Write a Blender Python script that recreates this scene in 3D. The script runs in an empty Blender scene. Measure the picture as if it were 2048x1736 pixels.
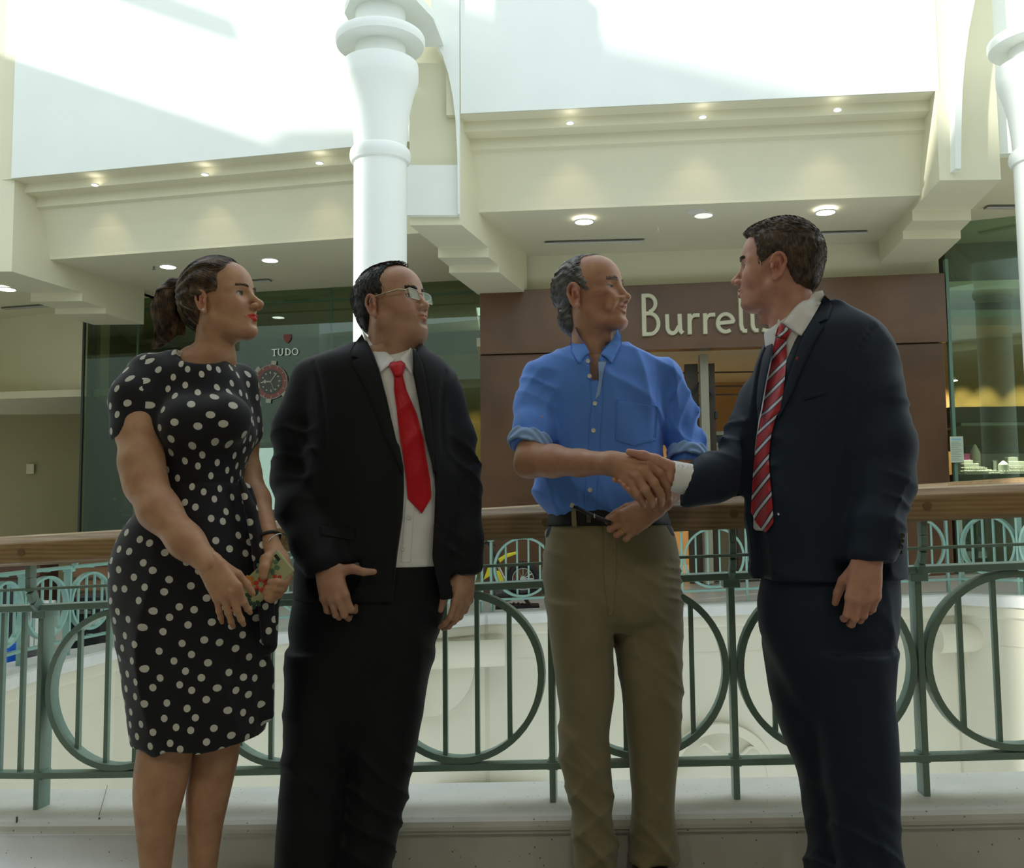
import bpy, bmesh, math, random
import numpy as np
from mathutils import Vector, Matrix, noise as mnoise
random.seed(7); rng = np.random.default_rng(11)
S = bpy.context.scene; COL = S.collection
# ---------------------------------------------------------------- camera, sky, sun, exposure
FPX, CX, CY, CAMZ = 1921.0, 1024.0, 868.0, 1.07
PITCH = math.atan(154.0 / FPX); ROLL = 0.010
cam_d = bpy.data.cameras.new('camera'); cam = bpy.data.objects.new('camera', cam_d); COL.objects.link(cam)
cam_d.sensor_width = 36.0; cam_d.lens = 36.0 * FPX / 2048.0; cam_d.clip_end = 200
_f = Vector((0, math.cos(PITCH), math.sin(PITCH))); _r0 = Vector((1, 0, 0)); _u0 = _r0.cross(_f)
_r = _r0 * math.cos(ROLL) - _u0 * math.sin(ROLL); _u = _u0 * math.cos(ROLL) + _r0 * math.sin(ROLL)
cam.matrix_world = Matrix(((_r.x, _u.x, -_f.x, 0), (_r.y, _u.y, -_f.y, 0), (_r.z, _u.z, -_f.z, CAMZ), (0, 0, 0, 1)))
S.camera = cam
w = bpy.data.worlds.new('sky'); S.world = w; w.use_nodes = True
bg = w.node_tree.nodes['Background']; bg.inputs[0].default_value = (0.80, 0.92, 1.0, 1); bg.inputs[1].default_value = 1.55
SUN_DIR = Vector((-0.80, -0.30, 0.52)).normalized()
sl = bpy.data.lights.new('sun', 'SUN'); sl.energy = 6.0; sl.angle = math.radians(1.2); sl.color = (1, 1, .96)
so = bpy.data.objects.new('sun', sl); COL.objects.link(so)
so.rotation_euler = SUN_DIR.to_track_quat('Z', 'Y').to_euler(); so.location = (-14, -4, 14)
S.view_settings.view_transform = 'Standard'; S.view_settings.look = 'None'
S.view_settings.gamma = 1; S.view_settings.use_curve_mapping = False; S.view_settings.exposure = 0.12
S.cycles.use_denoising = True; S.cycles.max_bounces = 7; S.cycles.diffuse_bounces = 5; S.cycles.glossy_bounces = 3
S.cycles.transmission_bounces = 4; S.cycles.transparent_max_bounces = 12; S.cycles.sample_clamp_indirect = 4
S.cycles.caustics_reflective = False; S.cycles.caustics_refractive = False

def P(px, py, d):
    """world point at horizontal distance d seen at pixel px,py of the 2048x1736 photograph"""
    v = _r * ((px - CX) / FPX) + _u * ((CY - py) / FPX) + _f
    v = v * (d / v.y)
    return Vector((v.x, d, v.z + CAMZ))
def M(px, d): return px * d / FPX          # pixels -> metres at distance d

# ---------------------------------------------------------------- helpers
def tag(o, label=None, cat=None, group=None, kind=None):
    if label: o['label'] = label
    if cat: o['category'] = cat
    if group: o['group'] = group
    if kind: o['kind'] = kind
    return o
def empty(name, loc, label, cat, group=None):
    o = bpy.data.objects.new(name, None); COL.objects.link(o); o.location = loc; o.empty_display_size = .05
    return tag(o, label, cat, group)
def link(name, me, m, parent=None, smooth=False):
    if m is not None: me.materials.append(m)
    if smooth: me.shade_smooth()
    o = bpy.data.objects.new(name, me); COL.objects.link(o)
    return o
class MB:
    def __init__(s): s.v = []; s.f = []
    def add(s, vs, fs):
        b = len(s.v); s.v += [tuple(v) for v in vs]; s.f += [tuple(b + i for i in f) for f in fs]; return s
    def box(s, c, size, ax=None):
        c = Vector(c); X, Y, Z = ax if ax else (Vector((1, 0, 0)), Vector((0, 1, 0)), Vector((0, 0, 1)))
        a, b, e = [q / 2 for q in size]
        vs = [c + X * (i * a) + Y * (j * b) + Z * (k * e) for k in (-1, 1) for j in (-1, 1) for i in (-1, 1)]
        return s.add(vs, [(0, 2, 3, 1), (4, 5, 7, 6), (0, 1, 5, 4), (2, 6, 7, 3), (0, 4, 6, 2), (1, 3, 7, 5)])
    def prism(s, poly, vec):
        vec = Vector(vec); n = len(poly); p = [Vector(q) for q in poly]
        nrm = Vector((0, 0, 0))
        for i in range(n): nrm += p[i].cross(p[(i + 1) % n])
        if nrm.dot(vec) > 0: p = p[::-1]
        vs = p + [q + vec for q in p]
        return s.add(vs, [tuple(range(n)), tuple(range(2 * n - 1, n - 1, -1))] + [((i + 1) % n, i, n + i, n + (i + 1) % n) for i in range(n)])
    def bar(s, a, b, wd, th, up=Vector((0, 0, 1))):
        a = Vector(a); b = Vector(b); d = (b - a); L = d.length; d.normalize()
        side = d.cross(up)
        if side.length < 1e-4: side = d.cross(Vector((0, 1, 0)))
        side.normalize(); u2 = side.cross(d)
        return s.box((a + b) / 2, (L, wd, th), (d, side, u2))
    def tube(s, pts, r, n=8, closed=False, cap=True):
        pts = [Vector(p) for p in pts]; m = len(pts); b = len(s.v)
        rr = r if hasattr(r, '__len__') else [r] * m
        prev = None
        for i, p in enumerate(pts):
            t = (pts[(i + 1) % m] - pts[i - 1]) if closed else (pts[min(i + 1, m - 1)] - pts[max(i - 1, 0)])
            t.normalize()
            if prev is None:
                q = t.orthogonal().normalized()
            else:
                q = prev - t * prev.dot(t); q = q.normalized() if q.length > 1e-6 else t.orthogonal().normalized()
            prev = q; z = t.cross(q)
            for k in range(n):
                a = 2 * math.pi * k / n
                s.v.append(tuple(p + (q * math.cos(a) + z * math.sin(a)) * rr[i]))
        for i in range(m if closed else m - 1):
            j = (i + 1) % m
            for k in range(n):
                k2 = (k + 1) % n
                s.f.append((b + i * n + k, b + i * n + k2, b + j * n + k2, b + j * n + k))
        if cap and not closed:
            s.f.append(tuple(b + k for k in range(n - 1, -1, -1))); s.f.append(tuple(b + (m - 1) * n + k for k in range(n)))
        return s
    def lathe(s, c, prof, n=32, X=Vector((1, 0, 0)), Y=Vector((0, 1, 0)), Z=Vector((0, 0, 1))):
        c = Vector(c); b = len(s.v); m = len(prof)
        for (r, z) in prof:
            for k in range(n):
                a = 2 * math.pi * k / n
                s.v.append(tuple(c + X * (r * math.cos(a)) + Y * (r * math.sin(a)) + Z * z))
        for i in range(m - 1):
            for k in range(n):
                k2 = (k + 1) % n
                s.f.append((b + i * n + k, b + i * n + k2, b + (i + 1) * n + k2, b + (i + 1) * n + k))
        s.f.append(tuple(b + k for k in range(n - 1, -1, -1))); s.f.append(tuple(b + (m - 1) * n + k for k in range(n)))
        return s
    def ring(s, c, X, Z, R, wd, th, n=56, a0=0, a1=2 * math.pi):
        """flat bar bent to a circle in the X-Z plane; wd radial, th along X x Z"""
        c = Vector(c); Y = X.cross(Z).normalized(); b = len(s.v); full = abs(a1 - a0 - 2 * math.pi) < 1e-6
        m = n if full else n + 1
        for i in range(m):
            a = a0 + (a1 - a0) * i / n; e = X * math.cos(a) + Z * math.sin(a)
            for (r, y) in ((R - wd, -th / 2), (R, -th / 2), (R, th / 2), (R - wd, th / 2)):
                s.v.append(tuple(c + e * r + Y * y))
        for i in range(n):
            j = (i + 1) % m
            for k in range(4):
                k2 = (k + 1) % 4
                s.f.append((b + i * 4 + k, b + j * 4 + k, b + j * 4 + k2, b + i * 4 + k2))
        return s
    def mesh(s, name='m'):
        me = bpy.data.meshes.new(name); me.from_pydata(s.v, [], s.f); me.validate(); me.update()
        bm = bmesh.new(); bm.from_mesh(me); bmesh.ops.recalc_face_normals(bm, faces=bm.faces); bm.to_mesh(me); bm.free()
        return me
    def build(s, name, m, parent=None, smooth=False, bevel=0):
        me = s.mesh(name); o = link(name, me, m, None, smooth)
        if bevel:
            md = o.modifiers.new('bevel', 'BEVEL'); md.width = bevel; md.segments = 2; md.limit_method = 'ANGLE'; md.angle_limit = math.radians(40)
        if parent is not None: setp(o, parent)
        return o
def wloc(o):
    v = Vector(o.location)
    while o.parent is not None: o = o.parent; v = v + Vector(o.location)
    return v
def setp(o, parent):
    """parent a mesh whose vertices are in world coordinates"""
    off = wloc(parent); o.parent = parent
    if o.data is not None:
        o.data.transform(Matrix.Translation(-off)); o.data.update()
    return o

def mat(name, col, rough=.6, metal=0, var=0, vscale=6, bump=0, bscale=60, spec=.5, emit=None, estr=0, sheen=0, coat=0):
    m = bpy.data.materials.new(name); m.use_nodes = True; nt = m.node_tree; b = nt.nodes['Principled BSDF']
    b.inputs['Base Color'].default_value = (*col, 1); b.inputs['Roughness'].default_value = rough
    b.inputs['Metallic'].default_value = metal; b.inputs['Specular IOR Level'].default_value = spec
    if sheen: b.inputs['Sheen Weight'].default_value = sheen; b.inputs['Sheen Roughness'].default_value = .5
    if coat: b.inputs['Coat Weight'].default_value = coat; b.inputs['Coat Roughness'].default_value = .15
    if emit: b.inputs['Emission Color'].default_value = (*emit, 1); b.inputs['Emission Strength'].default_value = estr
    tc = nt.nodes.new('ShaderNodeTexCoord')
    if var:
        n = nt.nodes.new('ShaderNodeTexNoise'); n.inputs['Scale'].default_value = vscale; n.inputs['Detail'].default_value = 5
        r = nt.nodes.new('ShaderNodeValToRGB')
        r.color_ramp.elements[0].position = .3; r.color_ramp.elements[1].position = .7
        r.color_ramp.elements[0].color = (*[c * (1 - var) for c in col], 1); r.color_ramp.elements[1].color = (*[min(1, c * (1 + var)) for c in col], 1)
        nt.links.new(tc.outputs['Object'], n.inputs['Vector']); nt.links.new(n.outputs['Fac'], r.inputs['Fac']); nt.links.new(r.outputs['Color'], b.inputs['Base Color'])
    if bump:
        n2 = nt.nodes.new('ShaderNodeTexNoise'); n2.inputs['Scale'].default_value = bscale; n2.inputs['Detail'].default_value = 4
        bp = nt.nodes.new('ShaderNodeBump'); bp.inputs['Strength'].default_value = bump; bp.inputs['Distance'].default_value = .01
        nt.links.new(tc.outputs['Object'], n2.inputs['Vector']); nt.links.new(n2.outputs['Fac'], bp.inputs['Height']); nt.links.new(bp.outputs['Normal'], b.inputs['Normal'])
    return m
def glass_mat(name, tint, gloss=.12, rough=0.0):
    m = bpy.data.materials.new(name); m.use_nodes = True; nt = m.node_tree; nt.nodes.clear()
    o = nt.nodes.new('ShaderNodeOutputMaterial'); t = nt.nodes.new('ShaderNodeBsdfTransparent'); g = nt.nodes.new('ShaderNodeBsdfGlossy')
    t.inputs[0].default_value = (*tint, 1); g.inputs['Roughness'].default_value = rough; g.inputs[0].default_value = (.8, .95, .88, 1)
    mx = nt.nodes.new('ShaderNodeMixShader'); mx.inputs[0].default_value = gloss
    nt.links.new(t.outputs[0], mx.inputs[1]); nt.links.new(g.outputs[0], mx.inputs[2]); nt.links.new(mx.outputs[0], o.inputs[0])
    return m
def emi(name, col, s):
    m = bpy.data.materials.new(name); m.use_nodes = True; nt = m.node_tree; nt.nodes.clear()
    o = nt.nodes.new('ShaderNodeOutputMaterial'); e = nt.nodes.new('ShaderNodeEmission'); e.inputs[0].default_value = (*col, 1); e.inputs[1].default_value = s
    nt.links.new(e.outputs[0], o.inputs[0]); return m

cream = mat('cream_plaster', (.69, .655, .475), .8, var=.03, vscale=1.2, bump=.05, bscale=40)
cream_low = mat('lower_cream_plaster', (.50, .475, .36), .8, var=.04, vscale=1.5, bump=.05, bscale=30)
white = mat('white_paint', (.80, .82, .76), .6, var=.02, vscale=2, spec=.25)
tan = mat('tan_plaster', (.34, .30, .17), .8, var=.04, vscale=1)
green = mat('green_paint', (.175, .265, .22), .35, var=.05, vscale=20, bump=.03, bscale=90)
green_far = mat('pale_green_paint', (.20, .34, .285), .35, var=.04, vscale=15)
brown = mat('bronze_panel', (.115, .058, .030), .32, metal=.25, var=.28, vscale=1.6, bump=.05, bscale=3, coat=.3)
dark = mat('dark_metal', (.03, .035, .03), .4)
black = mat('black_plastic', (.012, .012, .014), .4)
lamp_w = emi('lamp_diffuser', (1, .97, .9), 9)
chrome = mat('chrome', (.7, .7, .7), .15, metal=1)

def stone_mat():
    m = mat('terrazzo', (.42, .40, .34), .45); nt = m.node_tree; b = nt.nodes['Principled BSDF']
    tc = nt.nodes.new('ShaderNodeTexCoord'); v = nt.nodes.new('ShaderNodeTexVoronoi'); v.inputs['Scale'].default_value = 42; v.inputs['Randomness'].default_value = 1
    r = nt.nodes.new('ShaderNodeValToRGB'); r.color_ramp.elements[0].position = .06; r.color_ramp.elements[1].position = .13
    r.color_ramp.elements[0].color = (.13, .12, .10, 1); r.color_ramp.elements[1].color = (1, 1, 1, 1)
    n = nt.nodes.new('ShaderNodeTexNoise'); n.inputs['Scale'].default_value = 9; n.inputs['Detail'].default_value = 8
    r2 = nt.nodes.new('ShaderNodeValToRGB'); r2.color_ramp.elements[0].color = (.52, .51, .46, 1); r2.color_ramp.elements[1].color = (.68, .665, .61, 1)
    n3 = nt.nodes.new('ShaderNodeTexNoise'); n3.inputs['Scale'].default_value = 26
    r3 = nt.nodes.new('ShaderNodeValToRGB'); r3.color_ramp.elements[0].position = .5; r3.color_ramp.elements[1].position = .56
    mx = nt.nodes.new('ShaderNodeMix'); mx.data_type = 'RGBA'; mx.blend_type = 'MULTIPLY'
    mx0 = nt.nodes.new('ShaderNodeMix'); mx0.data_type = 'RGBA'; mx0.blend_type = 'LIGHTEN'; mx0.inputs[0].default_value = 1
    for a, c in ((v, 'Vector'), (n, 'Vector'), (n3, 'Vector')): nt.links.new(tc.outputs['Object'], a.inputs[c])
    nt.links.new(v.outputs['Distance'], r.inputs['Fac']); nt.links.new(n.outputs['Fac'], r2.inputs['Fac']); nt.links.new(n3.outputs['Fac'], r3.inputs['Fac'])
    nt.links.new(r.outputs['Color'], mx0.inputs[6]); nt.links.new(r3.outputs['Color'], mx0.inputs[7])
    mx.inputs[0].default_value = 1; nt.links.new(r2.outputs['Color'], mx.inputs[6]); nt.links.new(mx0.outputs[2], mx.inputs[7])
    nt.links.new(mx.outputs[2], b.inputs['Base Color']); return m
stone = stone_mat()
def wood_mat():
    m = mat('oiled_pine', (.3, .2, .1), .38, coat=.25); nt = m.node_tree; b = nt.nodes['Principled BSDF']
    tc = nt.nodes.new('ShaderNodeTexCoord'); mp = nt.nodes.new('ShaderNodeMapping'); mp.inputs['Scale'].default_value = (1.2, 26, 26)
    n = nt.nodes.new('ShaderNodeTexNoise'); n.inputs['Scale'].default_value = 1.6; n.inputs['Detail'].default_value = 6; n.inputs['Distortion'].default_value = .5
    wv = nt.nodes.new('ShaderNodeTexWave'); wv.bands_direction = 'Z'; wv.inputs['Scale'].default_value = 1.1; wv.inputs['Distortion'].default_value = 3.5; wv.inputs['Detail'].default_value = 3
    mp2 = nt.nodes.new('ShaderNodeMapping'); mp2.inputs['Scale'].default_value = (.6, 20, 20)
    r = nt.nodes.new('ShaderNodeValToRGB'); r.color_ramp.elements[0].position = .25; r.color_ramp.elements[1].position = .8
    r.color_ramp.elements[0].color = (.24, .135, .055, 1); r.color_ramp.elements[1].color = (.44, .29, .14, 1)
    mx = nt.nodes.new('ShaderNodeMix'); mx.inputs[0].default_value = .25
    nt.links.new(tc.outputs['Object'], mp.inputs['Vector']); nt.links.new(tc.outputs['Object'], mp2.inputs['Vector'])
    nt.links.new(mp.outputs[0], n.inputs['Vector']); nt.links.new(mp2.outputs[0], wv.inputs['Vector'])
    nt.links.new(n.outputs['Fac'], mx.inputs[2]); nt.links.new(wv.outputs['Fac'], mx.inputs[3]); nt.links.new(mx.outputs[0], r.inputs['Fac'])
    nt.links.new(r.outputs['Color'], b.inputs['Base Color']); return m
wood = wood_mat()
plug_m = mat('plug_wood', (.20, .115, .045), .4)

# ---------------------------------------------------------------- near floor, kerb and railing
tag(MB().box((0, -1.6, -.06), (24, 9.2, .12)).build('floor', mat('grey_floor_tile', (.40, .38, .33), .35, var=.05)), kind='structure')
# railing nodes: x, y(depth), height offset
RN = [(-2.72, 3.62, -.14), (-2.14, 3.40, -.11), (-1.58, 3.26, -.083), (-1.017, 3.17, -.056), (-.45, 3.087, -.028), (.114, 3.0, 0), (.659, 2.94, .021), (1.205, 2.895, .038), (1.75, 2.86, .056), (2.30, 2.84, .074)]
def rn(i): return Vector((RN[i][0], RN[i][1], RN[i][2]))
def kerb_strip(name, prof, material, step=None, lab=None):
    """profile = list of (offset from post line, z above); strip follows the railing nodes"""
    mb = MB(); k = len(prof); nodes = [rn(i) for i in range(len(RN))]
    nodes = [nodes[0] + (nodes[0] - nodes[1]) * 3] + nodes + [nodes[-1] + (nodes[-1] - nodes[-2]) * 4]
    for i, p in enumerate(nodes):
        t = nodes[min(i + 1, len(nodes) - 1)] - nodes[max(i - 1, 0)]; t.z = 0; t.normalize(); nrm = Vector((t.y, -t.x, 0))
        for (o, z) in prof: mb.v.append(tuple(p + nrm * o + Vector((0, 0, z))))
    for i in range(len(nodes) - 1):
        for j in range(k):
            j2 = (j + 1) % k; mb.f.append((i * k + j, i * k + j2, (i + 1) * k + j2, (i + 1) * k + j))
    mb.f.append(tuple(range(k))); mb.f.append(tuple(range(len(mb.v) - k, len(mb.v))))
    return mb.build(name, material, None)
# coping: rounded nose towards the viewer
cop = [(-.225, .05), (-.225, .188), (.105, .188), (.125, .184), (.138, .174), (.142, .160), (.142, .150), (.133, .146), (.133, .137), (.118, .135)]
tag(kerb_strip('trim_1', cop, stone), kind='structure')
tag(kerb_strip('trim_2', [(-.20, -1.2), (-.20, .06), (.118, .1355), (.118, -.6), (.118, -1.2)], stone), kind='structure')
# stone joints, thin dark bars
jm = mat('joint_dark', (.11, .10, .085), .9)
mbj = MB()
for px, skew in ((33, 30), (198, 0), (370, 8), (540, 0), (1076, 12), (893, 0), (1452, 3), (1840, -8), (2030, 0), (1290, 0)):
    d = 3.26 - (px - 92) * .31 / 1728; t = Vector((1, -.14, 0)).normalized(); nrm = Vector((-.14, -1, 0)).normalized()
    base = P(px, 1642, d - .138)
    if skew or px in (1452,): mbj.box((base.x, base.y + .002, base.z - .01), (.004, .006, .045))
    else: mbj.box((base.x, base.y + .002, base.z - .01), (.003, .006, .04))
for px, q in ((198, 215), (893, 905), (1076, 1120), (1452, 1450), (1840, 1815), (2030, 1995), (560, 600)):
    d = 3.26 - (px - 92) * .31 / 1728; a_ = P(px, 1638, d - .135); b_ = P(q, 1566, d + .20); b_.z = a_.z + .0; a_.z += .0145 - .004; b_.z = a_.z + .0005
    mbj.bar(a_, b_, .0013, .002)
tag(mbj.build('trim_3', jm), kind='structure')
mbj2 = MB()
for px in (32, 365, 1080, 1456, 1845):
    d = 3.26 - (px - 92) * .31 / 1728; b = P(px, 1700, d - .118)
    mbj2.box((b.x, b.y + .002, b.z - .06), (.003, .006, .20))
tag(mbj2.build('trim_4', jm), kind='structure')

def railing(nodes, label, group_mat, panels, wood_on=True, K=.065, light=None, shift=0, double=(), zH=0):
    """nodes: world base points (z = kerb top offset). panels: kinds per span: 'o' ring, 'b' plain bars, 'd' dense bars"""
    n = len(nodes); root = empty('railing', nodes[n // 2] + Vector((0, 0, .16)), label, 'railing')
    fr = []
    for i in range(n):
        t = nodes[min(i + 1, n - 1)] - nodes[max(i - 1, 0)]; h = Vector((t.x, t.y, 0)).normalized(); fr.append((h, Vector((h.y, -h.x, 0))))
    def strip(name, o0, o1, z0, z1, m, bev=0, prof=None):
        pr = prof or [(o0, z0), (o0, z1), (o1, z1), (o1, z0)]; k = len(pr); mb = MB(); nn = []
        nn = [(nodes[0] - (nodes[1] - nodes[0]) * 0, fr[0][1])] + [(nodes[i], fr[i][1]) for i in range(1, n)]
        for p, nr in nn:
            for (o, z) in pr: mb.v.append(tuple(p + nr * o + Vector((0, 0, z))))
        for i in range(n - 1):
            for j in range(k):
                j2 = (j + 1) % k; mb.f.append((i * k + j, i * k + j2, (i + 1) * k + j2, (i + 1) * k + j))
        mb.f.append(tuple(range(k))); mb.f.append(tuple(range(len(mb.v) - k, len(mb.v))))
        return mb.build(name, m, root, bevel=bev)
    strip('bottom_rail', -.035, .012, .286, .306, group_mat, .002)
    strip('middle_rail', -.045, .03, .835, .857, group_mat, .003)
    strip('thin_rail', K - .01, K + .02, .908, .916, group_mat)
    # handrail cross-section
    ctr = K + .005; hw = .045
    pr = [(ctr - hw, .99), (ctr - hw, 1.06), (ctr - hw * .6, 1.085), (ctr, 1.09), (ctr + hw * .55, 1.085), (ctr + hw, 1.062), (ctr + hw, 1.0), (ctr + hw - .012, .99)]
    strip('handrail', 0, 0, 0, 0, wood, .006, pr)
    for i in range(n):
        p = nodes[i]; h, nr = fr[i]; Z = Vector((0, 0, 1))
        mb = MB(); mb.box(p + nr * -.02 + Z * (.188 + .321), (.019, .062, .645), (h, nr, Z))
        mb.box(p + nr * -.02 + Z * (.296), (.034, .05, .028), (h, nr, Z))
        mb.box(p + nr * -.012 + Z * (.83), (.05, .075, .036), (h, nr, Z))
        pts = [(0.0, .835), (.02, .85), (.045, .872), (K - .004, .905), (K, .95), (K, .995)]
        for a, b in zip(pts[:-1], pts[1:]):
            mb.bar(p + nr * a[0] + Z * a[1], p + nr * b[0] + Z * b[1], .019, .034, nr)
        mb.build('post', group_mat, root, bevel=.0025)
        if i not in double: 
            c = p + nr * (ctr + hw + .0005) + Z * 1.035
            MB().lathe(c, [(.0001, -.002), (.013, -.002), (.013, .0015), (.011, .002), (.0001, .002)], 20, h, Z, nr).build('screw_plug', plug_m, root)
    for i in range(n - 1):
        a, b = nodes[i], nodes[i + 1]; L = (b - a); h = L.normalized(); c = (a + b) / 2; hh = Vector((h.x, h.y, 0)).normalized(); nr = Vector((hh.y, -hh.x, 0)); Z = Vector((0, 0, 1))
        kind = panels[i]; ln = L.length
        if kind == 'o':
            R = min(.264, ln / 2 - .012); cz = .5705
            MB().ring(c + Z * cz + nr * -.014, h, Z, R, .0195, .045).build('ring', group_mat, root)
            [MB().box(c + Z * zz_ + nr * -.014, (.04, .03, .012), (hh, nr, Z)).build('ring_weld', group_mat, root) for zz_ in (.308, .832)]
            for k in (-1.5, -.5, .5, 1.5):
                o = k * .103 * R / .266; hz = math.sqrt((R - .012) ** 2 - o * o)
                q = c + h * o + nr * -.014
                MB().box(q + Z * cz, (.0145, .0145, 2 * hz), (hh, nr, Z)).build('baluster', group_mat, root)
        elif kind == 'b':
            m = max(2, int(round(ln / .088)))
            for k in range(1, m):
                q = a + L * (k / m) + nr * -.014
                MB().box(q + Z * .57, (.0145, .0145, .53), (hh, nr, Z)).build('baluster', group_mat, root)
        elif kind == 'd':
            m = int(round(ln / .1))
            for k in range(1, m):
                q = a + L * (k / m) + nr * -.014
                MB().box(q + Z * .57, (.0145, .0145, .53), (hh, nr, Z)).build('baluster', group_mat, root)
    return root
railing([rn(i) for i in range(len(RN))], 'green metal railing with rings and a pine handrail directly behind the four people', green, 'bboooooooo'[:len(RN) - 1])

# ---------------------------------------------------------------- far gallery: railing, kerb, fascia
def tz(x): return .05 * x
FN_px = [(-250, 4.6), (-60, 6.2), (55, 6.85), (144, 7.35), (229, 7.75), (963, 8.62)]
far_nodes = []
x0 = P(-140, 1022, 5.6)
def node(px, d): q = P(px, 1022, d); return Vector((q.x, d, tz(q.x)))
far_nodes = [node(-150, 6.0), node(-20, 6.4), node(55, 6.88), node(144, 7.35), node(229, 7.80)]
a, b = node(229, 7.8), node(963, 8.62)
for k in range(1, 5): far_nodes.append(a.lerp(b, k / 5))
far_nodes.append(b)
far_nodes.append(node(981, 8.60))
for px, d in ((1108, 8.5), (1235, 8.4), (1361, 8.3), (1490, 8.2), (1623, 8.12), (1757, 8.04), (1891, 7.96), (1915, 7.93)): far_nodes.append(node(px, d))
kinds = ['d', 'o', 'o', 'o'] + ['o'] * 5 + ['x'] + ['o'] * 7 + ['x']
nd = far_nodes[-1]
ext = [Vector((nd.x + .26, nd.y - .42, nd.z + .015)), Vector((nd.x + .48, nd.y - .86, nd.z + .02)), Vector((nd.x + .6, nd.y - 1.4, nd.z + .02))]
far_nodes += ext; kinds += ['o', 'o', 'd']
railing(far_nodes, 'pale green railing with rings across the atrium in front of the shops', green_far, kinds, double=(9, 17))
def far_strip(name, prof, m):
    mb = MB(); k = len(prof); ns = far_nodes; n = len(ns)
    for i, p in enumerate(ns):
        t = ns[min(i + 1, n - 1)] - ns[max(i - 1, 0)]; t.z = 0; t.normalize(); nr = Vector((t.y, -t.x, 0))
        for (o, z) in prof: mb.v.append(tuple(p + nr * o + Vector((0, 0, z))))
    for i in range(n - 1):
        for j in range(k):
            j2 = (j + 1) % k; mb.f.append((i * k + j, i * k + j2, (i + 1) * k + j2, (i + 1) * k + j))
    mb.f.append(tuple(range(k))); mb.f.append(tuple(range(len(mb.v) - k, len(mb.v))))
    return mb.build(name, m)
pale_stone = mat('pale_kerb_stone', (.52, .52, .47), .5, var=.06, vscale=6)
tag(far_strip('trim_5', [(-.22, .03), (-.22, .188), (.13, .188), (.15, .175), (.15, .10), (.12, .09), (.12, 0.03)], pale_stone), kind='structure')
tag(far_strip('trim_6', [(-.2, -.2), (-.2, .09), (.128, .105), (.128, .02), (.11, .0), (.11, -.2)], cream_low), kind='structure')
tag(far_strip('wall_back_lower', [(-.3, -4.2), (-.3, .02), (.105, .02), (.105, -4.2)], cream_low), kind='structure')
# far gallery floor (follows the same gentle fall)
fl = MB()
bk = [Vector((-9, 16, tz(-9) + .11)), Vector((9, 16, tz(9) + .11)), Vector((9, far_nodes[-1].y, tz(9) + .11))]
poly = [Vector((p.x, p.y + .05, tz(p.x) + .11)) for p in far_nodes[1:]]
poly = [Vector((-9, 6.4, tz(-9) + .11))] + poly + bk[::-1][0:1] + [bk[1], bk[0]]
fl.prism(poly, (0, 0, -.25)); tag(fl.build('floor', mat('pale_floor', (.46, .44, .38), .3, var=.04, vscale=3)), kind='structure')

# scroll brackets and relief below the far kerb
def scroll(px0, px1, py, d, curve_right, lab):
    a = P(px0, py, d); b = P(px1, py - .045 * (px1 - px0), d - .01); c = (a + b) / 2; L = (b - a).length
    root = empty('scroll_bracket', c, lab, 'bracket', 'scroll brackets under the far gallery')
    X = (b - a).normalized()
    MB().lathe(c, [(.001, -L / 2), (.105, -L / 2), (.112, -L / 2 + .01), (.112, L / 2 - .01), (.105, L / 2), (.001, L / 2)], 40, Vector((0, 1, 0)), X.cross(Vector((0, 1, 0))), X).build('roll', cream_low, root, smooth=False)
    s = 1 if curve_right else -1
    e = P(px0, py + 26, d) if curve_right else P(px1, py + 20, d)
    pts = []
    inner = c.x - s * L * .9
    for k in range(13):
        t = k / 12; ang = t * math.pi / 2
        pts.append(Vector((c.x + s * (L * .10) - s * (.40) * (1 - math.cos(ang)), 0, c.z - .10 - .42 * math.sin(ang))))
    pts += [Vector((inner, 0, c.z - .52)), Vector((inner, 0, c.z + .10)), Vector((c.x - s * L * .15, 0, c.z + .10))]
    pts = [Vector((q.x, d + .0, q.z)) for q in pts]
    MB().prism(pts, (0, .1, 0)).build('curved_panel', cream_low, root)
    return root
scroll(855, 1010, 1312, 8.32, True, 'cream scroll bracket seen between the red tie man and the blue shirt man')
scroll(1876, 2008, 1278, 7.78, False, 'cream scroll bracket at the right edge, seen through the green ring')
rp = P(1440, 1560, 8.11)
rel = empty('arched_relief', rp, 'round arched plaster relief below the far gallery, left of the striped tie man', 'relief')
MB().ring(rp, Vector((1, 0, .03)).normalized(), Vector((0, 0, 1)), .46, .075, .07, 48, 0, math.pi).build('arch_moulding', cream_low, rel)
sq = MB()
for k, (dx, dz, amp) in enumerate(((-.17, .27, .03), (.12, .24, -.03), (-.02, .12, .03))):
    sq.tube([rp + Vector((dx + t * .18, -.03, dz + amp * math.sin(t * 6))) for t in np.linspace(0, 1, 10)], [.004 + .012 * math.sin(math.pi * t) for t in np.linspace(0, 1, 10)], 8)
sq.build('scrollwork', cream_low, rel, smooth=True)
tag(MB().box(P(1590, 1566, 8.1), (.34, .03, .12)).build('wall_sign', mat('brown_sign', (.2, .12, .06), .6), None), 'small brown sign low on the cream wall, left of the striped tie man', 'sign')
# brownish lower string course seen just over the near kerb
tag(MB().box(P(1040, 1590, 8.40) + Vector((0, .02, 0)), (3.2, .1, .16)).build('trim_7', mat('band_beige', (.42, .37, .24), .8)), kind='structure')

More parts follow.
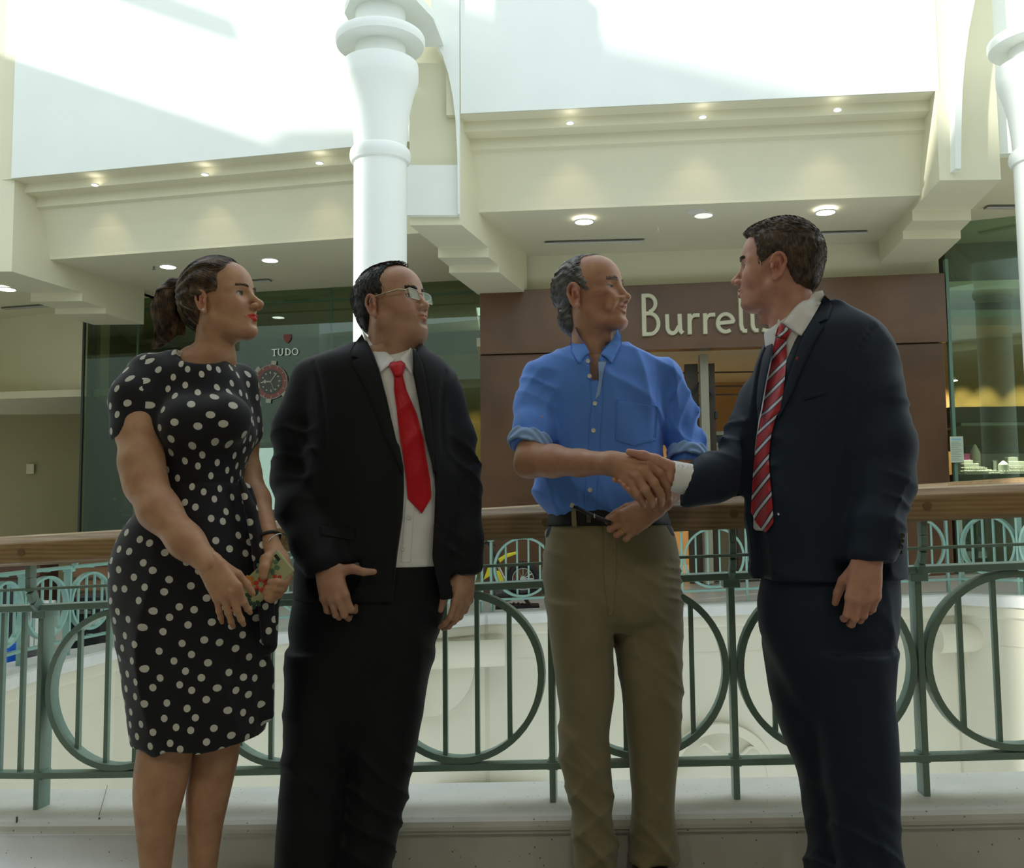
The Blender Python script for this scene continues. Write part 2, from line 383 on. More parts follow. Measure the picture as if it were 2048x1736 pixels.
# ---------------------------------------------------------------- upper structure
Z0 = 9.2
def plane_x(pts, d): return float(np.interp(d, [p[1] for p in pts], [p[0] for p in pts]))
def extr(p0, p1, d):  # linear extrapolation of x along depth
    return p0[0] + (p1[0] - p0[0]) * (d - p0[1]) / (p1[1] - p0[1])
RBL = lambda d: extr((-.43, 8.65), (.19, 10.87), d)       # right side of middle beam
RBR = lambda d: extr((3.78, 8.14), (4.07, 10.4), d)       # left side of right beam
LBR = lambda d: extr((-.93, 8.6), (-.37, 10.78), d)       # left side of middle beam
LBL = lambda d: extr((-5.42, 10.26), (-4.95, 12.3), d)    # right side of left beam
prof = [(0, Z0), (0, 4.74), (.17, 4.74), (.17, 4.64), (.34, 4.64), (.34, 4.53), (.40, 4.515), (.44, 4.44), (.50, 4.30), (.55, 4.12), (.57, 4.02), (.57, 3.99)]
def bay(name, xl, xr, dl, dr, zr=0.0):
    mb = MB(); n = len(prof)
    P2 = prof + [(1.4, 3.99), (1.4, Z0)]
    for (u, z) in P2:
        mb.v.append((xl(dl + u), dl + u, z)); mb.v.append((xr(dr + u), dr + u, z + zr))
    m = len(P2)
    for i in range(m):
        j = (i + 1) % m; mb.f.append((2 * i, 2 * i + 1, 2 * j + 1, 2 * j))
    sl_ = (dr - dl) / (xr(dr) - xl(dl)); xa, xb = xl(dl) + .135, xr(dr) - .13; ya, yb = dl + .135 * sl_ - .015, dr - .13 * sl_ - .015
    tag(MB().prism([Vector((xa, ya, 4.742)), Vector((xb, yb, 4.742)), Vector((xb, yb, Z0)), Vector((xa, ya, Z0))], (0, .012, 0)).build(name + '_upper', white), kind='structure')
    return tag(mb.build(name, cream), kind='structure')
bay('wall_back_right', lambda d: RBL(d) - .15, lambda d: RBR(d) + .15, 8.65, 8.24)
bay('wall_back_left', lambda d: LBL(d) - .15, lambda d: LBR(d) + .15, 10.26, 9.22)
def ceil(name, pts, z=4.01, th=.15):
    return tag(MB().prism([Vector((x, y, z)) for x, y in pts], (0, 0, th)).build(name, cream), kind='structure')
ceil('ceiling', [(RBL(9.4) - .1, 9.4), (RBR(9.0) + .1, 9.0), (4.4, 11.4), (0, 11.5)])
ceil('ceiling', [(LBL(11.0) - .1, 11.0), (LBR(9.95) + .1, 9.95), (0.2, 13.5), (-4.4, 15)])
def beam(name, front, back, bottoms, top, material=None):
    """front/back: (xl, xr, d); bottoms: list of (d, z) steps going back"""
    mb = MB(); xlf, xrf, df = front; xlb, xrb, db = back
    X = lambda a, b, d: a + (b - a) * (d - df) / (db - df)
    side = [(df, top)]
    for i, (d, z) in enumerate(bottoms):
        side.append((d, z))
        if i + 1 < len(bottoms): side.append((bottoms[i + 1][0], z))
    side += [(db, bottoms[-1][1]), (db, top)]
    n = len(side)
    for (d, z) in side: mb.v.append((X(xlf, xlb, d), d, z)); mb.v.append((X(xrf, xrb, d), d, z))
    for i in range(n):
        j = (i + 1) % n; mb.f.append((2 * i, 2 * i + 1, 2 * j + 1, 2 * j))
    mb.f.append(tuple(2 * i for i in range(n))); mb.f.append(tuple(2 * i + 1 for i in range(n - 1, -1, -1)))
    return tag(mb.build(name, material or white), kind='structure')
beam('wall_pier_middle', (-.93, -.45, 8.72), (-.37, .19, 10.87), [(8.72, 3.72), (9.5, 3.62), (9.84, 3.55)], Z0, cream)
beam('wall_pier_right', (3.78, 4.32, 8.24), (4.07, 4.68, 10.4), [(8.24, 3.93), (9.1, 3.83), (9.45, 3.75)], Z0, cream)
beam('wall_pier_left', (-6.0, -5.42, 10.26), (-5.45, -4.80, 12.4), [(10.26, 3.72), (11.3, 3.62), (11.7, 3.55)], Z0, cream)
# pier faces with the arched recess (plates 0.12 thick standing on the pier fronts)
def face_plate(name, outer, d, th):
    tag(MB().prism([Vector((P(px, py, d).x, d, P(px, py, d).z)) for px, py in outer], (0, th, 0)).build(name, white), kind='structure')
curve_m = [(862, -60), (862, 72), (873, 88), (885, 110), (896, 145), (905, 190), (911, 240), (914, 300), (915.5, 360), (916, 428)]
face_plate('wall_pier_middle_face', curve_m + [(919, 428), (919, -60)], 8.6, .12)
tag(MB().prism([P(814, 330, 8.66), P(916, 330, 8.66), P(916, 430, 8.66), P(814, 430, 8.66)], (0, .06, 0)).build('wall_pier_middle_base', white), kind='structure')
curve_r = [(1960, -80), (1950, 0), (1938, 60), (1930, 120), (1925, 180), (1923, 260), (1922, 337)]
face_plate('wall_pier_right_face', curve_r + [(1911, 337), (1908, -80)], 8.14, .1)
# columns
def column(px, d, lab):
    c = P(px, 1024, d); c.z = 0
    def z(py): return CAMZ + (1022 + .01 * (1024 - px) - py) * (d - .2) / FPX
    s = d / FPX
    pr = [(56, 1500), (54, 1400), (54, 300), (54, 294), (59, 292), (62, 284), (62.5, 277), (61, 268), (57, 263), (54, 262), (54, 256), (55, 235), (57, 210), (60, 185), (65, 160), (71, 138), (77, 120), (78.5, 112), (78.5, 84), (78, 80), (55, 80), (52, 78), (52, 40), (90, 38), (92, 30), (92, 22), (90, 18), (52, 18), (52, -400)]
    mb = MB(); mb.lathe((c.x, d, 0), [(r * s, z(py)) for r, py in pr], 56)
    return mb
def build_column(px, d, lab):
    c = P(px, 1024, d); root = empty('column', (c.x, d, -.1), lab, 'column', 'round white columns of the atrium')
    o = column(px, d, lab).build('shaft', white, root, smooth=True)
    o.data.set_sharp_from_angle(angle=math.radians(35))
build_column(760, 8.0, 'tall round white column with flared capital behind the man with the red tie')
build_column(2124, 7.6, 'round white column cut off by the right edge of the view')
# canopy slab over the middle column reaching back to the pier
q = P(772, 30, 8.0)
tag(MB().prism([Vector((q.x - .36, 8.0, q.z + .02)), Vector((q.x - .25, 7.72, q.z + .02)), Vector((q.x, 7.62, q.z + .02)), Vector((q.x + .25, 7.72, q.z + .02)), Vector((q.x + .40, 8.1, q.z + .02)), Vector((q.x + .46, 8.62, q.z + .02)), Vector((q.x - .3, 8.62, q.z + .02))], (0, 0, .07)).build('trim_8', white), kind='structure')

# far right bay ceiling / far left corridor
ceil('ceiling', [(RBR(8.4) + .5, 8.4), (9, 7.6), (9, 11.5), (4.4, 11.5)], 4.17)
tag(MB().prism([Vector((4.3, 8.3, 4.18)), Vector((9, 7.3, 4.18)), Vector((9, 7.3, Z0)), Vector((4.3, 8.3, Z0))], (.05, .3, 0)).build('wall_right_upper', white), kind='structure')
ceil('ceiling', [(-10, 10.6), (-5.5, 10.6), (-4.7, 13.2), (-4.7, 17), (-10, 17)], 4.01)
tag(MB().prism([Vector((-10, 10.9, 3.72)), Vector((-5.9, 10.3, 3.72)), Vector((-5.9, 10.3, Z0)), Vector((-10, 10.9, Z0))], (0, .3, 0)).build('wall_left_upper', cream), kind='structure')
wl = P(-60, 800, 14.2); wr = P(168, 800, 13.1)
tag(MB().prism([Vector((wl.x, 14.4, P(0, 786, 14).z)), Vector((wr.x + .1, 13.35, P(165, 778, 13.2).z)), Vector((wr.x + .1, 13.35, 4.2)), Vector((wl.x, 14.4, 4.2))], (0, .3, 0)).build('wall_left', cream), kind='structure')
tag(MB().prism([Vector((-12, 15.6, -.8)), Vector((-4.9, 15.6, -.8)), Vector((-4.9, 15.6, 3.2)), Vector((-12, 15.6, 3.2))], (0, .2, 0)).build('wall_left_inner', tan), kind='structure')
ceil('ceiling', [(-12, 14.2), (-5.4, 13.2), (-5.4, 16), (-12, 16)], 2.72, .1)
# thermostat plate on that wall
tag(MB().box(P(61, 938, 15.55), (.12, .03, .16)).build('wall_switch', mat('switch_plastic', (.6, .56, .4), .5), None), 'small square switch plate on the tan corridor wall at far left', 'switch')

# lights -------------------------------------------------------------
ring_m = mat('lamp_ring', (.75, .74, .7), .4)
def downlight(px, py, d, lab, r=.085, group='recessed ceiling downlights', z=None, spot=0, drop=0.0, m=None):
    c = P(px, py, d); 
    if z is not None:
        k = (z - CAMZ) / (c.z - CAMZ); c = Vector((c.x * k, c.y * k, z))
    root = empty('ceiling_light', c, lab, 'ceiling light', group)
    MB().ring(c - Vector((0, 0, .004 + drop)), Vector((1, 0, 0)), Vector((0, 1, 0)), r * 1.14, r * .14, .012, 28).build('trim_ring', ring_m, root)
    MB().lathe(c - Vector((0, 0, .004 + drop)), [(.0001, -.003), (r, -.003), (r, .002), (.0001, .002)], 28).build('diffuser', m or lamp_w, root)
    if drop:
        MB().tube([c, c - Vector((0, 0, drop))], .012, 8).build('stem', ring_m, root)
    return c
for i, (px, py) in enumerate(((1140, 245), (1405, 233), (1675, 219))):
    d = 8.65 - (px - 920) * .41 / 990 + .25
    c = downlight(px, py, d, ['small cornice spotlight above the blue shirt man', 'small cornice spotlight above the shop lettering, middle of the right bay', 'small cornice spotlight above the striped tie man'][i], .032, 'small spotlights under the cornice', z=4.64)
    l = bpy.data.lights.new('cornice_spot', 'SPOT'); l.energy = 5; l.spot_size = math.radians(75); l.spot_blend = .8; l.color = (1, .8, .55); l.shadow_soft_size = .02
    o = bpy.data.objects.new('cornice_spot', l); COL.objects.link(o); o.location = c + Vector((0, .02, -.03)); o.rotation_euler = (math.radians(28), 0, 0)
for i, (px, py) in enumerate(((190, 369), (410, 348), (639, 325))):
    d = 10.26 - (px - 15) * 1.04 / 800 + .25
    c = downlight(px, py, d, ['small cornice spotlight at far left, above the ponytail', 'small cornice spotlight above the woman in the dotted dress', 'small cornice spotlight just left of the tall white column'][i], .036, 'small spotlights under the cornice', z=4.64)
    l = bpy.data.lights.new('cornice_spot', 'SPOT'); l.energy = 5; l.spot_size = math.radians(75); l.spot_blend = .8; l.color = (1, .8, .55); l.shadow_soft_size = .02
    o = bpy.data.objects.new('cornice_spot', l); COL.objects.link(o); o.location = c + Vector((0, .02, -.03)); o.rotation_euler = (math.radians(28), 0, math.radians(8))
for px, py, lab, dr in ((1168, 437, 'round ceiling light above the bald head of the blue shirt man', .03), (1651, 418, 'round ceiling light above the striped tie man', .03), (540, 520, 'round ceiling light between the woman and the red tie man', 0), (336, 533, 'round ceiling light behind the ponytail', 0)):
    downlight(px, py, 9.6, lab, .09, z=3.99, drop=dr)
dim = emi('unlit_lamp_glow', (.9, .95, .85), 1.0)  # faint glow put on the diffuser of an unlit light
downlight(1407, 430, 9.6, 'unlit chrome ceiling light over the shop lettering', .09, z=3.99, m=dim)
downlight(13, 578, 11.5, 'round ceiling light at the left edge of the picture', .11, z=3.99)
downlight(98, 636, 13, 'round ceiling light left of the tall shop window', .11, z=3.99)
tag(MB().lathe(Vector((P(1408, 405, 8.9).x, 9.25, 3.985)), [(.001, 0), (.09, 0), (.085, .02), (.001, .025)], 28).build('ceiling_speaker', ring_m, None), 'flat round ceiling speaker behind the unlit chrome light', 'speaker')
vent_m = mat('vent_metal', (.16, .155, .13), .5)
def vent(pa, pb, z, lab, w=.07):
    a = P(*pa, 10); b = P(*pb, 10)
    a = Vector((a.x, a.y, a.z - CAMZ)) * ((z - CAMZ) / (a.z - CAMZ)); b = Vector((b.x, b.y, b.z - CAMZ)) * ((z - CAMZ) / (b.z - CAMZ)); a.z = b.z = z - .006
    root = empty('ceiling_vent', (a + b) / 2, lab, 'vent', 'slot vents in the gallery ceiling')
    MB().bar(a, b, w, .012).build('slot_frame', vent_m, root)
    for k in (-1, 1):
        n = Vector((0, 1, 0)) * (w * .22 * k)
        MB().bar(a + n - Vector((0, 0, .007)), b + n - Vector((0, 0, .007)), .012, .006).build('slat', ring_m, root)
vent((1090, 485), (1288, 480), 4.0, 'long slot vent above the blue shirt man')
vent((1640, 466), (1733, 463), 4.0, 'slot vent right of the striped tie man\'s head')
vent((8, 617), (145, 607), 4.0, 'slot vent in the ceiling at far left', .12)
vent((495, 563), (540, 560), 4.0, 'short slot vent by the woman\'s forehead', .1)
vent((1972, 414), (2090, 413), 4.16, 'slot vent above the right hand window', .1)

for px, py, z_, lab in ((308, 533, 3.99, 'tiny sprinkler head on the ceiling left of the ponytail'), (129, 637, 3.99, 'tiny sprinkler head beside the far left ceiling light'), (1316, 456, 3.99, 'small pale detector under the ceiling above the shop lettering')):
    c = P(px, py, 10); c = Vector((c.x, c.y, c.z - CAMZ)) * ((z_ - CAMZ) / (c.z - CAMZ)); c.z = z_ + .02
    tag(MB().lathe(c, [(.03, 0), (.03, -.015), (.012, -.02), (.012, -.05), (.022, -.055), (.001, -.06)], 14).build('sprinkler' if 'sprinkler' in lab else 'smoke_detector', vent_m if 'sprinkler' in lab else ring_m), lab, 'sprinkler' if 'sprinkler' in lab else 'detector')
# ---------------------------------------------------------------- shops across the atrium
def dS(px): return 10.85 - (px - 960) * .52 / 925
def Q(px, py, back=0.0): q = P(px, py, dS(px)); return Vector((q.x, q.y + back, q.z))
def panel(name, quad, th, m, parent=None, back=0.0):
    pts = [Q(px, py) for px, py in quad]
    # square up: verticals share x,y
    pts = [pts[0], pts[1], Vector((pts[1].x, pts[1].y, pts[2].z)), Vector((pts[0].x, pts[0].y, pts[3].z))]
    pts = [p + Vector((0, back, 0)) for p in pts]
    return MB().prism(pts, (0, th, 0)).build(name, m, parent, bevel=.004)
ctr_sign = Q(1400, 640)
front = empty('shopfront', ctr_sign, 'brown bronze panelled shopfront with a wide fascia behind the blue shirt man', 'shopfront')
panel('fascia', [(960, 585), (1885, 548), (1885, 685), (960, 710)], .18, brown, front, -.05)
panel('side_panel', [(960, 711), (1138, 706), (1138, 1196), (960, 1206)], .14, brown, front)
panel('side_panel', [(1752, 690), (1887, 686), (1887, 1160), (1752, 1170)], .14, brown, front)
# wall above the fascia and behind it
tag(MB().prism([Q(962, 586, .14), Q(1890, 549, .14), Vector((Q(1890, 549).x, Q(1890, 549).y + .14, 4.25)), Vector((Q(962, 586).x, Q(962, 586).y + .14, 4.25))], (0, .12, 0)).build('wall_back', cream), kind='structure')
# raised letters ------------------------------------------------------
letter_m = mat('letter_cream', (.60, .58, .42), .5)
lx = (Q(1885, 600) - Q(960, 600)); lx.z = 0; lx.normalize()
O_b = Q(1281, 675)  # baseline start
def lp(px, py):      # pixel on the fascia plane
    q = Q(px, py); return q
def stroke(pts, wd, name='letter', th=.05, off=-.055, plane=lp, m=letter_m, parent=None, closed=False):
    W = [plane(*p) for p in pts]; n = len(W); mb = MB(); Y = Vector((0, 1, 0))
    L = []; R = []
    for i in range(n):
        t = (W[(i + 1) % n] - W[i - 1]) if closed else (W[min(i + 1, n - 1)] - W[max(i - 1, 0)])
        t.normalize(); s = t.cross(Y).normalized()
        w_ = wd[i] if hasattr(wd, '__len__') else wd
        L.append(W[i] + s * w_ / 2); R.append(W[i] - s * w_ / 2)
    return L, R, closed
def letters(parts, parent, name='letter', off=-.055, th=.05, m=letter_m, plane=lp):
    mb = MB(); Y = Vector((0, 1, 0))
    for pts, wd, closed in parts:
        L, R, _ = stroke(pts, wd, plane=plane, closed=closed); n = len(L); b = len(mb.v)
        for i in range(n):
            for q in (L[i], R[i]): mb.v.append(tuple(q + Y * off)); mb.v.append(tuple(q + Y * (off - th)))
        for i in range(n if closed else n - 1):
            j = (i + 1) % n; a = b + 4 * i; c = b + 4 * j
            mb.f += [(a + 1, a + 3, c + 3, c + 1), (a, c, c + 2, a + 2), (a, a + 1, c + 1, c), (a + 2, c + 2, c + 3, a + 3)]
        if not closed:
            a = b; c = b + 4 * (n - 1); mb.f += [(a, a + 2, a + 3, a + 1), (c, c + 1, c + 3, c + 2)]
    return mb.build(name, m, parent)
def arc(cx, cy, rx, ry, a0, a1, n=14): return [(cx + rx * math.cos(math.radians(a)), cy - ry * math.sin(math.radians(a))) for a in np.linspace(a0, a1, n)]
sw = M(8.4, 10.6)
def z6(pts): return [(1260 + x / 6.4, 560 + y / 6.4) for x, y in pts]
B = [(z6([(157, 205), (170, 735)]), sw, False),
     (z6([(150, 225), (215, 222)] + [(215 + 95 * math.cos(a), 325 - 103 * math.sin(a)) for a in np.linspace(1.45, -1.3, 14)] + [(230, 452), (175, 452)]), sw * .85, False),
     (z6([(175, 448), (240, 450)] + [(240 + 108 * math.cos(a), 582 - 130 * math.sin(a)) for a in np.linspace(1.35, -1.35, 14)] + [(225, 712), (150, 716)]), sw * .85, False)]
u_ = [(z6([(455, 462), (460, 600)] + [(525 - 64 * math.cos(a), 620 + 82 * math.sin(a)) for a in np.linspace(.2, 2.6, 12)] + [(608, 610)]), sw * .9, False), (z6([(615, 458), (622, 640), (632, 678), (658, 700)]), sw * .95, False)]
def r_(x, dy): return [(z6([(x, 455 + dy), (x + 5, 715 + dy)]), sw * .95, False), (z6([(x + 10, 560 + dy), (x + 24, 505 + dy), (x + 60, 473 + dy), (x + 128, 470 + dy)]), [sw * .5, sw * .7, sw * .85, sw * .9], False)]
e_ = [(z6([(1105, 575), (1300, 555)] + [(1200 + 100 * math.cos(a), 570 - 112 * math.sin(a)) for a in np.linspace(.15, 5.35, 26)]), sw * .85, False)]
def l_(x, dy): return [(z6([(x, 165 + dy), (x + 14, 600 + dy), (x + 28, 650 + dy), (x + 52, 672 + dy), (x + 88, 672 + dy)]), sw * .9, False)]
s_ = [(z6([(1798, 440), (1740, 440), (1700, 455), (1678, 490), (1690, 528), (1740, 560), (1785, 590), (1798, 630), (1775, 662), (1720, 670), (1665, 655)]), sw * .85, False)]
for L in (B, u_, r_(740, 0), r_(938, -5), e_, l_(1383, 0), l_(1528, -8), s_): letters(L, front)

# interior of the lettered shop
warm = mat('warm_wall', (.58, .38, .17), .7, var=.05); wood_dk = mat('dark_walnut', (.05, .035, .02), .4); gold = mat('gold_curtain', (.50, .36, .13), .6, var=.08, vscale=3)
def wallbox(name, a, b, th, m):
    return tag(MB().prism([Vector(a), Vector((b[0], b[1], a[2])), Vector((b[0], b[1], b[2])), Vector((a[0], a[1], b[2]))], (0, th, 0)).build(name, m), kind='structure')
wallbox('wall_shop_back', (-.3, 14.6, 0), (4.2, 14.4, 3.2), .15, warm)
wallbox('wall_shop_back_right', (4.35, 14.0, 0), (9, 13.0, 3.6), .15, gold)
ceil('ceiling', [(-.4, 11.05), (4.3, 10.6), (4.3, 14.8), (-.4, 14.8)], 2.98, .1)
ceil('ceiling', [(4.45, 10.5), (9.4, 10.0), (9.4, 14.4), (4.45, 14.4)], 3.45, .1)
tag(MB().prism([Vector((-.1, 11, .1)), Vector((-.1, 14.6, .1)), Vector((-.1, 14.6, 4)), Vector((-.1, 11, 4))], (-.1, 0, 0)).build('wall_shop_left', warm), kind='structure')
tag(MB().prism([Vector((4.36, 10.7, .1)), Vector((4.3, 14.4, .1)), Vector((4.3, 14.4, 4)), Vector((4.36, 10.7, 4))], (.08, 0, 0)).build('wall_shop_right', mat('shop_side', (.25, .2, .12), .7)), kind='structure')
def spotl(loc, energy, size, col=(1, .78, .5), rot=(0, 0, 0), kind='SPOT', soft=.03):
    l = bpy.data.lights.new('shop_spot', kind); l.energy = energy; l.color = col
    if kind == 'SPOT': l.spot_size = math.radians(size); l.spot_blend = .7; l.shadow_soft_size = soft
    else: l.shadow_soft_size = .15
    o = bpy.data.objects.new('shop_spot', l); COL.objects.link(o); o.location = loc; o.rotation_euler = rot
for x in (.9, 2.1, 3.3): spotl((x, 13.1, 2.9), 85, 90, rot=(math.radians(20), 0, 0))
for x in (6.05, 6.35, 6.65, 7.1, 7.35): spotl((x, 13.25 - (x - 6) * .22, 3.3), 110, 46, rot=(math.radians(14), 0, 0))
spotl((5.15, 10.75, 2.5), 150, 50, col=(1, .95, .85), rot=(0, 0, 0)); spotl((5.75, 10.75, 2.5), 150, 50, col=(1, .95, .85), rot=(0, 0, 0)); spotl((5.5, 12.0, 2.9), 30, 120, col=(1, .85, .65), rot=(0, 0, 0))
# doors
def door(name, quad, lab):
    o = panel(name, quad, .05, wood_dk, None, .45); tag(o, kind='structure'); return o
dl = door('door_1', [(1384, 716), (1411, 715), (1411, 1172), (1384, 1174)], '')
dr_ = door('door_2', [(1428, 715), (1446, 714), (1446, 1170), (1428, 1171)], '')
panel('door_handle', [(1446, 815), (1452, 815), (1452, 829), (1446, 829)], .06, dark, dr_, .42)
dia = MB()
for a, b_ in (((1412, 756), (1393, 782)), ((1393, 782), (1412, 804)), ((1426, 760), (1440, 781)), ((1440, 781), (1426, 800))):
    dia.bar(Q(a[0], a[1], .40), Q(b_[0], b_[1], .40), .025, .025, Vector((0, 1, 0)))
dia.build('diamond_inlay', black, dl)
tag(panel('trim_9', [(1410, 700), (1427, 699), (1427, 1172), (1410, 1173)], .1, mat('post_grey', (.33, .32, .24), .5), None, .3), kind='structure')
for py, nm in ((713, 'trim_10'), (744, 'trim_10'), (763, 'trim_10')):
    tag(panel(nm, [(1140, py + 5), (1750, py - 6), (1750, py - 3), (1140, py + 8)], .04, wood_dk, None, 1.2), kind='structure')
# counter
cq = Q(1440, 880, 1.0)
cr = empty('shop_counter', (cq.x, cq.y, .2), 'dark shop counter with a grey top seen beyond the handshake', 'counter')
k = (dS(1440) + .9)
def bx(x0, x1, y0, y1, d, dep, m, name, parent):
    a = P(x0, y0, d); b = P(x1, y1, d)
    return MB().box(((a.x + b.x) / 2, d + dep / 2, (a.z + b.z) / 2), (abs(b.x - a.x), dep, abs(a.z - b.z))).build(name, m, parent, bevel=.004)
grey_top = mat('grey_laminate', (.30, .30, .22), .4)
bx(1395, 1470, 863, 870, 11.4, .6, grey_top, 'top', cr); bx(1397, 1468, 870, 884, 11.42, .55, dark, 'front', cr); bx(1397, 1466, 884, 1165, 11.44, .5, mat('counter_beige', (.42, .36, .22), .6), 'body', cr)
c2 = empty('display_table', P(1460, 1000, 11.1), 'low display table with small bright jewellery by the striped tie man\'s arm', 'table')
bx(1468, 1560, 990, 998, 10.85, .4, wood_dk, 'top', c2); bx(1473, 1555, 998, 1165, 10.98, .45, wood_dk, 'body', c2)
pearl = mat('display_white', (.85, .80, .66), .5, emit=None)
for i, px in enumerate((1476, 1488, 1497)):
    q = P(px, 989, 11.05); mb = MB(); mb.lathe(q, [(.001, 0), (.03, 0), (.028, .012), (.012, .03 + .01 * i), (.02, .045), (.001, .05)], 14)
    tag(mb.build('jewellery_stand', pearl, None, smooth=True), ['small bright jewellery stand at the left end of the low table', 'small bright jewellery stand in the middle of the low table', 'small bright jewellery stand nearest the striped tie man\'s sleeve'][i], 'jewellery stand', 'stands on the low table')

# right hand window ----------------------------------------------------
gl = glass_mat('shop_glass', (.60, .67, .56), .07)
gl_r = glass_mat('shop_glass_right', (.72, .82, .74), .10)
def dW(px): return 10.33 - (px - 1885) * .002
a, b = P(1889, 500, 10.36), P(2140, 500, 9.9)
zt, zb = 4.17, .22
win = MB().prism([Vector((a.x, a.y, zb)), Vector((b.x, b.y, zb)), Vector((b.x, b.y, zt)), Vector((a.x, a.y, zt))], (0, .012, 0)).build('window_1', gl_r); tag(win, kind='structure')
edge = mat('glass_edge_green', (.12, .22, .17), .3)
MB().box((a.x, a.y - .01, (zt + zb) / 2 - .2), (.035, .05, zt - zb - .4)).build('window_frame', edge, win)
# dark bulkhead behind the glass top
tag(MB().prism([Vector((a.x - .3, a.y + .9, 3.22)), Vector((9.4, 10.6, 3.22)), Vector((9.4, 10.6, 4.3)), Vector((a.x - .3, a.y + .9, 4.3))], (0, .1, 0)).build('wall_window_bulkhead', mat('olive_dark', (.05, .055, .035), .5)), kind='structure')
tag(MB().box((7.45, 10.75, 3.2), (5.6, .5, .08)).build('trim_11', mat('shelf_green', (.2, .24, .17), .5)), kind='structure')
wb = empty('window_display_base', P(1990, 960, 10.7), 'dark base of the right hand shop window under the white jewellery', 'window base')
bx(1905, 2120, 949, 963, 10.45, .9, dark, 'base_edge', wb); bx(1905, 2120, 963, 1160, 10.5, .8, mat('panel_brown_dk', (.08, .05, .03), .5), 'base_panel', wb)
case = empty('display_case', P(1980, 850, 12), 'glass display case with a dark lid behind the white jewellery stands', 'display case')
bx(1900, 2130, 814, 843, 12.1, .8, dark, 'lid', case); bx(1922, 2130, 843, 850, 12.12, .7, mat('lid_trim', (.3, .34, .26), .4), 'lid_trim', case)
bx(1900, 2130, 852, 900, 12.7, .1, mat('olive_cab', (.22, .18, .08), .6), 'back_panel', case)
bx(1930, 2130, 893, 905, 12.2, .1, dark, 'lower_rail', case); bx(1905, 2130, 903, 1130, 12.8, .05, mat('greywall', (.4, .4, .33), .6), 'lower_back', case)
def stand(px0, px1, py0, py1, d, lab, style):
    a = P(px0, py1, d); bq = P(px1, py0, d); W = bq.x - a.x; H = bq.z - a.z; cx = (a.x + bq.x) / 2; z = a.z
    r = empty('jewellery_stand', (cx, d, z), lab, 'jewellery stand', 'white jewellery stands in the right hand window')
    mb = MB()
    if style == 'tier':
        n = 4
        for k in range(n):
            f = 1 - k / (n + .6); mb.box((cx, d + .07 * k, z + H * (k + .5) / n), (W * f, .09, H / n))
    else:
        mb.lathe((cx, d, z), [(W * .5, 0), (W * .5, H * .7), (W * .35, H * .82), (W * .15, H * .95), (.001, H)], 20)
    mb.build('padded_block', pearl, r, bevel=.006)
    rb = MB(); nn = max(4, int(W / .028))
    for k in range(nn): 
        x = cx - W * .45 + W * .9 * k / (nn - 1)
        rb.lathe((x, d - .055, z + .02), [(.001, 0), (.009, .002), (.009, .016), (.001, .02)], 8)
        if style == 'tier': rb.lathe((cx + (x - cx) * .72, d + .02, z + H / 4 + .01), [(.001, 0), (.009, .002), (.009, .016), (.001, .022)], 8)
    rb.build('ring_roll', pearl, r)
stand(1925, 1978, 918, 949, 10.8, 'wide stepped white jewellery stand beside the pink box', 'tier')
stand(1943, 1959, 888, 948, 11.16, 'tall rounded white bust stand rising behind the stepped stand', 'bust')
stand(1978, 1996, 934, 949, 10.75, 'smallest white jewellery stand, between the two stepped groups', 'tier')
stand(1998, 2016, 921, 949, 10.8, 'rounded white bust stand left of the grey topped group', 'bust')
stand(2014, 2070, 912, 949, 10.9, 'wide stepped white jewellery stand at the right edge of the window', 'tier')
tag(bx(1928, 1942, 907, 948, 11.1, .06, mat('pink_card', (.75, .12, .35), .5), 'gift_box', None), 'pink box behind the white jewellery in the right window', 'box')
fr = empty('picture_frame', P(1990, 930, 11), 'small grey photo frame between the white jewellery stands', 'frame')
bx(1984, 1997, 920, 949, 11.05, .02, mat('frame_grey', (.18, .17, .14), .5), 'frame', fr); bx(1986, 1994, 922, 945, 11.04, .012, mat('frame_pale', (.6, .62, .5), .5), 'picture', fr)
no = empty('paper_notice', P(1913, 900, 10.3), 'pale printed notice taped inside the right shop window', 'notice')
bx(1899.5, 1928.5, 873, 925, 10.30, .003, mat('notice_paper', (.48, .56, .46), .7), 'sheet', no)
bx(1904, 1923, 877, 880, 10.297, .002, mat('notice_blue', (.20, .45, .60), .7), 'heading', no)
ln = MB(); lm = mat('notice_print', (.30, .38, .30), .8)
for k in range(11):
    a_ = P(1903, 884 + k * 3.6, 10.297); b_ = P(1903 + (20 if k % 3 else 15), 884 + k * 3.6, 10.297); ln.bar(a_, b_, .002, .006)
ln.build('printed_lines', lm, no)

# left hand shop window -----------------------------------------------
LA = P(163, 900, 13.05); LBx = P(965, 900, 12.0)
def dL(px):
    t0 = (LBx.y - LA.y) / (LBx.x - LA.x); k = (px - CX) / FPX
    return (LA.y - t0 * LA.x) / (1 - t0 * k)
def QL(px, py, off=0.0): q = P(px, py, dL(px)); return Vector((q.x, q.y + off, q.z))
wl_ = MB().prism([Vector((LA.x, LA.y, -.4)), Vector((LBx.x, LBx.y, -.2)), Vector((LBx.x, LBx.y, 4.02)), Vector((LA.x, LA.y, 4.02))], (0, .012, 0)).build('window_2', gl); tag(wl_, kind='structure')
for px in (165, 272, 661):
    q = QL(px, 800); MB().box((q.x, q.y + (.03 if px != 165 else 0), 1.85), (.028, .04, 4.3)).build('window_frame', edge if px != 165 else dark, wl_)
zz = P(600, 600, 12.4).z
MB().bar(Vector((LA.x, LA.y + .02, zz)), Vector((LBx.x, LBx.y + .02, zz)), .03, .03).build('window_frame', edge, wl_)
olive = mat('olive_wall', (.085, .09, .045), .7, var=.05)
wallbox('wall_left_shop_back', (-6.6, 16.2, -.6), (-.45, 15.2, 4.2), .15, olive)
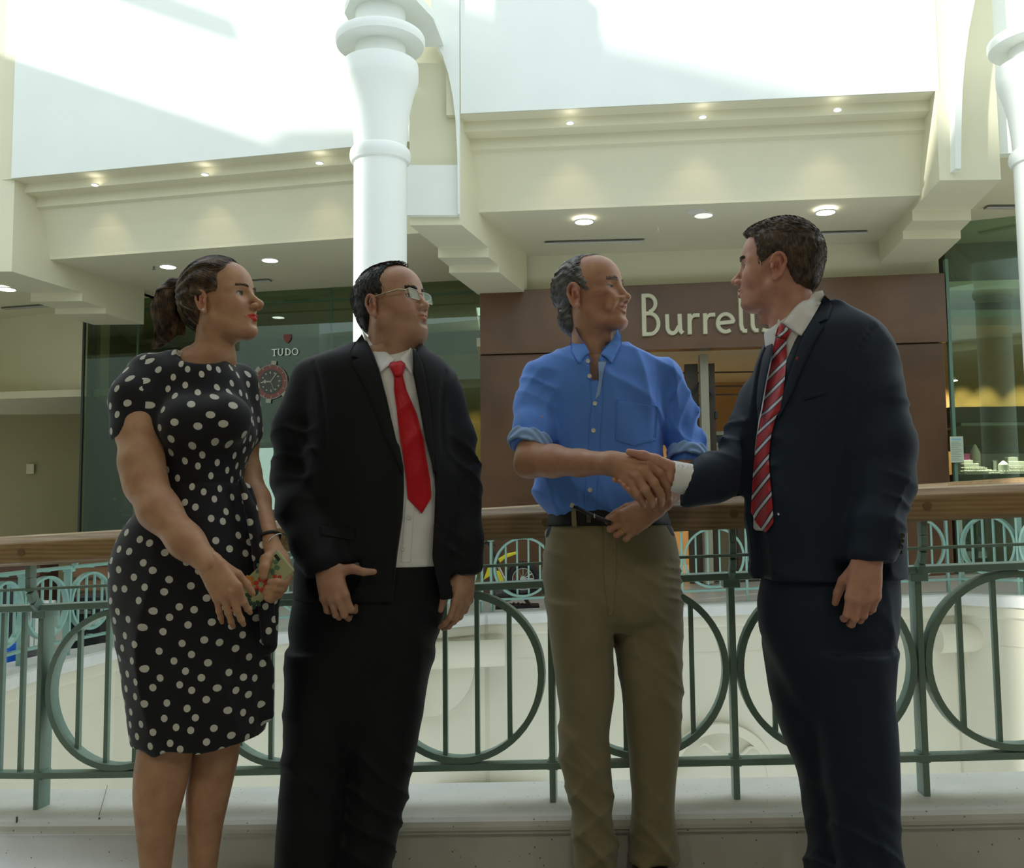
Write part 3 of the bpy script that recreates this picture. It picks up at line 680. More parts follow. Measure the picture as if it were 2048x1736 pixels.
ceil('ceiling', [(-6.3, 13.2), (-.5, 12.2), (-.5, 16), (-6.6, 16.6)], 3.96, .1)
wallbox('wall_left_shop_gold', (-1.5, 14.2, .1), (-.12, 14.1, 3.4), .1, gold)
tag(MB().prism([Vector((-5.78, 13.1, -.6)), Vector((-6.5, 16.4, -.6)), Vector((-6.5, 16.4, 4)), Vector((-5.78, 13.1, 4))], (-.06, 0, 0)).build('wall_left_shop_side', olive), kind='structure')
for x in (-1.15, -.85, -.55): spotl((x, 13.7, 3.15), 45, 46, rot=(math.radians(14), 0, 0))
spotl((-4.2, 14.4, 3.6), 40, 110, col=(1, .95, .8))
spotl((-2.2, 14.0, 3.6), 40, 110, col=(1, .9, .7))
# dark frame with pale lit panel
def bl(x0, x1, y0, y1, off, dep, m, name, parent=None):
    a = QL((x0 + x1) / 2, y0, off); b = QL((x0 + x1) / 2, y1, off); d = a.y; w_ = M(x1 - x0, d)
    t = (LBx - LA); t.z = 0; t.normalize()
    return MB().box(((a + b) / 2) + Vector((0, dep / 2, 0)), (w_, dep, a.z - b.z), (t, Vector((-t.y, t.x, 0)), Vector((0, 0, 1)))).build(name, m, parent)
lb = empty('light_box', QL(540, 960, .2), 'pale blue lit display panel between the woman and the red tie man', 'light box')
bl(455, 640, 882, 1036, .25, .1, black, 'frame', lb); bl(470, 632, 893, 1019, .235, .02, emi('lit_panel', (.72, .86, 1.0), 1.15), 'panel', lb)
bl(455, 640, 874, 882, .22, .15, mat('sill_olive', (.22, .21, .12), .5), 'top_trim', lb)
# counter with glass case beside the woman's arm
gc = empty('display_case', QL(230, 960, 1), 'tall glass display case with dark top behind the woman\'s arm', 'display case')
bl(203, 300, 920, 937, .8, .5, mat('dark_teal', (.03, .06, .05), .4), 'lid', gc); bl(200, 300, 1033, 1050, .8, .5, mat('dark_base', (.035, .04, .03), .4), 'base', gc)
for px in (212, 236): bl(px, px + 2.5, 937, 1033, .82, .03, edge, 'upright', gc)
gm = MB()
for k in range(12):
    q = QL(175 + (k % 6) * 11, 1000 + 26 * (k // 6), .9); gm.lathe(q, [(.001, 0), (.02, .005), (.03, .02), (.001, .05)], 8)
gm.build('glassware', mat('glassware_metal', (.6, .6, .5), .15, metal=.6), gc)  # pale semi-metallic glassware
# brown shelving seen under the handrail at the left
for px0, px1, py0, py1, lab in ((0, 100, 1100, 1178, 'dark brown shelving behind the far railing, leftmost of two'), (165, 330, 1100, 1180, 'orange brown cabinet behind the far railing, beside the woman')):
    d = 12.6; a_ = P(px0, py1, d); b_ = P(px1, py0, d); r = empty('cabinet', ((a_.x + b_.x) / 2, d, a_.z), lab, 'cabinet')
    H = b_.z - a_.z; W = b_.x - a_.x
    MB().box(((a_.x + b_.x) / 2, d, a_.z + H / 2 - .25), (W, .5, H + .5)).build('body', mat('cab_wood', (.24, .12, .055) if px0 else (.12, .055, .035), .5, var=.2, vscale=2), r)
    for k in range(3): MB().box(((a_.x + b_.x) / 2, d - .26, a_.z + H * k / 3), (W, .03, .025)).build('shelf_edge', wood_dk, r)
# roundel watch graphic and lettering on the glass
tL = (LBx - LA); tL.z = 0; tL.normalize()
wc = QL(543, 764, -.015)
wt = empty('watch_sign', wc, 'round red and black watch graphic on the shop glass above the red tie man\'s arm', 'sign')
ZL = Vector((0, 0, 1)); NL = Vector((tL.y, -tL.x, 0)); R_ = M(33.5, 12.6)
bez = mat('bezel_red', (.20, .055, .045), .4); dial = mat('dial_green', (.045, .055, .04), .4); pale = mat('marker_cream', (.42, .40, .30), .5); steel = mat('case_steel', (.36, .35, .28), .35)
def dsc(c, r, th, m, name, off=0): return MB().lathe(c + NL * off, [(.0001, -th), (r, -th), (r, th), (.0001, th)], 48, tL, ZL, NL).build(name, m, wt)
for ang in (62, 118, 242, 298):
    a_ = math.radians(ang + 20); e = tL * math.cos(a_) + ZL * math.sin(a_); MB().bar(wc + e * R_ * .85, wc + e * R_ * 1.27, .07, .012, NL).build('lug', steel, wt)
dsc(wc, R_ * 1.04, .006, steel, 'case', .0); dsc(wc, R_, .006, bez, 'bezel', .004); dsc(wc, R_ * .73, .006, dial, 'dial', .008)
mk = MB()
for k in range(12):
    a_ = math.radians(90 - 30 * k + 3); e = tL * math.cos(a_) + ZL * math.sin(a_); c = wc + NL * .016
    if k % 3 == 0: mk.bar(c + e * R_ * .48, c + e * R_ * .62, .016, .006, NL)
    else: mk.lathe(c + e * R_ * .56, [(.0001, -.002), (.011, -.002), (.011, .003), (.0001, .003)], 12, tL, ZL, NL)
    mk.bar(c + e * R_ * .86, c + e * R_ * .98, .008, .006, NL)
mk.build('hour_markers', pale, wt)
hd = MB(); c = wc + NL * .02
for ang, l_h, w_ in ((178, .46, .018), (52, .62, .012), (-66, .55, .006)):
    a_ = math.radians(ang); e = tL * math.cos(a_) + ZL * math.sin(a_); hd.bar(c, c + e * R_ * l_h, w_, .005, NL)
    if ang == 178: hd.box(c + e * R_ * .36, (.04, .005, .04), ((tL + ZL).normalized(), NL, (ZL - tL).normalized()))
hd.build('hands', pale, wt)
tw = empty('window_lettering', QL(572, 705, -.01), 'pale serif capital letters on the dark shop glass beside the woman\'s chin', 'lettering')
lpL = lambda px, py: QL(px, py)
w1 = M(2.1, 12.6)
def T_(x, y): return [([(x - 5.5, y - 6), (x + 5.5, y - 6.4)], w1, False), ([(x, y - 6), (x + .3, y + 6.5)], w1 * 1.2, False), ([(x - 2.6, y + 6.5), (x + 3, y + 6.4)], w1 * .7, False)]
def U_(x, y): return [([(x - 4, y - 6.5), (x - 4, y + 2), (x - 2.5, y + 5.5), (x, y + 6.2), (x + 2.8, y + 5), (x + 3.8, y + 1), (x + 3.8, y - 6.5)], w1, False), ([(x - 6.2, y - 6.3), (x - 1.8, y - 6.4)], w1 * .7, False), ([(x + 2, y - 6.5), (x + 6, y - 6.6)], w1 * .7, False)]
def D_(x, y): return [([(x - 4, y - 6), (x - 4, y + 6.2)], w1 * 1.2, False), ([(x - 6, y - 6)] + arc(x - 1, y, 5.5, 6.1, 88, -88, 10) + [(x - 6, y + 6.1)], w1, False)]
def O_(x, y): return [(arc(x, y, 5.6, 6.2, 0, 340, 18), w1, True)]
lw = mat('serif_pale', (.85, .9, .8), .5)
for f, x, y in ((T_, 549, 705.5), (U_, 561.5, 704.8), (D_, 576.5, 704.2), (O_, 590.5, 703.6)): letters(f(x, y), tw, 'letter', -.012, .004, lw, lpL)
sh = MB(); pts = [(-7, -9), (7, -9.4), (8, -3), (5, 4), (0, 9), (-5, 4.4), (-8, -3)]
sh.prism([QL(575 + x, 678 + y, -.014) for x, y in pts], (0, .005, 0)); tag(sh.build('shield_emblem', mat('shield_red', (.22, .04, .035), .5), None), 'small dark red shield emblem on the shop glass above the pale letters', 'emblem')

# things standing behind the far railing at the left -----------------------
zf = lambda x: tz(x) + .11
def bundle(px, py, d, sx, sy, sz, m, lab, name, cat, seed):
    c = P(px, py, d); c.z = zf(c.x) + sz * .5; bm = bmesh.new(); bmesh.ops.create_icosphere(bm, subdivisions=4, radius=1)
    for v in bm.verts:
        n = mnoise.noise(v.co * 1.7 + Vector((seed, 0, 0))) * .35 + mnoise.noise(v.co * 4.3 + Vector((0, seed, 0))) * .14
        v.co *= (1 + n); v.co = Vector((v.co.x * sx, v.co.y * sy, max(v.co.z * sz, -sz * .5))) + c
    me = bpy.data.meshes.new(name); bm.to_mesh(me); bm.free(); o = link(name, me, m, smooth=True); return tag(o, lab, cat)
bundle(52, 1310, 7.5, .17, .14, .085, mat('grey_wool', (.075, .065, .065), .95, bump=.4, bscale=120), 'crumpled grey coat on the gallery floor behind the far railing', 'coat', 'coat', 3)
c = P(10, 1330, 7.3); bagm = mat('blue_bag', (.0, .13, .75), .5)
bg_ = empty('carrier_bag', (c.x, 7.25, zf(c.x)), 'bright blue bag on the gallery floor at the left edge', 'bag')
MB().prism([Vector((c.x - .25, 7.2, zf(c.x))), Vector((c.x + .06, 7.2, zf(c.x))), Vector((c.x + .085, 7.2, zf(c.x) + .2)), Vector((c.x - .22, 7.2, zf(c.x) + .22))], (0, .14, 0)).build('body', bagm, bg_)
MB().tube([Vector((c.x - .1, 7.2, zf(c.x) + .2)), Vector((c.x - .09, 7.18, zf(c.x) + .33)), Vector((c.x + .0, 7.18, zf(c.x) + .34)), Vector((c.x + .02, 7.2, zf(c.x) + .2))], .012, 8).build('handle', bagm, bg_)
wsp = empty('slatted_panel', P(83, 1255, 8.0), 'white ribbed panel leaning behind the left post', 'panel')
for k in range(5):
    q = P(66 + k * 9.5, 1250, 8.0); MB().box((q.x, 8.0, q.z - .02), (.03, .03, .44)).build('slat', white, wsp)
q = P(85, 1250, 8.05); MB().box((q.x, 8.04, q.z - .02), (.22, .02, .44)).build('backing', mat('panel_grey', (.5, .52, .48), .5), wsp)
for i, (px, w_, h, lab) in enumerate(((30, .24, .62, 'black upright case behind the far railing at the left edge'), (185, .26, .44, 'black box behind the far railing beside the woman\'s skirt'))):
    d = 8.1 + .5 * i; q = P(px, 1200, d); r = empty('flight_case', (q.x, d, zf(q.x)), lab, 'case')
    MB().box((q.x, d, zf(q.x) + h / 2), (w_, .3, h)).build('body', mat('case_black', (.012, .014, .018), .5), r, bevel=.01)
    MB().box((q.x, d - .16, zf(q.x) + h * .7), (w_ * .5, .02, .03)).build('handle', chrome, r)

# small yellow motorbike on a stand ---------------------------------------
mc = P(1030, 1160, 9.4); yl = mat('yellow_plastic', (.72, .62, .02), .3, coat=.4)
mt = empty('motorbike', (mc.x, 9.4, zf(mc.x)), 'small yellow and black dirt bike behind the far railing between the two middle men', 'motorbike')
def pm(px, py, o=0): q = P(px, py, 9.4 + o); return q
wc_ = pm(1046, 1158); tyre = MB(); RR = M(27, 9.4)
tyre.tube([wc_ + Vector((RR * math.cos(a), 0, RR * math.sin(a))) for a in np.linspace(0, 2 * math.pi, 36, endpoint=False)], .032, 10, closed=True)
for k in range(36):
    a = 2 * math.pi * k / 36; e = Vector((math.cos(a), 0, math.sin(a))); tyre.box(wc_ + e * (RR + .032), (.02, .05, .014), (e, Vector((0, 1, 0)), e.cross(Vector((0, 1, 0)))))
ty = tyre.build('tyre', black, mt)
rim = MB(); rim.ring(wc_, Vector((1, 0, 0)), Vector((0, 0, 1)), RR - .02, .012, .03)
for k in range(12):
    a = math.pi * 2 * k / 12; rim.tube([wc_, wc_ + Vector((math.cos(a), 0, math.sin(a))) * (RR - .02)], .003, 5)
rim.lathe(wc_, [(.001, -.03), (.03, -.03), (.03, .03), (.001, .03)], 16, Vector((1, 0, 0)), Vector((0, 0, 1)), Vector((0, 1, 0))); rim.build('rim', chrome, ty)
MB().prism([pm(996, 1118, -.06), pm(1012, 1108, -.06), pm(1034, 1103, -.06), pm(1032, 1109, -.06), pm(1010, 1117, -.06), pm(1000, 1126, -.06)], (0, .1, 0)).build('mudguard', yl, mt, bevel=.006)
MB().prism([pm(967, 1160, -.07), pm(978, 1128, -.07), pm(984, 1150, -.07)], (0, .12, 0)).build('side_panel', yl, mt, bevel=.006)
MB().prism([pm(990, 1142, -.08), pm(1001, 1143, -.08), pm(1008, 1162, -.08), pm(998, 1165, -.08)], (0, .14, 0)).build('side_panel', yl, mt, bevel=.006)
for o in (-.07, .07): MB().tube([pm(995, 1130, o), pm(1010, 1160, o), pm(1046, 1158, o * .8)][:2] + [pm(1014, 1166, o)], .012, 10).build('fork', chrome, mt)
MB().tube([pm(975, 1085), pm(985, 1100), pm(995, 1128), pm(1012, 1165), pm(1046, 1158)], .014, 8).build('frame', black, mt)
MB().tube([pm(968, 1086, -.15), pm(980, 1084, 0), pm(990, 1092, .15)], .011, 8).build('handlebar', black, mt)
eng = bmesh.new(); bmesh.ops.create_icosphere(eng, subdivisions=3, radius=1)
for v in eng.verts:
    n = mnoise.noise(v.co * 3) * .3; q = pm(1005, 1190); v.co = Vector((v.co.x * .10 * (1 + n), v.co.y * .06, v.co.z * .07 * (1 + n))) + q
me = bpy.data.meshes.new('engine'); eng.to_mesh(me); eng.free(); setp(link('engine', me, mat('engine_metal', (.06, .055, .05), .4, metal=.5)), mt)
ch = MB(); q0 = pm(1032, 1212)
for k in range(14):
    a = math.pi * 2 * k / 14; ch.lathe(q0 + Vector((.10 * math.cos(a), -.05, .03 * math.sin(a))), [(.004, -.01), (.012, -.01), (.012, .01), (.004, .01)], 8, Vector((1, 0, 0)), Vector((0, 0, 1)), Vector((0, 1, 0)))
ch.build('chain', black, mt)
std = MB(); zf0 = zf(mc.x)
std.box((mc.x + .02, 9.4, zf0 + .03), (.42, .3, .05)); std.bar(pm(1000, 1200, -.1), Vector((mc.x - .05, 9.28, zf0 + .04)), .03, .03); std.bar(pm(1050, 1196, -.1), Vector((mc.x + .15, 9.28, zf0 + .04)), .03, .03)
std.build('stand', black, mt)

tag(MB().box((-10.3, 12.3, 1.5), (.2, 10.5, 5.4)).build('wall_left_end', cream), kind='structure')
tag(MB().box((-7.5, 17.1, 1.5), (6, .2, 5.4)).build('wall_back_corridor', cream), kind='structure')
tag(MB().box((9.5, 10.8, 1.9), (.2, 8.0, 4.8)).build('wall_right_end', cream), kind='structure')
# ---------------------------------------------------------------- near side of the atrium (behind and above the viewer), with added sun blockers
tag(MB().box((0, -2.0, 4.12), (24, 8.4, .2)).build('ceiling', cream), kind='structure')
tag(MB().box((0, -6.1, 2), (24, .2, 4.4)).build('wall_front', mat('near_wall', (.55, .50, .38), .8)), kind='structure')
tag(MB().box((-11.9, -1.6, 2), (.2, 9.2, 4.4)).build('wall_left_near', cream), kind='structure')
tag(MB().box((11.9, -1.6, 2), (.2, 9.2, 4.4)).build('wall_right_near', cream), kind='structure')
tag(MB().prism([Vector((x, 2.4, z)) for x, z in [(-12, 4.2), (-12, 5.6), (12, 5.6), (12, 4.2)]], (0, -.3, 0)).build('wall_front_upper', white), kind='structure')
lw_prof = [(3.0, -1), (3.0, 14.0), (3.4, 12.75), (4.2, 12.2), (5.3, 11.45), (5.32, 13.0), (7.1, 13.0), (7.1, 9.1), (7.6, 8.9), (7.62, 9.6), (7.72, 9.6), (7.75, 8.83), (8.85, 8.38), (10.6, 7.65), (16, 7.65), (16, -1)]
hole = [(5.03, 7.2), (5.17, 7.2), (5.17, 9.2), (5.03, 9.2)]
def sun_slab(name, poly, x0=-8.9): return tag(MB().prism([Vector((x0, y, z)) for y, z in poly], (-.25, 0, 0)).build(name, white), kind='structure')  # unseen slabs, edges shaped to cut sun patches on the far walls
sun_slab('sun_blocker', [(2.6, -1), (2.6, 13.6), (3.4, 12.75), (4.2, 12.2), (4.88, 11.7), (4.88, -1)])
sun_slab('sun_blocker_mid', [(5.30, -1), (5.30, 11.42), (5.6, 11.2), (5.62, 10.35), (6.3, 10.0), (6.32, 10.5), (6.45, 10.5), (6.47, 9.9), (7.1, 9.3), (7.1, -1)])
sun_slab('sun_blocker_low', [(4.88, -1), (5.30, -1), (5.30, 7.2), (4.88, 7.2)])
sun_slab('sun_blocker_high', [(4.88, 9.9), (5.30, 9.9), (5.30, 11.42), (4.88, 11.7)])  # gap left below so sun stripes the column
sun_slab('sun_blocker_back', [(7.1, -1), (7.1, 9.1), (7.6, 8.9), (8.85, 8.38), (10.4, 7.74), (10.4, -1)])
for k, (y0_, z0_, lab) in enumerate(((7.35, 10.1, 'added white bar nearest the column, breaking up the sunlight'), (8.3, 10.0, 'added white bar at the left end, breaking up the sunlight'))):
    tag(MB().bar(Vector((-9.0, y0_, z0_)), Vector((-9.0, y0_ + 1.7, z0_ - .55)), .14, .22).build('sun_streak_bar', white), lab, 'beam', 'added bars that streak the sunlight')  # unseen bars added to streak the sun on the upper walls
for i, (x, y) in enumerate(((-2.4, -1.2), (.2, -1.6), (2.8, -1.2))):
    c = Vector((x, y, 3.99)); r = empty('ceiling_light', c, ['added round ceiling light on the viewer side, left', 'added round ceiling light on the viewer side, middle', 'added round ceiling light on the viewer side, right'][i], 'ceiling light', 'added near gallery lights')
    MB().lathe(c, [(.001, -.01), (.16, -.01), (.16, .01), (.001, .01)], 24).build('diffuser', lamp_w, r)
    l = bpy.data.lights.new('added_gallery_lamp', 'AREA'); l.shape = 'DISK'; l.size = .5; l.energy = 13; l.color = (1, .93, .82)  # unseen lamps added to brighten the faces from the viewer side
    o = bpy.data.objects.new('added_gallery_lamp', l); COL.objects.link(o); o.location = c - Vector((0, 0, .03))
# ================================================================ implicit modelling toolkit (people and cloth)
_fn = np.array(_f); _rn = np.array(_r); _un = np.array(_u)
def Pn(px, py, d):
    px = np.asarray(px, float); py = np.asarray(py, float); d = np.asarray(d, float)
    v = _rn * ((px - CX) / FPX)[..., None] + _un * ((CY - py) / FPX)[..., None] + _fn
    v = v * (d / v[..., 1])[..., None]; v = v.copy(); v[..., 2] += CAMZ
    return v
class Field:
    def __init__(s, lo, hi, h):
        s.h = h; s.lo = np.array(lo, float); n = np.ceil((np.array(hi) - s.lo) / h).astype(int) + 1
        s.ax = [(s.lo[i] + h * np.arange(n[i])).astype(np.float32) for i in range(3)]
        s.V = np.full(n, .5, np.float32)
    def sl(s, lo, hi, m):
        out = []
        for i in range(3):
            a = int(np.clip(np.floor((lo[i] - m - s.lo[i]) / s.h), 0, s.V.shape[i])); b = int(np.clip(np.ceil((hi[i] + m - s.lo[i]) / s.h) + 1, 0, s.V.shape[i]))
            if b <= a: return None
            out.append(slice(a, b))
        return tuple(out)
    def grid(s, S_): return s.ax[0][S_[0]][:, None, None], s.ax[1][S_[1]][None, :, None], s.ax[2][S_[2]][None, None, :]
    def add(s, prim, k=.01, op='u'):
        lo, hi, fn = prim; S_ = s.sl(lo, hi, k + .03)
        if S_ is None: return s
        X, Y, Z = s.grid(S_); d = fn(X, Y, Z); a = s.V[S_]
        if op == 'u':
            h = np.clip(.5 + .5 * (a - d) / k, 0, 1); s.V[S_] = a * (1 - h) + d * h - k * h * (1 - h)
        elif op == 's':
            d = -d; h = np.clip(.5 - .5 * (a - d) / k, 0, 1); s.V[S_] = a * (1 - h) + d * h + k * h * (1 - h)
        return s
    def sub(s, prim, k=.01): return s.add(prim, k, 's')
    def sample(s, p):
        q = (p - s.lo) / s.h; n = np.array(s.V.shape); ok = np.all((q >= 0) & (q < n - 1.001), axis=-1)
        q = np.clip(q, 0, n - 1.001); i = q.astype(int); f = q - i; V = s.V; out = 0
        for dx in (0, 1):
            for dy in (0, 1):
                for dz in (0, 1):
                    wgt = (f[..., 0] if dx else 1 - f[..., 0]) * (f[..., 1] if dy else 1 - f[..., 1]) * (f[..., 2] if dz else 1 - f[..., 2])
                    out = out + wgt * V[i[..., 0] + dx, i[..., 1] + dy, i[..., 2] + dz]
        return np.where(ok, out, .5)
    def fold(s, amp, dirs, seed=0, lo=None, hi=None, warp=.35):
        """cloth folds: ridged waves along the given directions, amplitude in metres"""
        S_ = s.sl(lo if lo is not None else s.lo, hi if hi is not None else s.lo + s.h * np.array(s.V.shape), 0)
        if S_ is None: return s
        X, Y, Z = s.grid(S_); r = np.random.default_rng(seed); acc = 0
        w = sum(np.sin((X * a + Y * b + Z * c) * 1.0 + p) for a, b, c, p in zip(r.uniform(-14, 14, 4), r.uniform(-14, 14, 4), r.uniform(-14, 14, 4), r.uniform(0, 6, 4)))
        m = .5 + .5 * np.sin(X * r.uniform(6, 12) + Z * r.uniform(6, 12) + Y * 7 + r.uniform(0, 6))
        for (dx, dy, dz, wl) in dirs:
            kk = 2 * math.pi / wl; ph = (X * dx + Y * dy + Z * dz) * kk + w * warp * 2.2 + r.uniform(0, 6)
            acc = acc + (1 - np.abs(np.sin(ph * .5))) ** 2
        env = 1.0
        if lo is not None:
            env = 1
            for A, l, h_ in ((X, lo[0], hi[0]), (Y, lo[1], hi[1]), (Z, lo[2], hi[2])):
                t = np.clip((A - l) / (h_ - l + 1e-6), 0, 1); env = env * np.clip(4 * t * (1 - t) * 1.6, 0, 1)
        s.V[S_] -= (amp * m * env * (acc / len(dirs) - .3)).astype(np.float32)
        return s
    def mesh(s, smooth=1):
        V = s.V; ins = V < 0
        c = [ins[a:V.shape[0] - 1 + a, b:V.shape[1] - 1 + b, e:V.shape[2] - 1 + e] for a in (0, 1) for b in (0, 1) for e in (0, 1)]
        cnt = sum(x.astype(np.int8) for x in c); act = (cnt > 0) & (cnt < 8); idx = np.argwhere(act)
        if len(idx) == 0: return np.zeros((0, 3)), np.zeros((0, 4), int)
        corners = np.array([(a, b, e) for a in (0, 1) for b in (0, 1) for e in (0, 1)])
        vals = np.stack([V[idx[:, 0] + a, idx[:, 1] + b, idx[:, 2] + e] for a, b, e in corners], 1)
        acc = np.zeros((len(idx), 3)); num = np.zeros(len(idx))
        for i in range(8):
            for j in range(i + 1, 8):
                if abs(corners[i] - corners[j]).sum() != 1: continue
                m = (vals[:, i] < 0) != (vals[:, j] < 0); t = np.where(m, vals[:, i] / (vals[:, i] - vals[:, j] + 1e-12), 0)
                p = corners[i] + t[:, None] * (corners[j] - corners[i]); acc += p * m[:, None]; num += m
        vert = s.lo + s.h * (idx + acc / num[:, None])
        ids = np.full(act.shape, -1, np.int64); ids[tuple(idx.T)] = np.arange(len(idx)); faces = []
        for ax_ in range(3):
            A = [slice(1, -1)] * 3; A[ax_] = slice(0, V.shape[ax_] - 1); B_ = list(A); B_[ax_] = slice(1, V.shape[ax_])
            x = ins[tuple(A)]; y = ins[tuple(B_)]; m = np.argwhere(x != y)
            if not len(m): continue
            off = np.array([1, 1, 1]); off[ax_] = 0; g = m + off; sg = x[tuple(m.T)]
            o1, o2 = [a for a in range(3) if a != ax_]
            if ax_ == 1: o1, o2 = o2, o1
            e1 = np.zeros(3, int); e1[o1] = 1; e2 = np.zeros(3, int); e2[o2] = 1
            q = np.stack([ids[tuple((g - e1 - e2).T)], ids[tuple((g - e2).T)], ids[tuple(g.T)], ids[tuple((g - e1).T)]], 1)
            q[~sg] = q[~sg][:, ::-1]; faces.append(q)
        F = np.concatenate(faces); F = F[(F >= 0).all(1)]
        for _ in range(smooth):
            su = np.zeros_like(vert); n = np.zeros(len(vert))
            for a in range(4):
                i0 = F[:, a]; i1 = F[:, (a + 1) % 4]
                for k_ in range(3): su[:, k_] += np.bincount(i0, vert[i1, k_], len(vert)) + np.bincount(i1, vert[i0, k_], len(vert))
                n += np.bincount(i0, minlength=len(vert)) + np.bincount(i1, minlength=len(vert))
            vert = vert * .45 + .55 * su / np.maximum(n, 1)[:, None]
        return vert, F
def V3(p): return np.array(p, float)
def cone(a, b, ra, rb, flat=None, caps=False):
    a = V3(a); b = V3(b); m = max(ra, rb)
    lo = np.minimum(a, b) - m; hi = np.maximum(a, b) + m; ab = b - a; L2 = float(ab @ ab) + 1e-12
    if flat is not None: nf, ff = V3(flat[0]) / np.linalg.norm(flat[0]), flat[1]; lo -= m * max(0, ff - 1); hi += m * max(0, ff - 1)
    def fn(X, Y, Z):
        x = X - a[0]; y = Y - a[1]; z = Z - a[2]; t = np.clip((x * ab[0] + y * ab[1] + z * ab[2]) / L2, 0, 1)
        x = x - t * ab[0]; y = y - t * ab[1]; z = z - t * ab[2]; r = ra + (rb - ra) * t
        if flat is not None:
            q = x * nf[0] + y * nf[1] + z * nf[2]; k = q * (1 / ff - 1); x = x + nf[0] * k; y = y + nf[1] * k; z = z + nf[2] * k
            return (np.sqrt(x * x + y * y + z * z) - r) * min(1, ff)
        return np.sqrt(x * x + y * y + z * z) - r
    return lo, hi, fn
def ell(c, r, R=None):
    c = V3(c); r = V3(r); m = r if R is None else np.full(3, r.max())
    Rm = None if R is None else np.array(R, float)  # columns = axes
    def fn(X, Y, Z):
        x = X - c[0]; y = Y - c[1]; z = Z - c[2]
        if Rm is not None: x, y, z = (x * Rm[0, i] + y * Rm[1, i] + z * Rm[2, i] for i in range(3))
        k0 = np.sqrt((x / r[0]) ** 2 + (y / r[1]) ** 2 + (z / r[2]) ** 2) + 1e-9; k1 = np.sqrt((x / r[0] ** 2) ** 2 + (y / r[1] ** 2) ** 2 + (z / r[2] ** 2) ** 2) + 1e-9
        return k0 * (k0 - 1) / k1
    return c - m, c + m, fn
def loft(secs):
    """secs: (z, cx, cy, rx, ry, n, yaw) sorted or not"""
    a = np.array(sorted([tuple(s) + (2.2, 0.0)[len(s) - 5:] if len(s) < 7 else tuple(s) for s in secs]), float)
    z = a[:, 0]; lo = np.array([(a[:, 1] - a[:, 3:5].max(1)).min(), (a[:, 2] - a[:, 3:5].max(1)).min(), z[0]]); hi = np.array([(a[:, 1] + a[:, 3:5].max(1)).max(), (a[:, 2] + a[:, 3:5].max(1)).max(), z[-1]])
    def sm(zz, col):
        # monotone-ish cubic via fine linear table smoothed
        t = np.linspace(z[0], z[-1], 240); v = np.interp(t, z, col); kz = 9
        vp = np.pad(v, kz, mode='edge'); vs = np.convolve(vp, np.ones(2 * kz + 1) / (2 * kz + 1), 'valid'); return np.interp(zz, t, vs)
    def fn(X, Y, Z):
        zz = Z.ravel(); cx, cy, rx, ry, n, yw = [sm(zz, a[:, i])[None, None, :] for i in range(1, 7)]
        x = X - cx; y = Y - cy; c_, s_ = np.cos(yw), np.sin(yw); x, y = x * c_ + y * s_, -x * s_ + y * c_
        q = (np.abs(x / rx) ** n + np.abs(y / ry) ** n) ** (1 / n); d = (q - 1) * np.minimum(rx, ry)
        e = np.maximum(z[0] - zz, zz - z[-1])[None, None, :]
        return np.maximum(d, e).astype(np.float32)
    return lo, hi, fn
def secs_px(rows, d, z_n=2.3):
    out = []
    for row in rows:
        py, l, r_, ry = row[:4]; dd = row[4] if len(row) > 4 else d; n = row[5] if len(row) > 5 else z_n
        c = P((l + r_) / 2, py, dd); out.append((c.z, c.x, dd, M((r_ - l) / 2, dd), ry, n, 0.0))
    return out
def poly2(poly, axes=(0, 2), lo3=-9.0, hi3=9.0, r=0.0):
    """signed distance of an extruded polygon; axes = the two world axes of the polygon"""
    pl = np.array(poly, float); o = [i for i in range(3) if i not in axes][0]
    lo = np.full(3, -9.0); hi = np.full(3, 9.0); lo[axes[0]] = pl[:, 0].min(); hi[axes[0]] = pl[:, 0].max(); lo[axes[1]] = pl[:, 1].min(); hi[axes[1]] = pl[:, 1].max(); lo[o] = lo3; hi[o] = hi3
    def fn(X, Y, Z):
        A = (X, Y, Z); u = A[axes[0]]; v = A[axes[1]]; u, v = np.broadcast_arrays(u, v); best = np.full(u.shape, 1e9, np.float32); ins = np.zeros(u.shape, bool); n = len(pl)
        for i in range(n):
            ax_, ay_ = pl[i]; bx_, by_ = pl[(i + 1) % n]; ex, ey = bx_ - ax_, by_ - ay_
            t = np.clip(((u - ax_) * ex + (v - ay_) * ey) / (ex * ex + ey * ey + 1e-12), 0, 1)
            best = np.minimum(best, (u - ax_ - t * ex) ** 2 + (v - ay_ - t * ey) ** 2)
            cnd = ((ay_ > v) != (by_ > v)); ins ^= cnd & (u < (bx_ - ax_) * (v - ay_) / ((by_ - ay_) if by_ != ay_ else 1e-9) + ax_)
        d = np.sqrt(best) * np.where(ins, -1, 1) - r
        return np.maximum(np.maximum(d, lo3 - A[o]), A[o] - hi3).astype(np.float32)
    return lo, hi, fn
def raycast(fields, px, py, d0, d1, step=.004):
    ts = np.arange(d0, d1, step); best = np.full(px.shape, np.nan); prev = None
    for t in ts:
        p = Pn(px, py, np.full(px.shape, t)); v = np.min([f.sample(p) for f in fields], 0)
        hit = np.isnan(best) & (v < 0)
        if hit.any():
            if prev is None: best[hit] = t
            else: best[hit] = t - step * np.clip(-v / (prev - v + 1e-9), 0, 1)[hit]
        prev = v
        if not np.isnan(best).any(): break
    return best
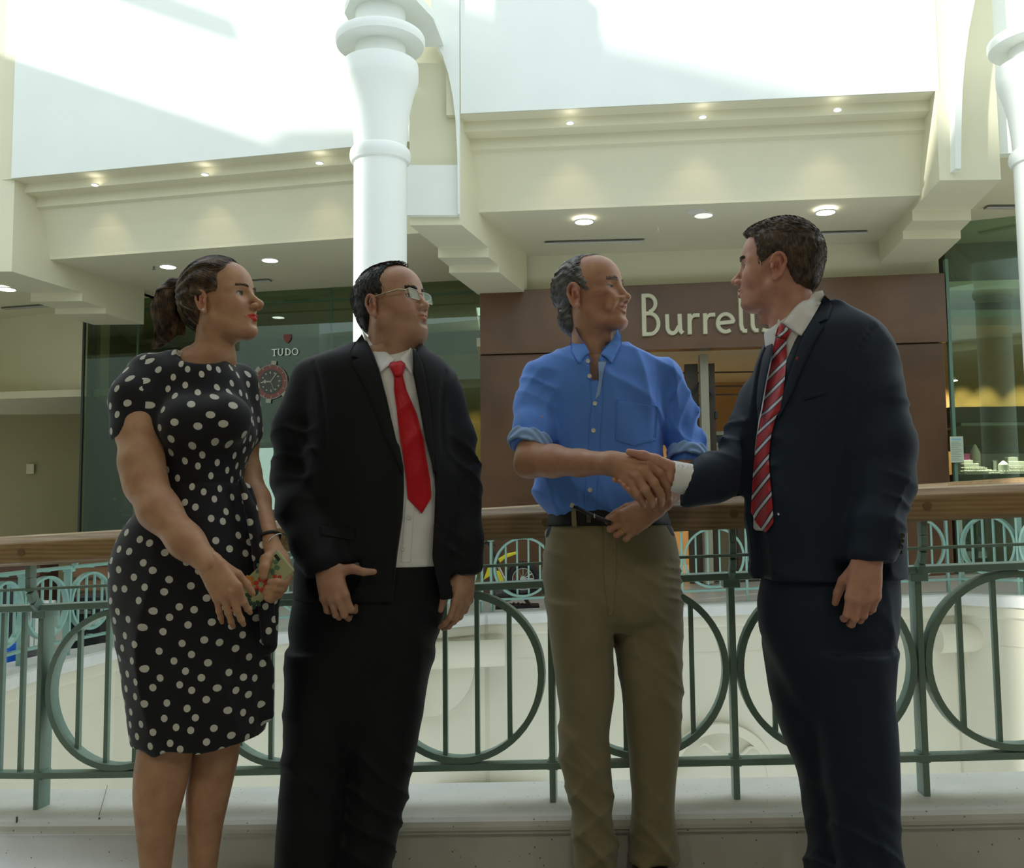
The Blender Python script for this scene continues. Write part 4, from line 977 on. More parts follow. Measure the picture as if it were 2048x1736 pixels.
def np_mesh(name, v, f, smooth=True):
    me = bpy.data.meshes.new(name); me.vertices.add(len(v)); me.vertices.foreach_set('co', np.ascontiguousarray(v, np.float32).ravel())
    k = f.shape[1]; me.loops.add(f.size); me.polygons.add(len(f)); me.loops.foreach_set('vertex_index', f.astype(np.int32).ravel())
    me.polygons.foreach_set('loop_start', np.arange(0, f.size, k, dtype=np.int32)); me.polygons.foreach_set('loop_total', np.full(len(f), k, np.int32))
    me.update(calc_edges=True); me.validate()
    if smooth: me.polygons.foreach_set('use_smooth', np.ones(len(me.polygons), bool))
    return me
def join(parts):
    vs, fs, b = [], [], 0
    for v, f in parts: vs.append(v); fs.append(f + b); b += len(v)
    return np.concatenate(vs), np.concatenate(fs)
def vcol(me, col):
    a = me.color_attributes.new('Tint', 'FLOAT_COLOR', 'POINT'); c = np.ones((len(me.vertices), 4), np.float32); c[:, :3] = col; a.data.foreach_set('color', c.ravel())
def setuv(me, uv):
    l = me.uv_layers.new(name='UVMap'); vi = np.zeros(len(me.loops), np.int32); me.loops.foreach_get('vertex_index', vi); l.data.foreach_set('uv', np.ascontiguousarray(uv[vi], np.float32).ravel())
def rows_from_poly(poly, step=3.0):
    pl = np.array(poly, float); y0, y1 = pl[:, 1].min(), pl[:, 1].max(); n = max(3, int((y1 - y0) / step)); rows = []
    for y in np.linspace(y0 + .05, y1 - .05, n):
        xs = []
        for i in range(len(pl)):
            a, b = pl[i], pl[(i + 1) % len(pl)]
            if (a[1] > y) != (b[1] > y): xs.append(a[0] + (b[0] - a[0]) * (y - a[1]) / (b[1] - a[1]))
        if len(xs) >= 2: rows.append((y, min(xs), max(xs)))
    return rows
def patch(fields, name, m, parent, poly=None, rows=None, d0=2.0, d1=3.2, th=.004, lift=.001, nu=10, soft=2, puff=0.0, edge_in=0.0, step=3.0):
    """piece of cloth lying on the surface of the fields, outline given in photo pixels, real thickness"""
    rows = rows or rows_from_poly(poly, step)
    ys = np.array([r[0] for r in rows]); L = np.array([r[1] for r in rows]); R = np.array([r[2] for r in rows])
    u = np.linspace(0, 1, nu + 1); px = L[:, None] + (R - L)[:, None] * u; py = np.repeat(ys[:, None], nu + 1, 1)
    d = raycast(fields, px, py, d0, d1)
    if np.isnan(d).all(): return None
    med = np.nanmedian(d)
    # fill misses from nearest hit in row, then global
    for i in range(d.shape[0]):
        ok = ~np.isnan(d[i])
        if ok.any(): d[i] = np.interp(np.arange(nu + 1), np.where(ok)[0], d[i][ok])
    ok = ~np.isnan(d[:, 0])
    for j in range(nu + 1): d[:, j] = np.interp(np.arange(d.shape[0]), np.where(ok)[0], d[ok, j])
    for _ in range(soft):
        e = np.pad(d, 1, mode='edge'); d2 = (e[1:-1, 1:-1] * 2 + e[:-2, 1:-1] + e[2:, 1:-1] + e[1:-1, :-2] + e[1:-1, 2:]) / 6; d = np.minimum(d, d2)
    pr = 1 - np.abs(2 * u - 1) ** 8
    prof_ = (lift + th * (.35 + .65 * pr) + puff * (1 - (2 * u - 1) ** 2))[None, :]
    vr = np.minimum(1, np.minimum(np.arange(len(ys)), np.arange(len(ys))[::-1]) / 1.0 + .4)[:, None]
    fr_ = Pn(px, py, d - prof_ * np.clip(vr, .4, 1)); bk_ = Pn(px, py, d + .003)
    n, k = px.shape; v = np.concatenate([fr_.reshape(-1, 3), bk_.reshape(-1, 3)]); g = np.arange(n * k).reshape(n, k); f = []
    a, b_, c, e = g[:-1, :-1].ravel(), g[:-1, 1:].ravel(), g[1:, 1:].ravel(), g[1:, :-1].ravel(); f.append(np.stack([a, e, c, b_], 1)); f.append(np.stack([a, b_, c, e], 1) + n * k)
    def side(ia, ib): f.append(np.stack([ia, ib, ib + n * k, ia + n * k], 1))
    side(g[:-1, 0], g[1:, 0]); side(g[1:, -1], g[:-1, -1]); side(g[0, 1:], g[0, :-1]); side(g[-1, :-1], g[-1, 1:])
    f = np.concatenate(f); me = np_mesh(name, v, f)
    wm = (R - L)[:, None] * d / FPX * (u - .5)[None, :]; vm = np.concatenate([[0], np.cumsum(np.linalg.norm(np.diff(fr_[:, k // 2], axis=0), axis=1))])[:, None] + 0 * wm
    uv = np.stack([wm, vm], -1).reshape(-1, 2); setuv(me, np.concatenate([uv, uv]))
    o = link(name, me, m); setp(o, parent); return o
def fit(pts, rad): # bounding box helper
    p = np.array(pts, float); return p.min(0) - rad, p.max(0) + rad

# ---------------------------------------------------------------- materials for people
def skin_mat(name, col):
    m = mat(name, col, .48, spec=.4); nt = m.node_tree; b = nt.nodes['Principled BSDF']
    b.inputs['Subsurface Weight'].default_value = .12; b.inputs['Subsurface Radius'].default_value = (.012, .005, .003); b.inputs['Subsurface Scale'].default_value = 1.0
    at = nt.nodes.new('ShaderNodeAttribute'); at.attribute_name = 'Tint'; tc = nt.nodes.new('ShaderNodeTexCoord')
    n = nt.nodes.new('ShaderNodeTexNoise'); n.inputs['Scale'].default_value = 22; n.inputs['Detail'].default_value = 6
    r = nt.nodes.new('ShaderNodeValToRGB'); r.color_ramp.elements[0].color = (col[0] * .82, col[1] * .74, col[2] * .72, 1); r.color_ramp.elements[1].color = (min(1, col[0] * 1.12), col[1] * 1.14, col[2] * 1.12, 1)
    r.color_ramp.elements[0].position = .3; r.color_ramp.elements[1].position = .7
    mx = nt.nodes.new('ShaderNodeMix'); mx.data_type = 'RGBA'; mx.blend_type = 'MULTIPLY'; mx.inputs[0].default_value = 1
    nt.links.new(tc.outputs['Object'], n.inputs['Vector']); nt.links.new(n.outputs['Fac'], r.inputs['Fac']); nt.links.new(r.outputs['Color'], mx.inputs[6]); nt.links.new(at.outputs['Color'], mx.inputs[7]); nt.links.new(mx.outputs[2], b.inputs['Base Color'])
    n2 = nt.nodes.new('ShaderNodeTexNoise'); n2.inputs['Scale'].default_value = 260; n2.inputs['Detail'].default_value = 3
    bp = nt.nodes.new('ShaderNodeBump'); bp.inputs['Strength'].default_value = .12; bp.inputs['Distance'].default_value = .002
    nt.links.new(tc.outputs['Object'], n2.inputs['Vector']); nt.links.new(n2.outputs['Fac'], bp.inputs['Height']); nt.links.new(bp.outputs['Normal'], b.inputs['Normal'])
    return m
def hair_mat(name, c0, c1):
    m = mat(name, c0, .42, spec=.35); nt = m.node_tree; b = nt.nodes['Principled BSDF']; tc = nt.nodes.new('ShaderNodeTexCoord')
    n = nt.nodes.new('ShaderNodeTexNoise'); n.inputs['Scale'].default_value = 38; n.inputs['Detail'].default_value = 3
    r = nt.nodes.new('ShaderNodeValToRGB'); r.color_ramp.elements[0].position = .38; r.color_ramp.elements[1].position = .7; r.color_ramp.elements[0].color = (*c0, 1); r.color_ramp.elements[1].color = (*c1, 1)
    bp = nt.nodes.new('ShaderNodeBump'); bp.inputs['Strength'].default_value = .2; bp.inputs['Distance'].default_value = .002
    nt.links.new(tc.outputs['Object'], n.inputs['Vector']); nt.links.new(n.outputs['Fac'], r.inputs['Fac']); nt.links.new(r.outputs['Color'], b.inputs['Base Color']); nt.links.new(n.outputs['Fac'], bp.inputs['Height']); nt.links.new(bp.outputs['Normal'], b.inputs['Normal'])
    return m
def cloth(name, col, rough=.8, sheen=.3, weave=700, bump=.15, var=.06):
    m = mat(name, col, rough, sheen=sheen, spec=.25, var=var, vscale=9); nt = m.node_tree; b = nt.nodes['Principled BSDF']; tc = nt.nodes.new('ShaderNodeTexCoord')
    n = nt.nodes.new('ShaderNodeTexNoise'); n.inputs['Scale'].default_value = weave; bp = nt.nodes.new('ShaderNodeBump'); bp.inputs['Strength'].default_value = bump; bp.inputs['Distance'].default_value = .001
    nt.links.new(tc.outputs['Object'], n.inputs['Vector']); nt.links.new(n.outputs['Fac'], bp.inputs['Height']); nt.links.new(bp.outputs['Normal'], b.inputs['Normal']); return m
white_cloth = cloth('white_shirt_cotton', (.78, .78, .80), .7, .1)
eye_w = mat('eye_white', (.62, .60, .57), .25); pupil_m = mat('pupil', (.01, .01, .01), .1)
button_m = mat('shirt_button', (.75, .72, .65), .3)
gold_m = mat('gold', (.8, .55, .25), .2, metal=1); silver_m = mat('silver', (.75, .75, .75), .2, metal=1)

# ---------------------------------------------------------------- heads
def head_field(p):
    """returns Field in head space: x forward, y left, z up (eye level 0, chin about -.11, crown .12)"""
    g = lambda k, d=0: p.get(k, d)
    F = Field((-.135, -.1, -.23), (.142, .1, .14), .0021); wy = g('wy', 1.0)
    F.add(ell((-.014, 0, .03), (.096, .077 * wy, .088)), .01)
    F.add(ell((.03, 0, .045), (.058, .063 * wy, .055)), .03)
    F.add(ell((.022, 0, -.014), (.064, .062 * wy, .085)), .03)
    jw = g('jaw', 0); cz = g('chin_z', -.094); cxx = g('chin_x', .068)
    for s in (1, -1):
        F.add(cone((-.006, s * (.051 + jw) * wy, -.052), (cxx - .012, s * .014, cz), .019 + jw, .016 + jw * .3), .022)
        F.add(ell((.047, s * .037 * wy, -.027), (.03, .025, .028 + g('cheek', 0))), .02)
        F.add(cone((.073, s * .012, .017), (.058, s * .048, .015), .0115 + g('brow', 0), .010), .014)
    F.add(ell((cxx, 0, cz), (.018, .02, .0165)), .02)
    F.add(ell((.058, 0, -.06), (.031, .031, .03)), .02)
    F.add(ell((.015, 0, -.086), (.05, .042, .018 + g('fat', 0))), .03)
    if g('fat', 0): F.add(ell((.01, 0, -.105), (.055, .05, .03)), .03)
    if g('gaunt', 0):
        for s in (1, -1): F.sub(ell((.058, s * .062, -.055), (.035, .018, .03)), .02)
    for s in (1, -1):
        F.sub(ell((.094, s * .033, -.001), (.018, .020, .0125)), .014)
        F.add(ell((.0655, s * .0315, -.001), (.0142, .0145, .0142)), .005)
        op = g('eye', .0042); F.sub(ell((.079, s * .033, -.001), (.012, .0125, op)), .0022)
    nx = g('nose_x', .106); nz = g('nose_z', -.034)
    F.add(cone((.079, 0, .010), (nx - .006, 0, nz + .006), .0065 + g('bridge', 0), .0085), .012)
    F.add(ell((nx - .004, 0, nz), (.0115, g('tipr', .0105), .0095)), .008)
    for s in (1, -1):
        F.add(ell((nx - .016, s * .0125, nz - .003), (.0125, .0078, .008)), .006)
        F.sub(ell((nx - .010, s * .0062, nz - .0105), (.005, .0033, .004)), .003)
    # mouth
    sm = g('smile', 0); lf = g('lip', 1.0); mz = g('mouth_z', -.0635); mo = g('open', 0)
    for s in (1, -1):
        F.add(cone((.078 - sm * .4, s * (.024 + sm * .5), mz + sm), (.0915, s * .006, mz + .0045 + mo * .4), .0035 * lf, .0046 * lf), .004)
        F.add(cone((.078 - sm * .4, s * (.022 + sm * .5), mz - .001 + sm), (.0895, 0, mz - .0065 - mo), .0035 * lf, .0058 * lf), .004)
        F.sub(cone((.084 - sm * .4, s * (.023 + sm * .5), mz + sm - .0003), (.0965, 0, mz - mo * .3), .0011, .0018 + mo * .55, ), .0025)
        if sm > .004: F.add(cone((.080, s * .022, mz + .026), (.064, s * .042, mz + .006), .008, .006), .02); F.sub(cone((.092, s * .020, mz + .022), (.080, s * .034, mz - .002), .0015, .0010), .009)
    F.sub(ell((.0985, 0, mz + .014), (.006, .003, .008)), .006)
    F.sub(ell((.094, 0, mz - .0195), (.009, .022, .005)), .01)
    # ears
    for s in (1, -1):
        ec = V3((-.010, s * (.076 * wy), -.008)); out = V3((-.35, s * .94, 0)); out /= np.linalg.norm(out); fw = V3((.94, s * .35, 0)); es = g('ear', 1.0)
        pts = []
        for a in np.linspace(.25, 4.55, 14):
            rr = (.0165 * es, .0270 * es); off = .008 + .005 * math.cos(a - 3.0)
            pts.append(ec + fw * (rr[0] * math.cos(a)) * (.95 if math.sin(a) > 0 else .72) + V3((0, 0, 1)) * (rr[1] * math.sin(a) + .002) + out * off)
        for a_, b_ in zip(pts[:-1], pts[1:]): F.add(cone(a_, b_, .0036 * es, .0036 * es), .002)
        Rm = np.stack([fw, out, V3((0, 0, 1))], 1)
        F.add(ell(ec + out * .004 + V3((0, 0, .001)), (.0155 * es, .0042, .026 * es), Rm), .004)
        F.add(ell(ec + out * .006 + fw * .004 * es - V3((0, 0, .027 * es)), (.008, .0042, .009), Rm), .004)
        F.sub(ell(ec + out * .010 + fw * .003 - V3((0, 0, .002)), (.0085 * es, .0085, .0125 * es), Rm), .0025)
        F.add(ell(ec + out * .008 + fw * .0125 * es - V3((0, 0, .003)), (.004, .004, .007), Rm), .003)
        F.add(cone(ec + out * .0075 + fw * -.003 + V3((0, 0, .014 * es)), ec + out * .0075 - fw * .006 * es - V3((0, 0, .012 * es)), .003, .0028), .003)
    # neck
    nb = g('neck', ((-.022, 0, -.04), (-.045, 0, -.22), .052, .058)); F.add(cone(*nb), .028)
    for s in (1, -1): F.add(cone((-.03, s * .045, -.06), (-.01, s * .012, -.2), .011, .010), .02)
    
    if g('adam', 0) >= 0: F.add(ell((nb[0][0] + .045, 0, -.125), (.012, .012, .016 + g('adam', 0))), .015)
    for e in g('extra', ()): F.add(e[0], e[1], e[2] if len(e) > 2 else 'u')
    return F
def head_tint(v, p):
    """lip colour, blush, stubble in head space"""
    c = np.ones((len(v), 3)); mz = p.get('mouth_z', -.0635); sm = p.get('smile', 0); mo = p.get('open', 0)
    ay = np.abs(v[:, 1]); t = np.clip(ay / (.025 + sm * .5), 0, 1); zc = mz + sm * t ** 2
    hu = .0078 * (1 - t ** 2.5) * p.get('lip', 1) + mo * .5; hl = .0115 * (1 - t ** 2) * p.get('lip', 1) + mo
    lip = (v[:, 0] > .07) & (v[:, 2] < zc + hu) & (v[:, 2] > zc - hl) & (t < 1)
    c[lip] *= np.array(p.get('lipcol', (.85, .55, .55)))
    ck = np.exp(-(((v[:, 0] - .06) / .03) ** 2 + ((ay - .045) / .02) ** 2 + ((v[:, 2] + .03) / .02) ** 2)); c *= 1 - ck[:, None] * np.array([.0, .10, .08]) * p.get('blush', 1)
    er = np.exp(-(((v[:, 0] + .01) / .025) ** 2 + ((v[:, 2] + .005) / .035) ** 2)) * (ay > .077 * p.get('wy', 1)); c *= 1 - er[:, None] * np.array([0, .22, .2])
    st = p.get('stubble', 0)
    if st:
        b = (v[:, 2] < -.045) & (v[:, 2] > -.125) & (v[:, 0] > -.01); c[b & ~lip] *= 1 - st * np.array([.9, .8, .7])
    return c
def head_matrix(pos, yaw, pitch=0, roll=0, s=1.0):
    return Matrix.Translation(Vector(pos)) @ Matrix.Rotation(math.radians(yaw), 4, 'Z') @ Matrix.Rotation(math.radians(-pitch), 4, 'Y') @ Matrix.Rotation(math.radians(roll), 4, 'X') @ Matrix.Scale(s, 4)
def xf(Mx, v): A = np.array(Mx); return v @ A[:3, :3].T + A[:3, 3]
def local_obj(mb_or_mesh, name, m, parent, Mx, smooth=True):
    me = mb_or_mesh.mesh(name) if isinstance(mb_or_mesh, MB) else mb_or_mesh
    me.transform(Mx); 
    if smooth: me.shade_smooth()
    o = link(name, me, m); setp(o, parent); return o
def eyes(parent, Mx, p, iris=(.12, .08, .04), look=(0, 0)):
    im = mat('iris', iris, .2)
    for s in (1, -1):
        c = Vector((.0655, s * .0315, -.001)); e = MB(); n = 20
        e.lathe(c, [(.0128 * math.sin(a), -.0128 * math.cos(a)) for a in np.linspace(.01, math.pi - .01, 14)], n, Vector((0, 1, 0)), Vector((0, 0, 1)), Vector((1, 0, 0)))
        eo = local_obj(e, 'eye', eye_w, parent, Mx)
        d = Vector((1, look[0] + s * .0, look[1])).normalized(); a = d.orthogonal().normalized(); b = d.cross(a)
        i_ = MB(); i_.lathe(c + d * .0098, [(.0062, 0), (.0058, .0024), (.0035, .0034), (.0001, .0037)], 20, a, b, d); io = local_obj(i_, 'iris', im, parent, Mx); 
        q = MB(); q.lathe(c + d * .0126, [(.0028, 0), (.0024, .0011), (.0001, .0014)], 14, a, b, d); po = local_obj(q, 'pupil', pupil_m, parent, Mx)
        for o in (io, po):
            o.parent = eo
def surf_x(F, y, z):
    xs = np.arange(.135, .02, -.0008); v = F.sample(np.stack([xs, np.full_like(xs, y), np.full_like(xs, z)], 1)); i = np.where(v < 0)[0]
    return float(xs[i[0]]) if len(i) else .07
def lids(parent, Mx, F, m, op=.0045, th=.0011):
    """dark lash line along the edge of each upper lid"""
    for s in (1, -1):
        pts = []
        for t in np.linspace(-1, 1, 13):
            y = .033 + .0125 * t; z = -.001 + op * math.sqrt(max(0, 1 - t * t)) * .98 + .0004; pts.append(Vector((surf_x(F, s * y, z + .0006) + .0004, s * y, z)))
        mb = MB(); mb.tube(pts, [th * (.5 + .5 * math.sin(math.pi * k / 12)) for k in range(13)], 6); local_obj(mb, 'eyelashes', m, parent, Mx)
def brows(parent, Mx, m, z=.019, th=.0032, arch=.004, x0=.0865, ext=0, w_=(.012, .048), F=None):
    for s in (1, -1):
        mb = MB(); pts = []; rr = []
        for t in np.linspace(0, 1, 12):
            y = w_[0] + (w_[1] - w_[0]) * t; zq = z + arch * math.sin(t * 2.4) - .002 * t; x = (surf_x(F, s * y, zq) + .0002) if F is not None else x0 - .022 * t ** 1.8; pts.append(Vector((x, s * y, z + arch * math.sin(t * 2.4) - .002 * t))); rr.append(th * (.55 + .6 * math.sin(math.pi * min(1, t + .25)) * (1 - t * .5)))
        mb.tube(pts, rr, 8)
        r2 = random.Random(5)
        for k in range(70):
            t = r2.random(); i = int(t * 10.9); q = pts[i].lerp(pts[i + 1], t * 10.9 - i) + Vector((.001, 0, r2.uniform(-1, 1) * th)); e = Vector((.002, s * .006, .003 + ext)) * r2.uniform(.6, 1.3); mb.tube([q, q + e * .6, q + e], [.0005, .0004, .0001], 4, cap=False)
        local_obj(mb, 'eyebrow', m, parent, Mx)
def strands(F, n, flow, length, r=.0007, seed=1, lift=.0012, region=None, step=.006, mirror=False, curl=.0):
    """thin hair strands laid along the surface of field F following flow(p)"""
    v, f = F.mesh(1); R = np.random.default_rng(seed)
    if region is not None: v = v[region(v)]
    p = v[R.integers(0, len(v), n)] + R.normal(0, .001, (n, 3)); m = max(3, int(length / step)); P_ = [p.copy()]; rl = R.uniform(.5, 1, n); e = .003
    for k in range(m):
        g = np.stack([F.sample(p + np.eye(3)[i] * e) - F.sample(p - np.eye(3)[i] * e) for i in range(3)], 1); g /= np.linalg.norm(g, axis=1)[:, None] + 1e-9
        d = flow(p); d = d / (np.linalg.norm(d, axis=1)[:, None] + 1e-9) + R.normal(0, .05 + curl, (n, 3)); d -= g * (d * g).sum(1)[:, None]; d /= np.linalg.norm(d, axis=1)[:, None] + 1e-9
        p = p + d * step * rl[:, None]; s_ = F.sample(p); p = p - g * np.clip(s_ - lift, -.004, .004)[:, None]; P_.append(p.copy())
    Q_ = np.stack(P_, 1); vs = []; fs = []; K = m + 1
    t = np.gradient(Q_, axis=1); t /= np.linalg.norm(t, axis=2)[..., None] + 1e-9; a = np.cross(t, V3((.3, .5, .8))); a /= np.linalg.norm(a, axis=2)[..., None] + 1e-9; b = np.cross(t, a)
    rad = r * (1 - np.linspace(0, 1, K) ** 3 * .85); ring = [Q_ + (a * math.cos(q) + b * math.sin(q)) * rad[None, :, None] for q in (0, 2.094, 4.189)]
    V_ = np.stack(ring, 2).reshape(-1, 3); base = (np.arange(n * K).reshape(n, K) * 3)
    for q in range(3):
        i0 = base[:, :-1].ravel() + q; i1 = base[:, :-1].ravel() + (q + 1) % 3; j0 = base[:, 1:].ravel() + q; j1 = base[:, 1:].ravel() + (q + 1) % 3; fs.append(np.stack([i0, i1, j1, j0], 1))
    return V_, np.concatenate(fs)
def hair_cap(prim_list, poly, subs=(), h=.0023, r=.004, k=.015, y=None):
    F = Field((-.16, -.11, -.16), (.13, .11, .16), h)
    for q in prim_list: F.add(q, k)
    # intersect with side-view polygon
    lo, hi, fn = poly2(poly, (0, 2), -1, 1, 0); X, Y, Z = F.grid((slice(None),) * 3); d = fn(X, Y, Z)
    a = F.V; kk = .006; hh = np.clip(.5 - .5 * (a - d) / kk, 0, 1); F.V = (a * (1 - hh) + d * hh + kk * hh * (1 - hh)).astype(np.float32)
    for q in subs: F.sub(q, .006)
    return F

# ---------------------------------------------------------------- hands
def hand(F, W, dirv, back, side, s=1.0, curls=((.3, .4, .3),) * 4, spread=(.06, .02, -.02, -.07), thumb=None, k=.006, wr=.024, tw=1.0):
    W = V3(W); D = V3(dirv); D /= np.linalg.norm(D); B = V3(back); B -= D * (B @ D); B /= np.linalg.norm(B); T = V3(side); T -= D * (T @ D); T -= B * (T @ B); T /= np.linalg.norm(T)
    offs = (.030, .0105, -.0095, -.0275); kl = (.088, .091, .086, .078); kr = (.0118, .0122, .0115, .0102)
    K = [W + D * kl[i] * s + T * offs[i] * s - B * (.004 * abs(i - 1.2) * .5) * s for i in range(4)]
    for i in range(4):
        F.add(cone(W + T * offs[i] * .55 * s, K[i], .0165 * s * tw, kr[i] * s), .012)
    F.add(ell(W + D * .045 * s - B * .006 * s, (.03 * s, .03 * s, .016 * s), np.stack([D, T, B], 1)), .015)
    F.add(cone(W - D * .03 * s, W + D * .01, wr * s, .021 * s, (B, .78)), .015)
    segs = ((.042, .025, .021), (.046, .029, .022), (.043, .027, .021), (.034, .020, .019)); rr = ((.0096, .0086, .0078, .0064), (.0098, .0088, .008, .0066), (.0093, .0083, .0075, .0062), (.0083, .0073, .0067, .0056))
    tips = []
    for i in range(4):
        p = K[i]; phi = 0; sp = spread[i]; 
        for j in range(3):
            phi += curls[i][j]; d = (D * math.cos(phi) - B * math.sin(phi)) ; d = d * math.cos(sp) + T * math.sin(sp); d /= np.linalg.norm(d)
            q = p + d * segs[i][j] * s; F.add(cone(p, q, rr[i][j] * s, rr[i][j + 1] * s), .0075 if j == 0 else .0025)
            if j < 2: F.add(ell(q + B * .0006, (rr[i][j + 1] * s * 1.06,) * 3), .003)
            p = q
        tips.append((p, d))
    if thumb is not None:
        t0 = W + D * .02 * s + T * .020 * s - B * .006 * s; rad = (.0165, .0125, .0102, .0078); ln = (.044, .032, .027); p = t0
        for j in range(3):
            a, b_, c = thumb[j]; d = T * a + D * b_ - B * c; d /= np.linalg.norm(d); q = p + d * ln[j] * s
            F.add(cone(p, q, rad[j] * s, rad[j + 1] * s), .009 if j == 0 else .003); p = q
        tips.append((p, d))
    return K, tips
def limb(F, pts, k=.02):
    """pts: (point, radius)"""
    for (a, ra), (b, rb) in zip(pts[:-1], pts[1:]): F.add(cone(a, b, ra, rb), k)
def body_object(parts, tints, skin, parent, name='body'):
    v, f = join(parts); me = np_mesh(name, v, f); vcol(me, np.concatenate(tints)); o = link(name, me, skin); setp(o, parent); return o
def garment(F, name, m, parent, smooth=1, uvw=None):
    v, f = F.mesh(smooth); me = np_mesh(name, v, f)
    if uvw is not None: setuv(me, uvw(v))
    o = link(name, me, m); setp(o, parent); return o
def legs_shoes(root, spots, m_shoe, h=.09):
    for (x, y, yaw) in spots:
        F = Field((x - .2, y - .2, -.005), (x + .2, y + .2, h + .05), .006); c, s = math.cos(yaw), math.sin(yaw); fw = V3((c, s, 0)); c0 = V3((x, y, 0))
        F.add(cone(c0 - fw * .04 + V3((0, 0, .05)), c0 + fw * .12 + V3((0, 0, .035)), .045, .036), .01); F.add(cone(c0 - fw * .02 + V3((0, 0, .05)), c0 - fw * .02 + V3((0, 0, h)), .045, .04), .02)
        X, Y, Z = F.grid((slice(None),) * 3); F.V = np.maximum(F.V, .004 - Z + 0 * X + 0 * Y).astype(np.float32)
        garment(F, 'shoe', m_shoe, root)
# ================================================================ people
def person(loc, label):
    return empty('person', loc, label, 'person', 'people talking at the railing')
def put_head(ear_px, d_ear, yaw, pitch, roll, s, side):
    R = head_matrix((0, 0, 0), yaw, pitch, roll, s); e = R @ Vector((-.010, .082 * side, -.008)); o = P(ear_px[0], ear_px[1], d_ear) - e
    return Matrix.Translation(o) @ R
def pv(px, py, d): return V3(P(px, py, d))

# ---------------------------------------------------------------- woman in the dotted dress
def woman():
    root = person((P(390, 1000, 2.4).x, 2.4, 0), 'woman with a brown ponytail in a black dress with white polka dots, holding a phone')
    skin = skin_mat('skin_warm', (.50, .285, .175)); hm = hair_mat('brown_hair', (.025, .015, .010), (.19, .115, .062))
    p = dict(nose_x=.115, nose_z=-.034, tipr=.0085, bridge=.0005, wy=.93, eye=.0058, lipcol=(1.15, .12, .13), lip=1.0, smile=.002, adam=-1, chin_x=.069, chin_z=-.096, fat=0, jaw=.0, cheek=.001,
             neck=((-.022, 0, -.03), (-.075, 0, -.22), .046, .053))
    Mx = put_head((403, 601), 2.335, -15, 11, 0, .94, -1)
    HF = head_field(p); hv, hf = HF.mesh(1); parts = [(xf(Mx, hv), hf)]; tints = [head_tint(hv, p)]
    # hair cap with swept ridges
    poly = [(.10, .16), (.088, .090), (.060, .084), (.036, .045), (.030, .006), (.006, .014), (-.020, .010), (-.032, -.02), (-.040, -.045), (-.055, -.068), (-.08, -.07), (-.16, -.02), (-.16, .16)]
    C = hair_cap([ell((-.016, 0, .033), (.106, .083, .098)), ell((-.055, 0, -.005), (.058, .066, .062))], poly)
    X, Y, Z = C.grid((slice(None),) * 3); tie = V3((-.106, 0, .072)); rr = np.sqrt((X - tie[0]) ** 2 + (Z - tie[2]) ** 2 + Y * Y); ang = np.arctan2(Z - tie[2] + 0 * Y, np.abs(Y) + .0 + X * .8 - tie[0])
    C.V -= (.0022 * np.sin(ang * 26 + 3 * np.sin(rr * 40)) * np.clip(rr * 12, 0, 1)).astype(np.float32)
    flow = lambda q: tie - q + np.array([0, 0, .02])
    cap = C.mesh(1); st = strands(C, 3200, flow, .06, .0008, 3, .0014)
    # ponytail
    T = Field((-.26, -.07, -.13), (-.09, .07, .11), .0026)
    T.add(ell((-.106, 0, .072), (.018, .02, .02)), .01)
    tail = [((-.108, 0, .074), .014), ((-.134, -.004, .082), .019), ((-.152, -.010, .060), .027), ((-.162, -.013, .026), .033), ((-.166, -.012, -.010), .031), ((-.182, -.008, -.040), .020), ((-.205, -.004, -.058), .011), ((-.222, -.004, -.066), .004)]
    limb(T, tail, .012); T.add(cone((-.150, .01, -.005), (-.138, .012, -.045), .020, .005), .012); T.add(cone((-.160, 0, -.03), (-.165, -.02, -.066), .017, .004), .01)
    X, Y, Z = T.grid((slice(None),) * 3); T.V -= (.0022 * np.sin(np.arctan2(Y, X + .175) * 9 + Z * 30) * (Z < .05)).astype(np.float32)
    tm = T.mesh(1); st2 = strands(T, 1100, lambda q: np.stack([np.where(q[:, 2] > .07, -1.0, np.where(q[:, 2] < -.03, -.8, -.1)), 0 * q[:, 0], np.where(q[:, 2] > .07, -.15, -1)], 1), .09, .0009, 4, .0018)
    me = np_mesh('hair', *join([cap, st, tm, st2])); ho = local_obj(me, 'hair', hm, root, Mx)
    MB().tube([Vector((-.117, .017 * math.cos(a), .053 + .017 * math.sin(a))) for a in np.linspace(0, 6.283, 20, endpoint=False)], .005, 8, closed=True); band = MB(); band.tube([Vector((-.114, .016 * math.cos(a), .076 + .018 * math.sin(a))) for a in np.linspace(0, 6.283, 20, endpoint=False)], .0045, 8, closed=True)
    hb = local_obj(band, 'hair_band', black, root, Mx)
    eyes(root, Mx, p, (.10, .08, .05), (0, .1)); brows(root, Mx, mat('brow_brown', (.12, .07, .045), .7), .0185, .0018, F=HF); lids(root, Mx, HF, black, .0058)
    er = MB(); er.lathe((-.004, -.091, -.037), [(.0001, -.0032), (.0024, -.002), (.0032, 0), (.0024, .002), (.0001, .0032)], 12); er.lathe((-.004, .091, -.037), [(.0001, -.0032), (.0032, 0), (.0001, .0032)], 12)
    local_obj(er, 'earring', mat('pearl', (.8, .75, .65), .2), root, Mx)
    lash = MB()
    for k in range(14):
        t = k / 13; q = Vector((.0785 - .010 * t ** 2, -(.022 + .022 * t), .003 + .0018 * math.sin(math.pi * t))); lash.tube([q, q + Vector((.004, -.0015 - .003 * t, .003))], [.0005, .0001], 4, cap=False)
    local_obj(lash, 'eyelashes', black, root, Mx)
    # body core, neck and chest
    B = Field((P(280, 0, 2.4).x, 2.2, .85), (P(540, 0, 2.4).x, 2.66, 1.52), .006)
    nb = xf(Mx, V3([[-.03, 0, -.07], [-.045, 0, -.14], [-.05, 0, -.17]]))
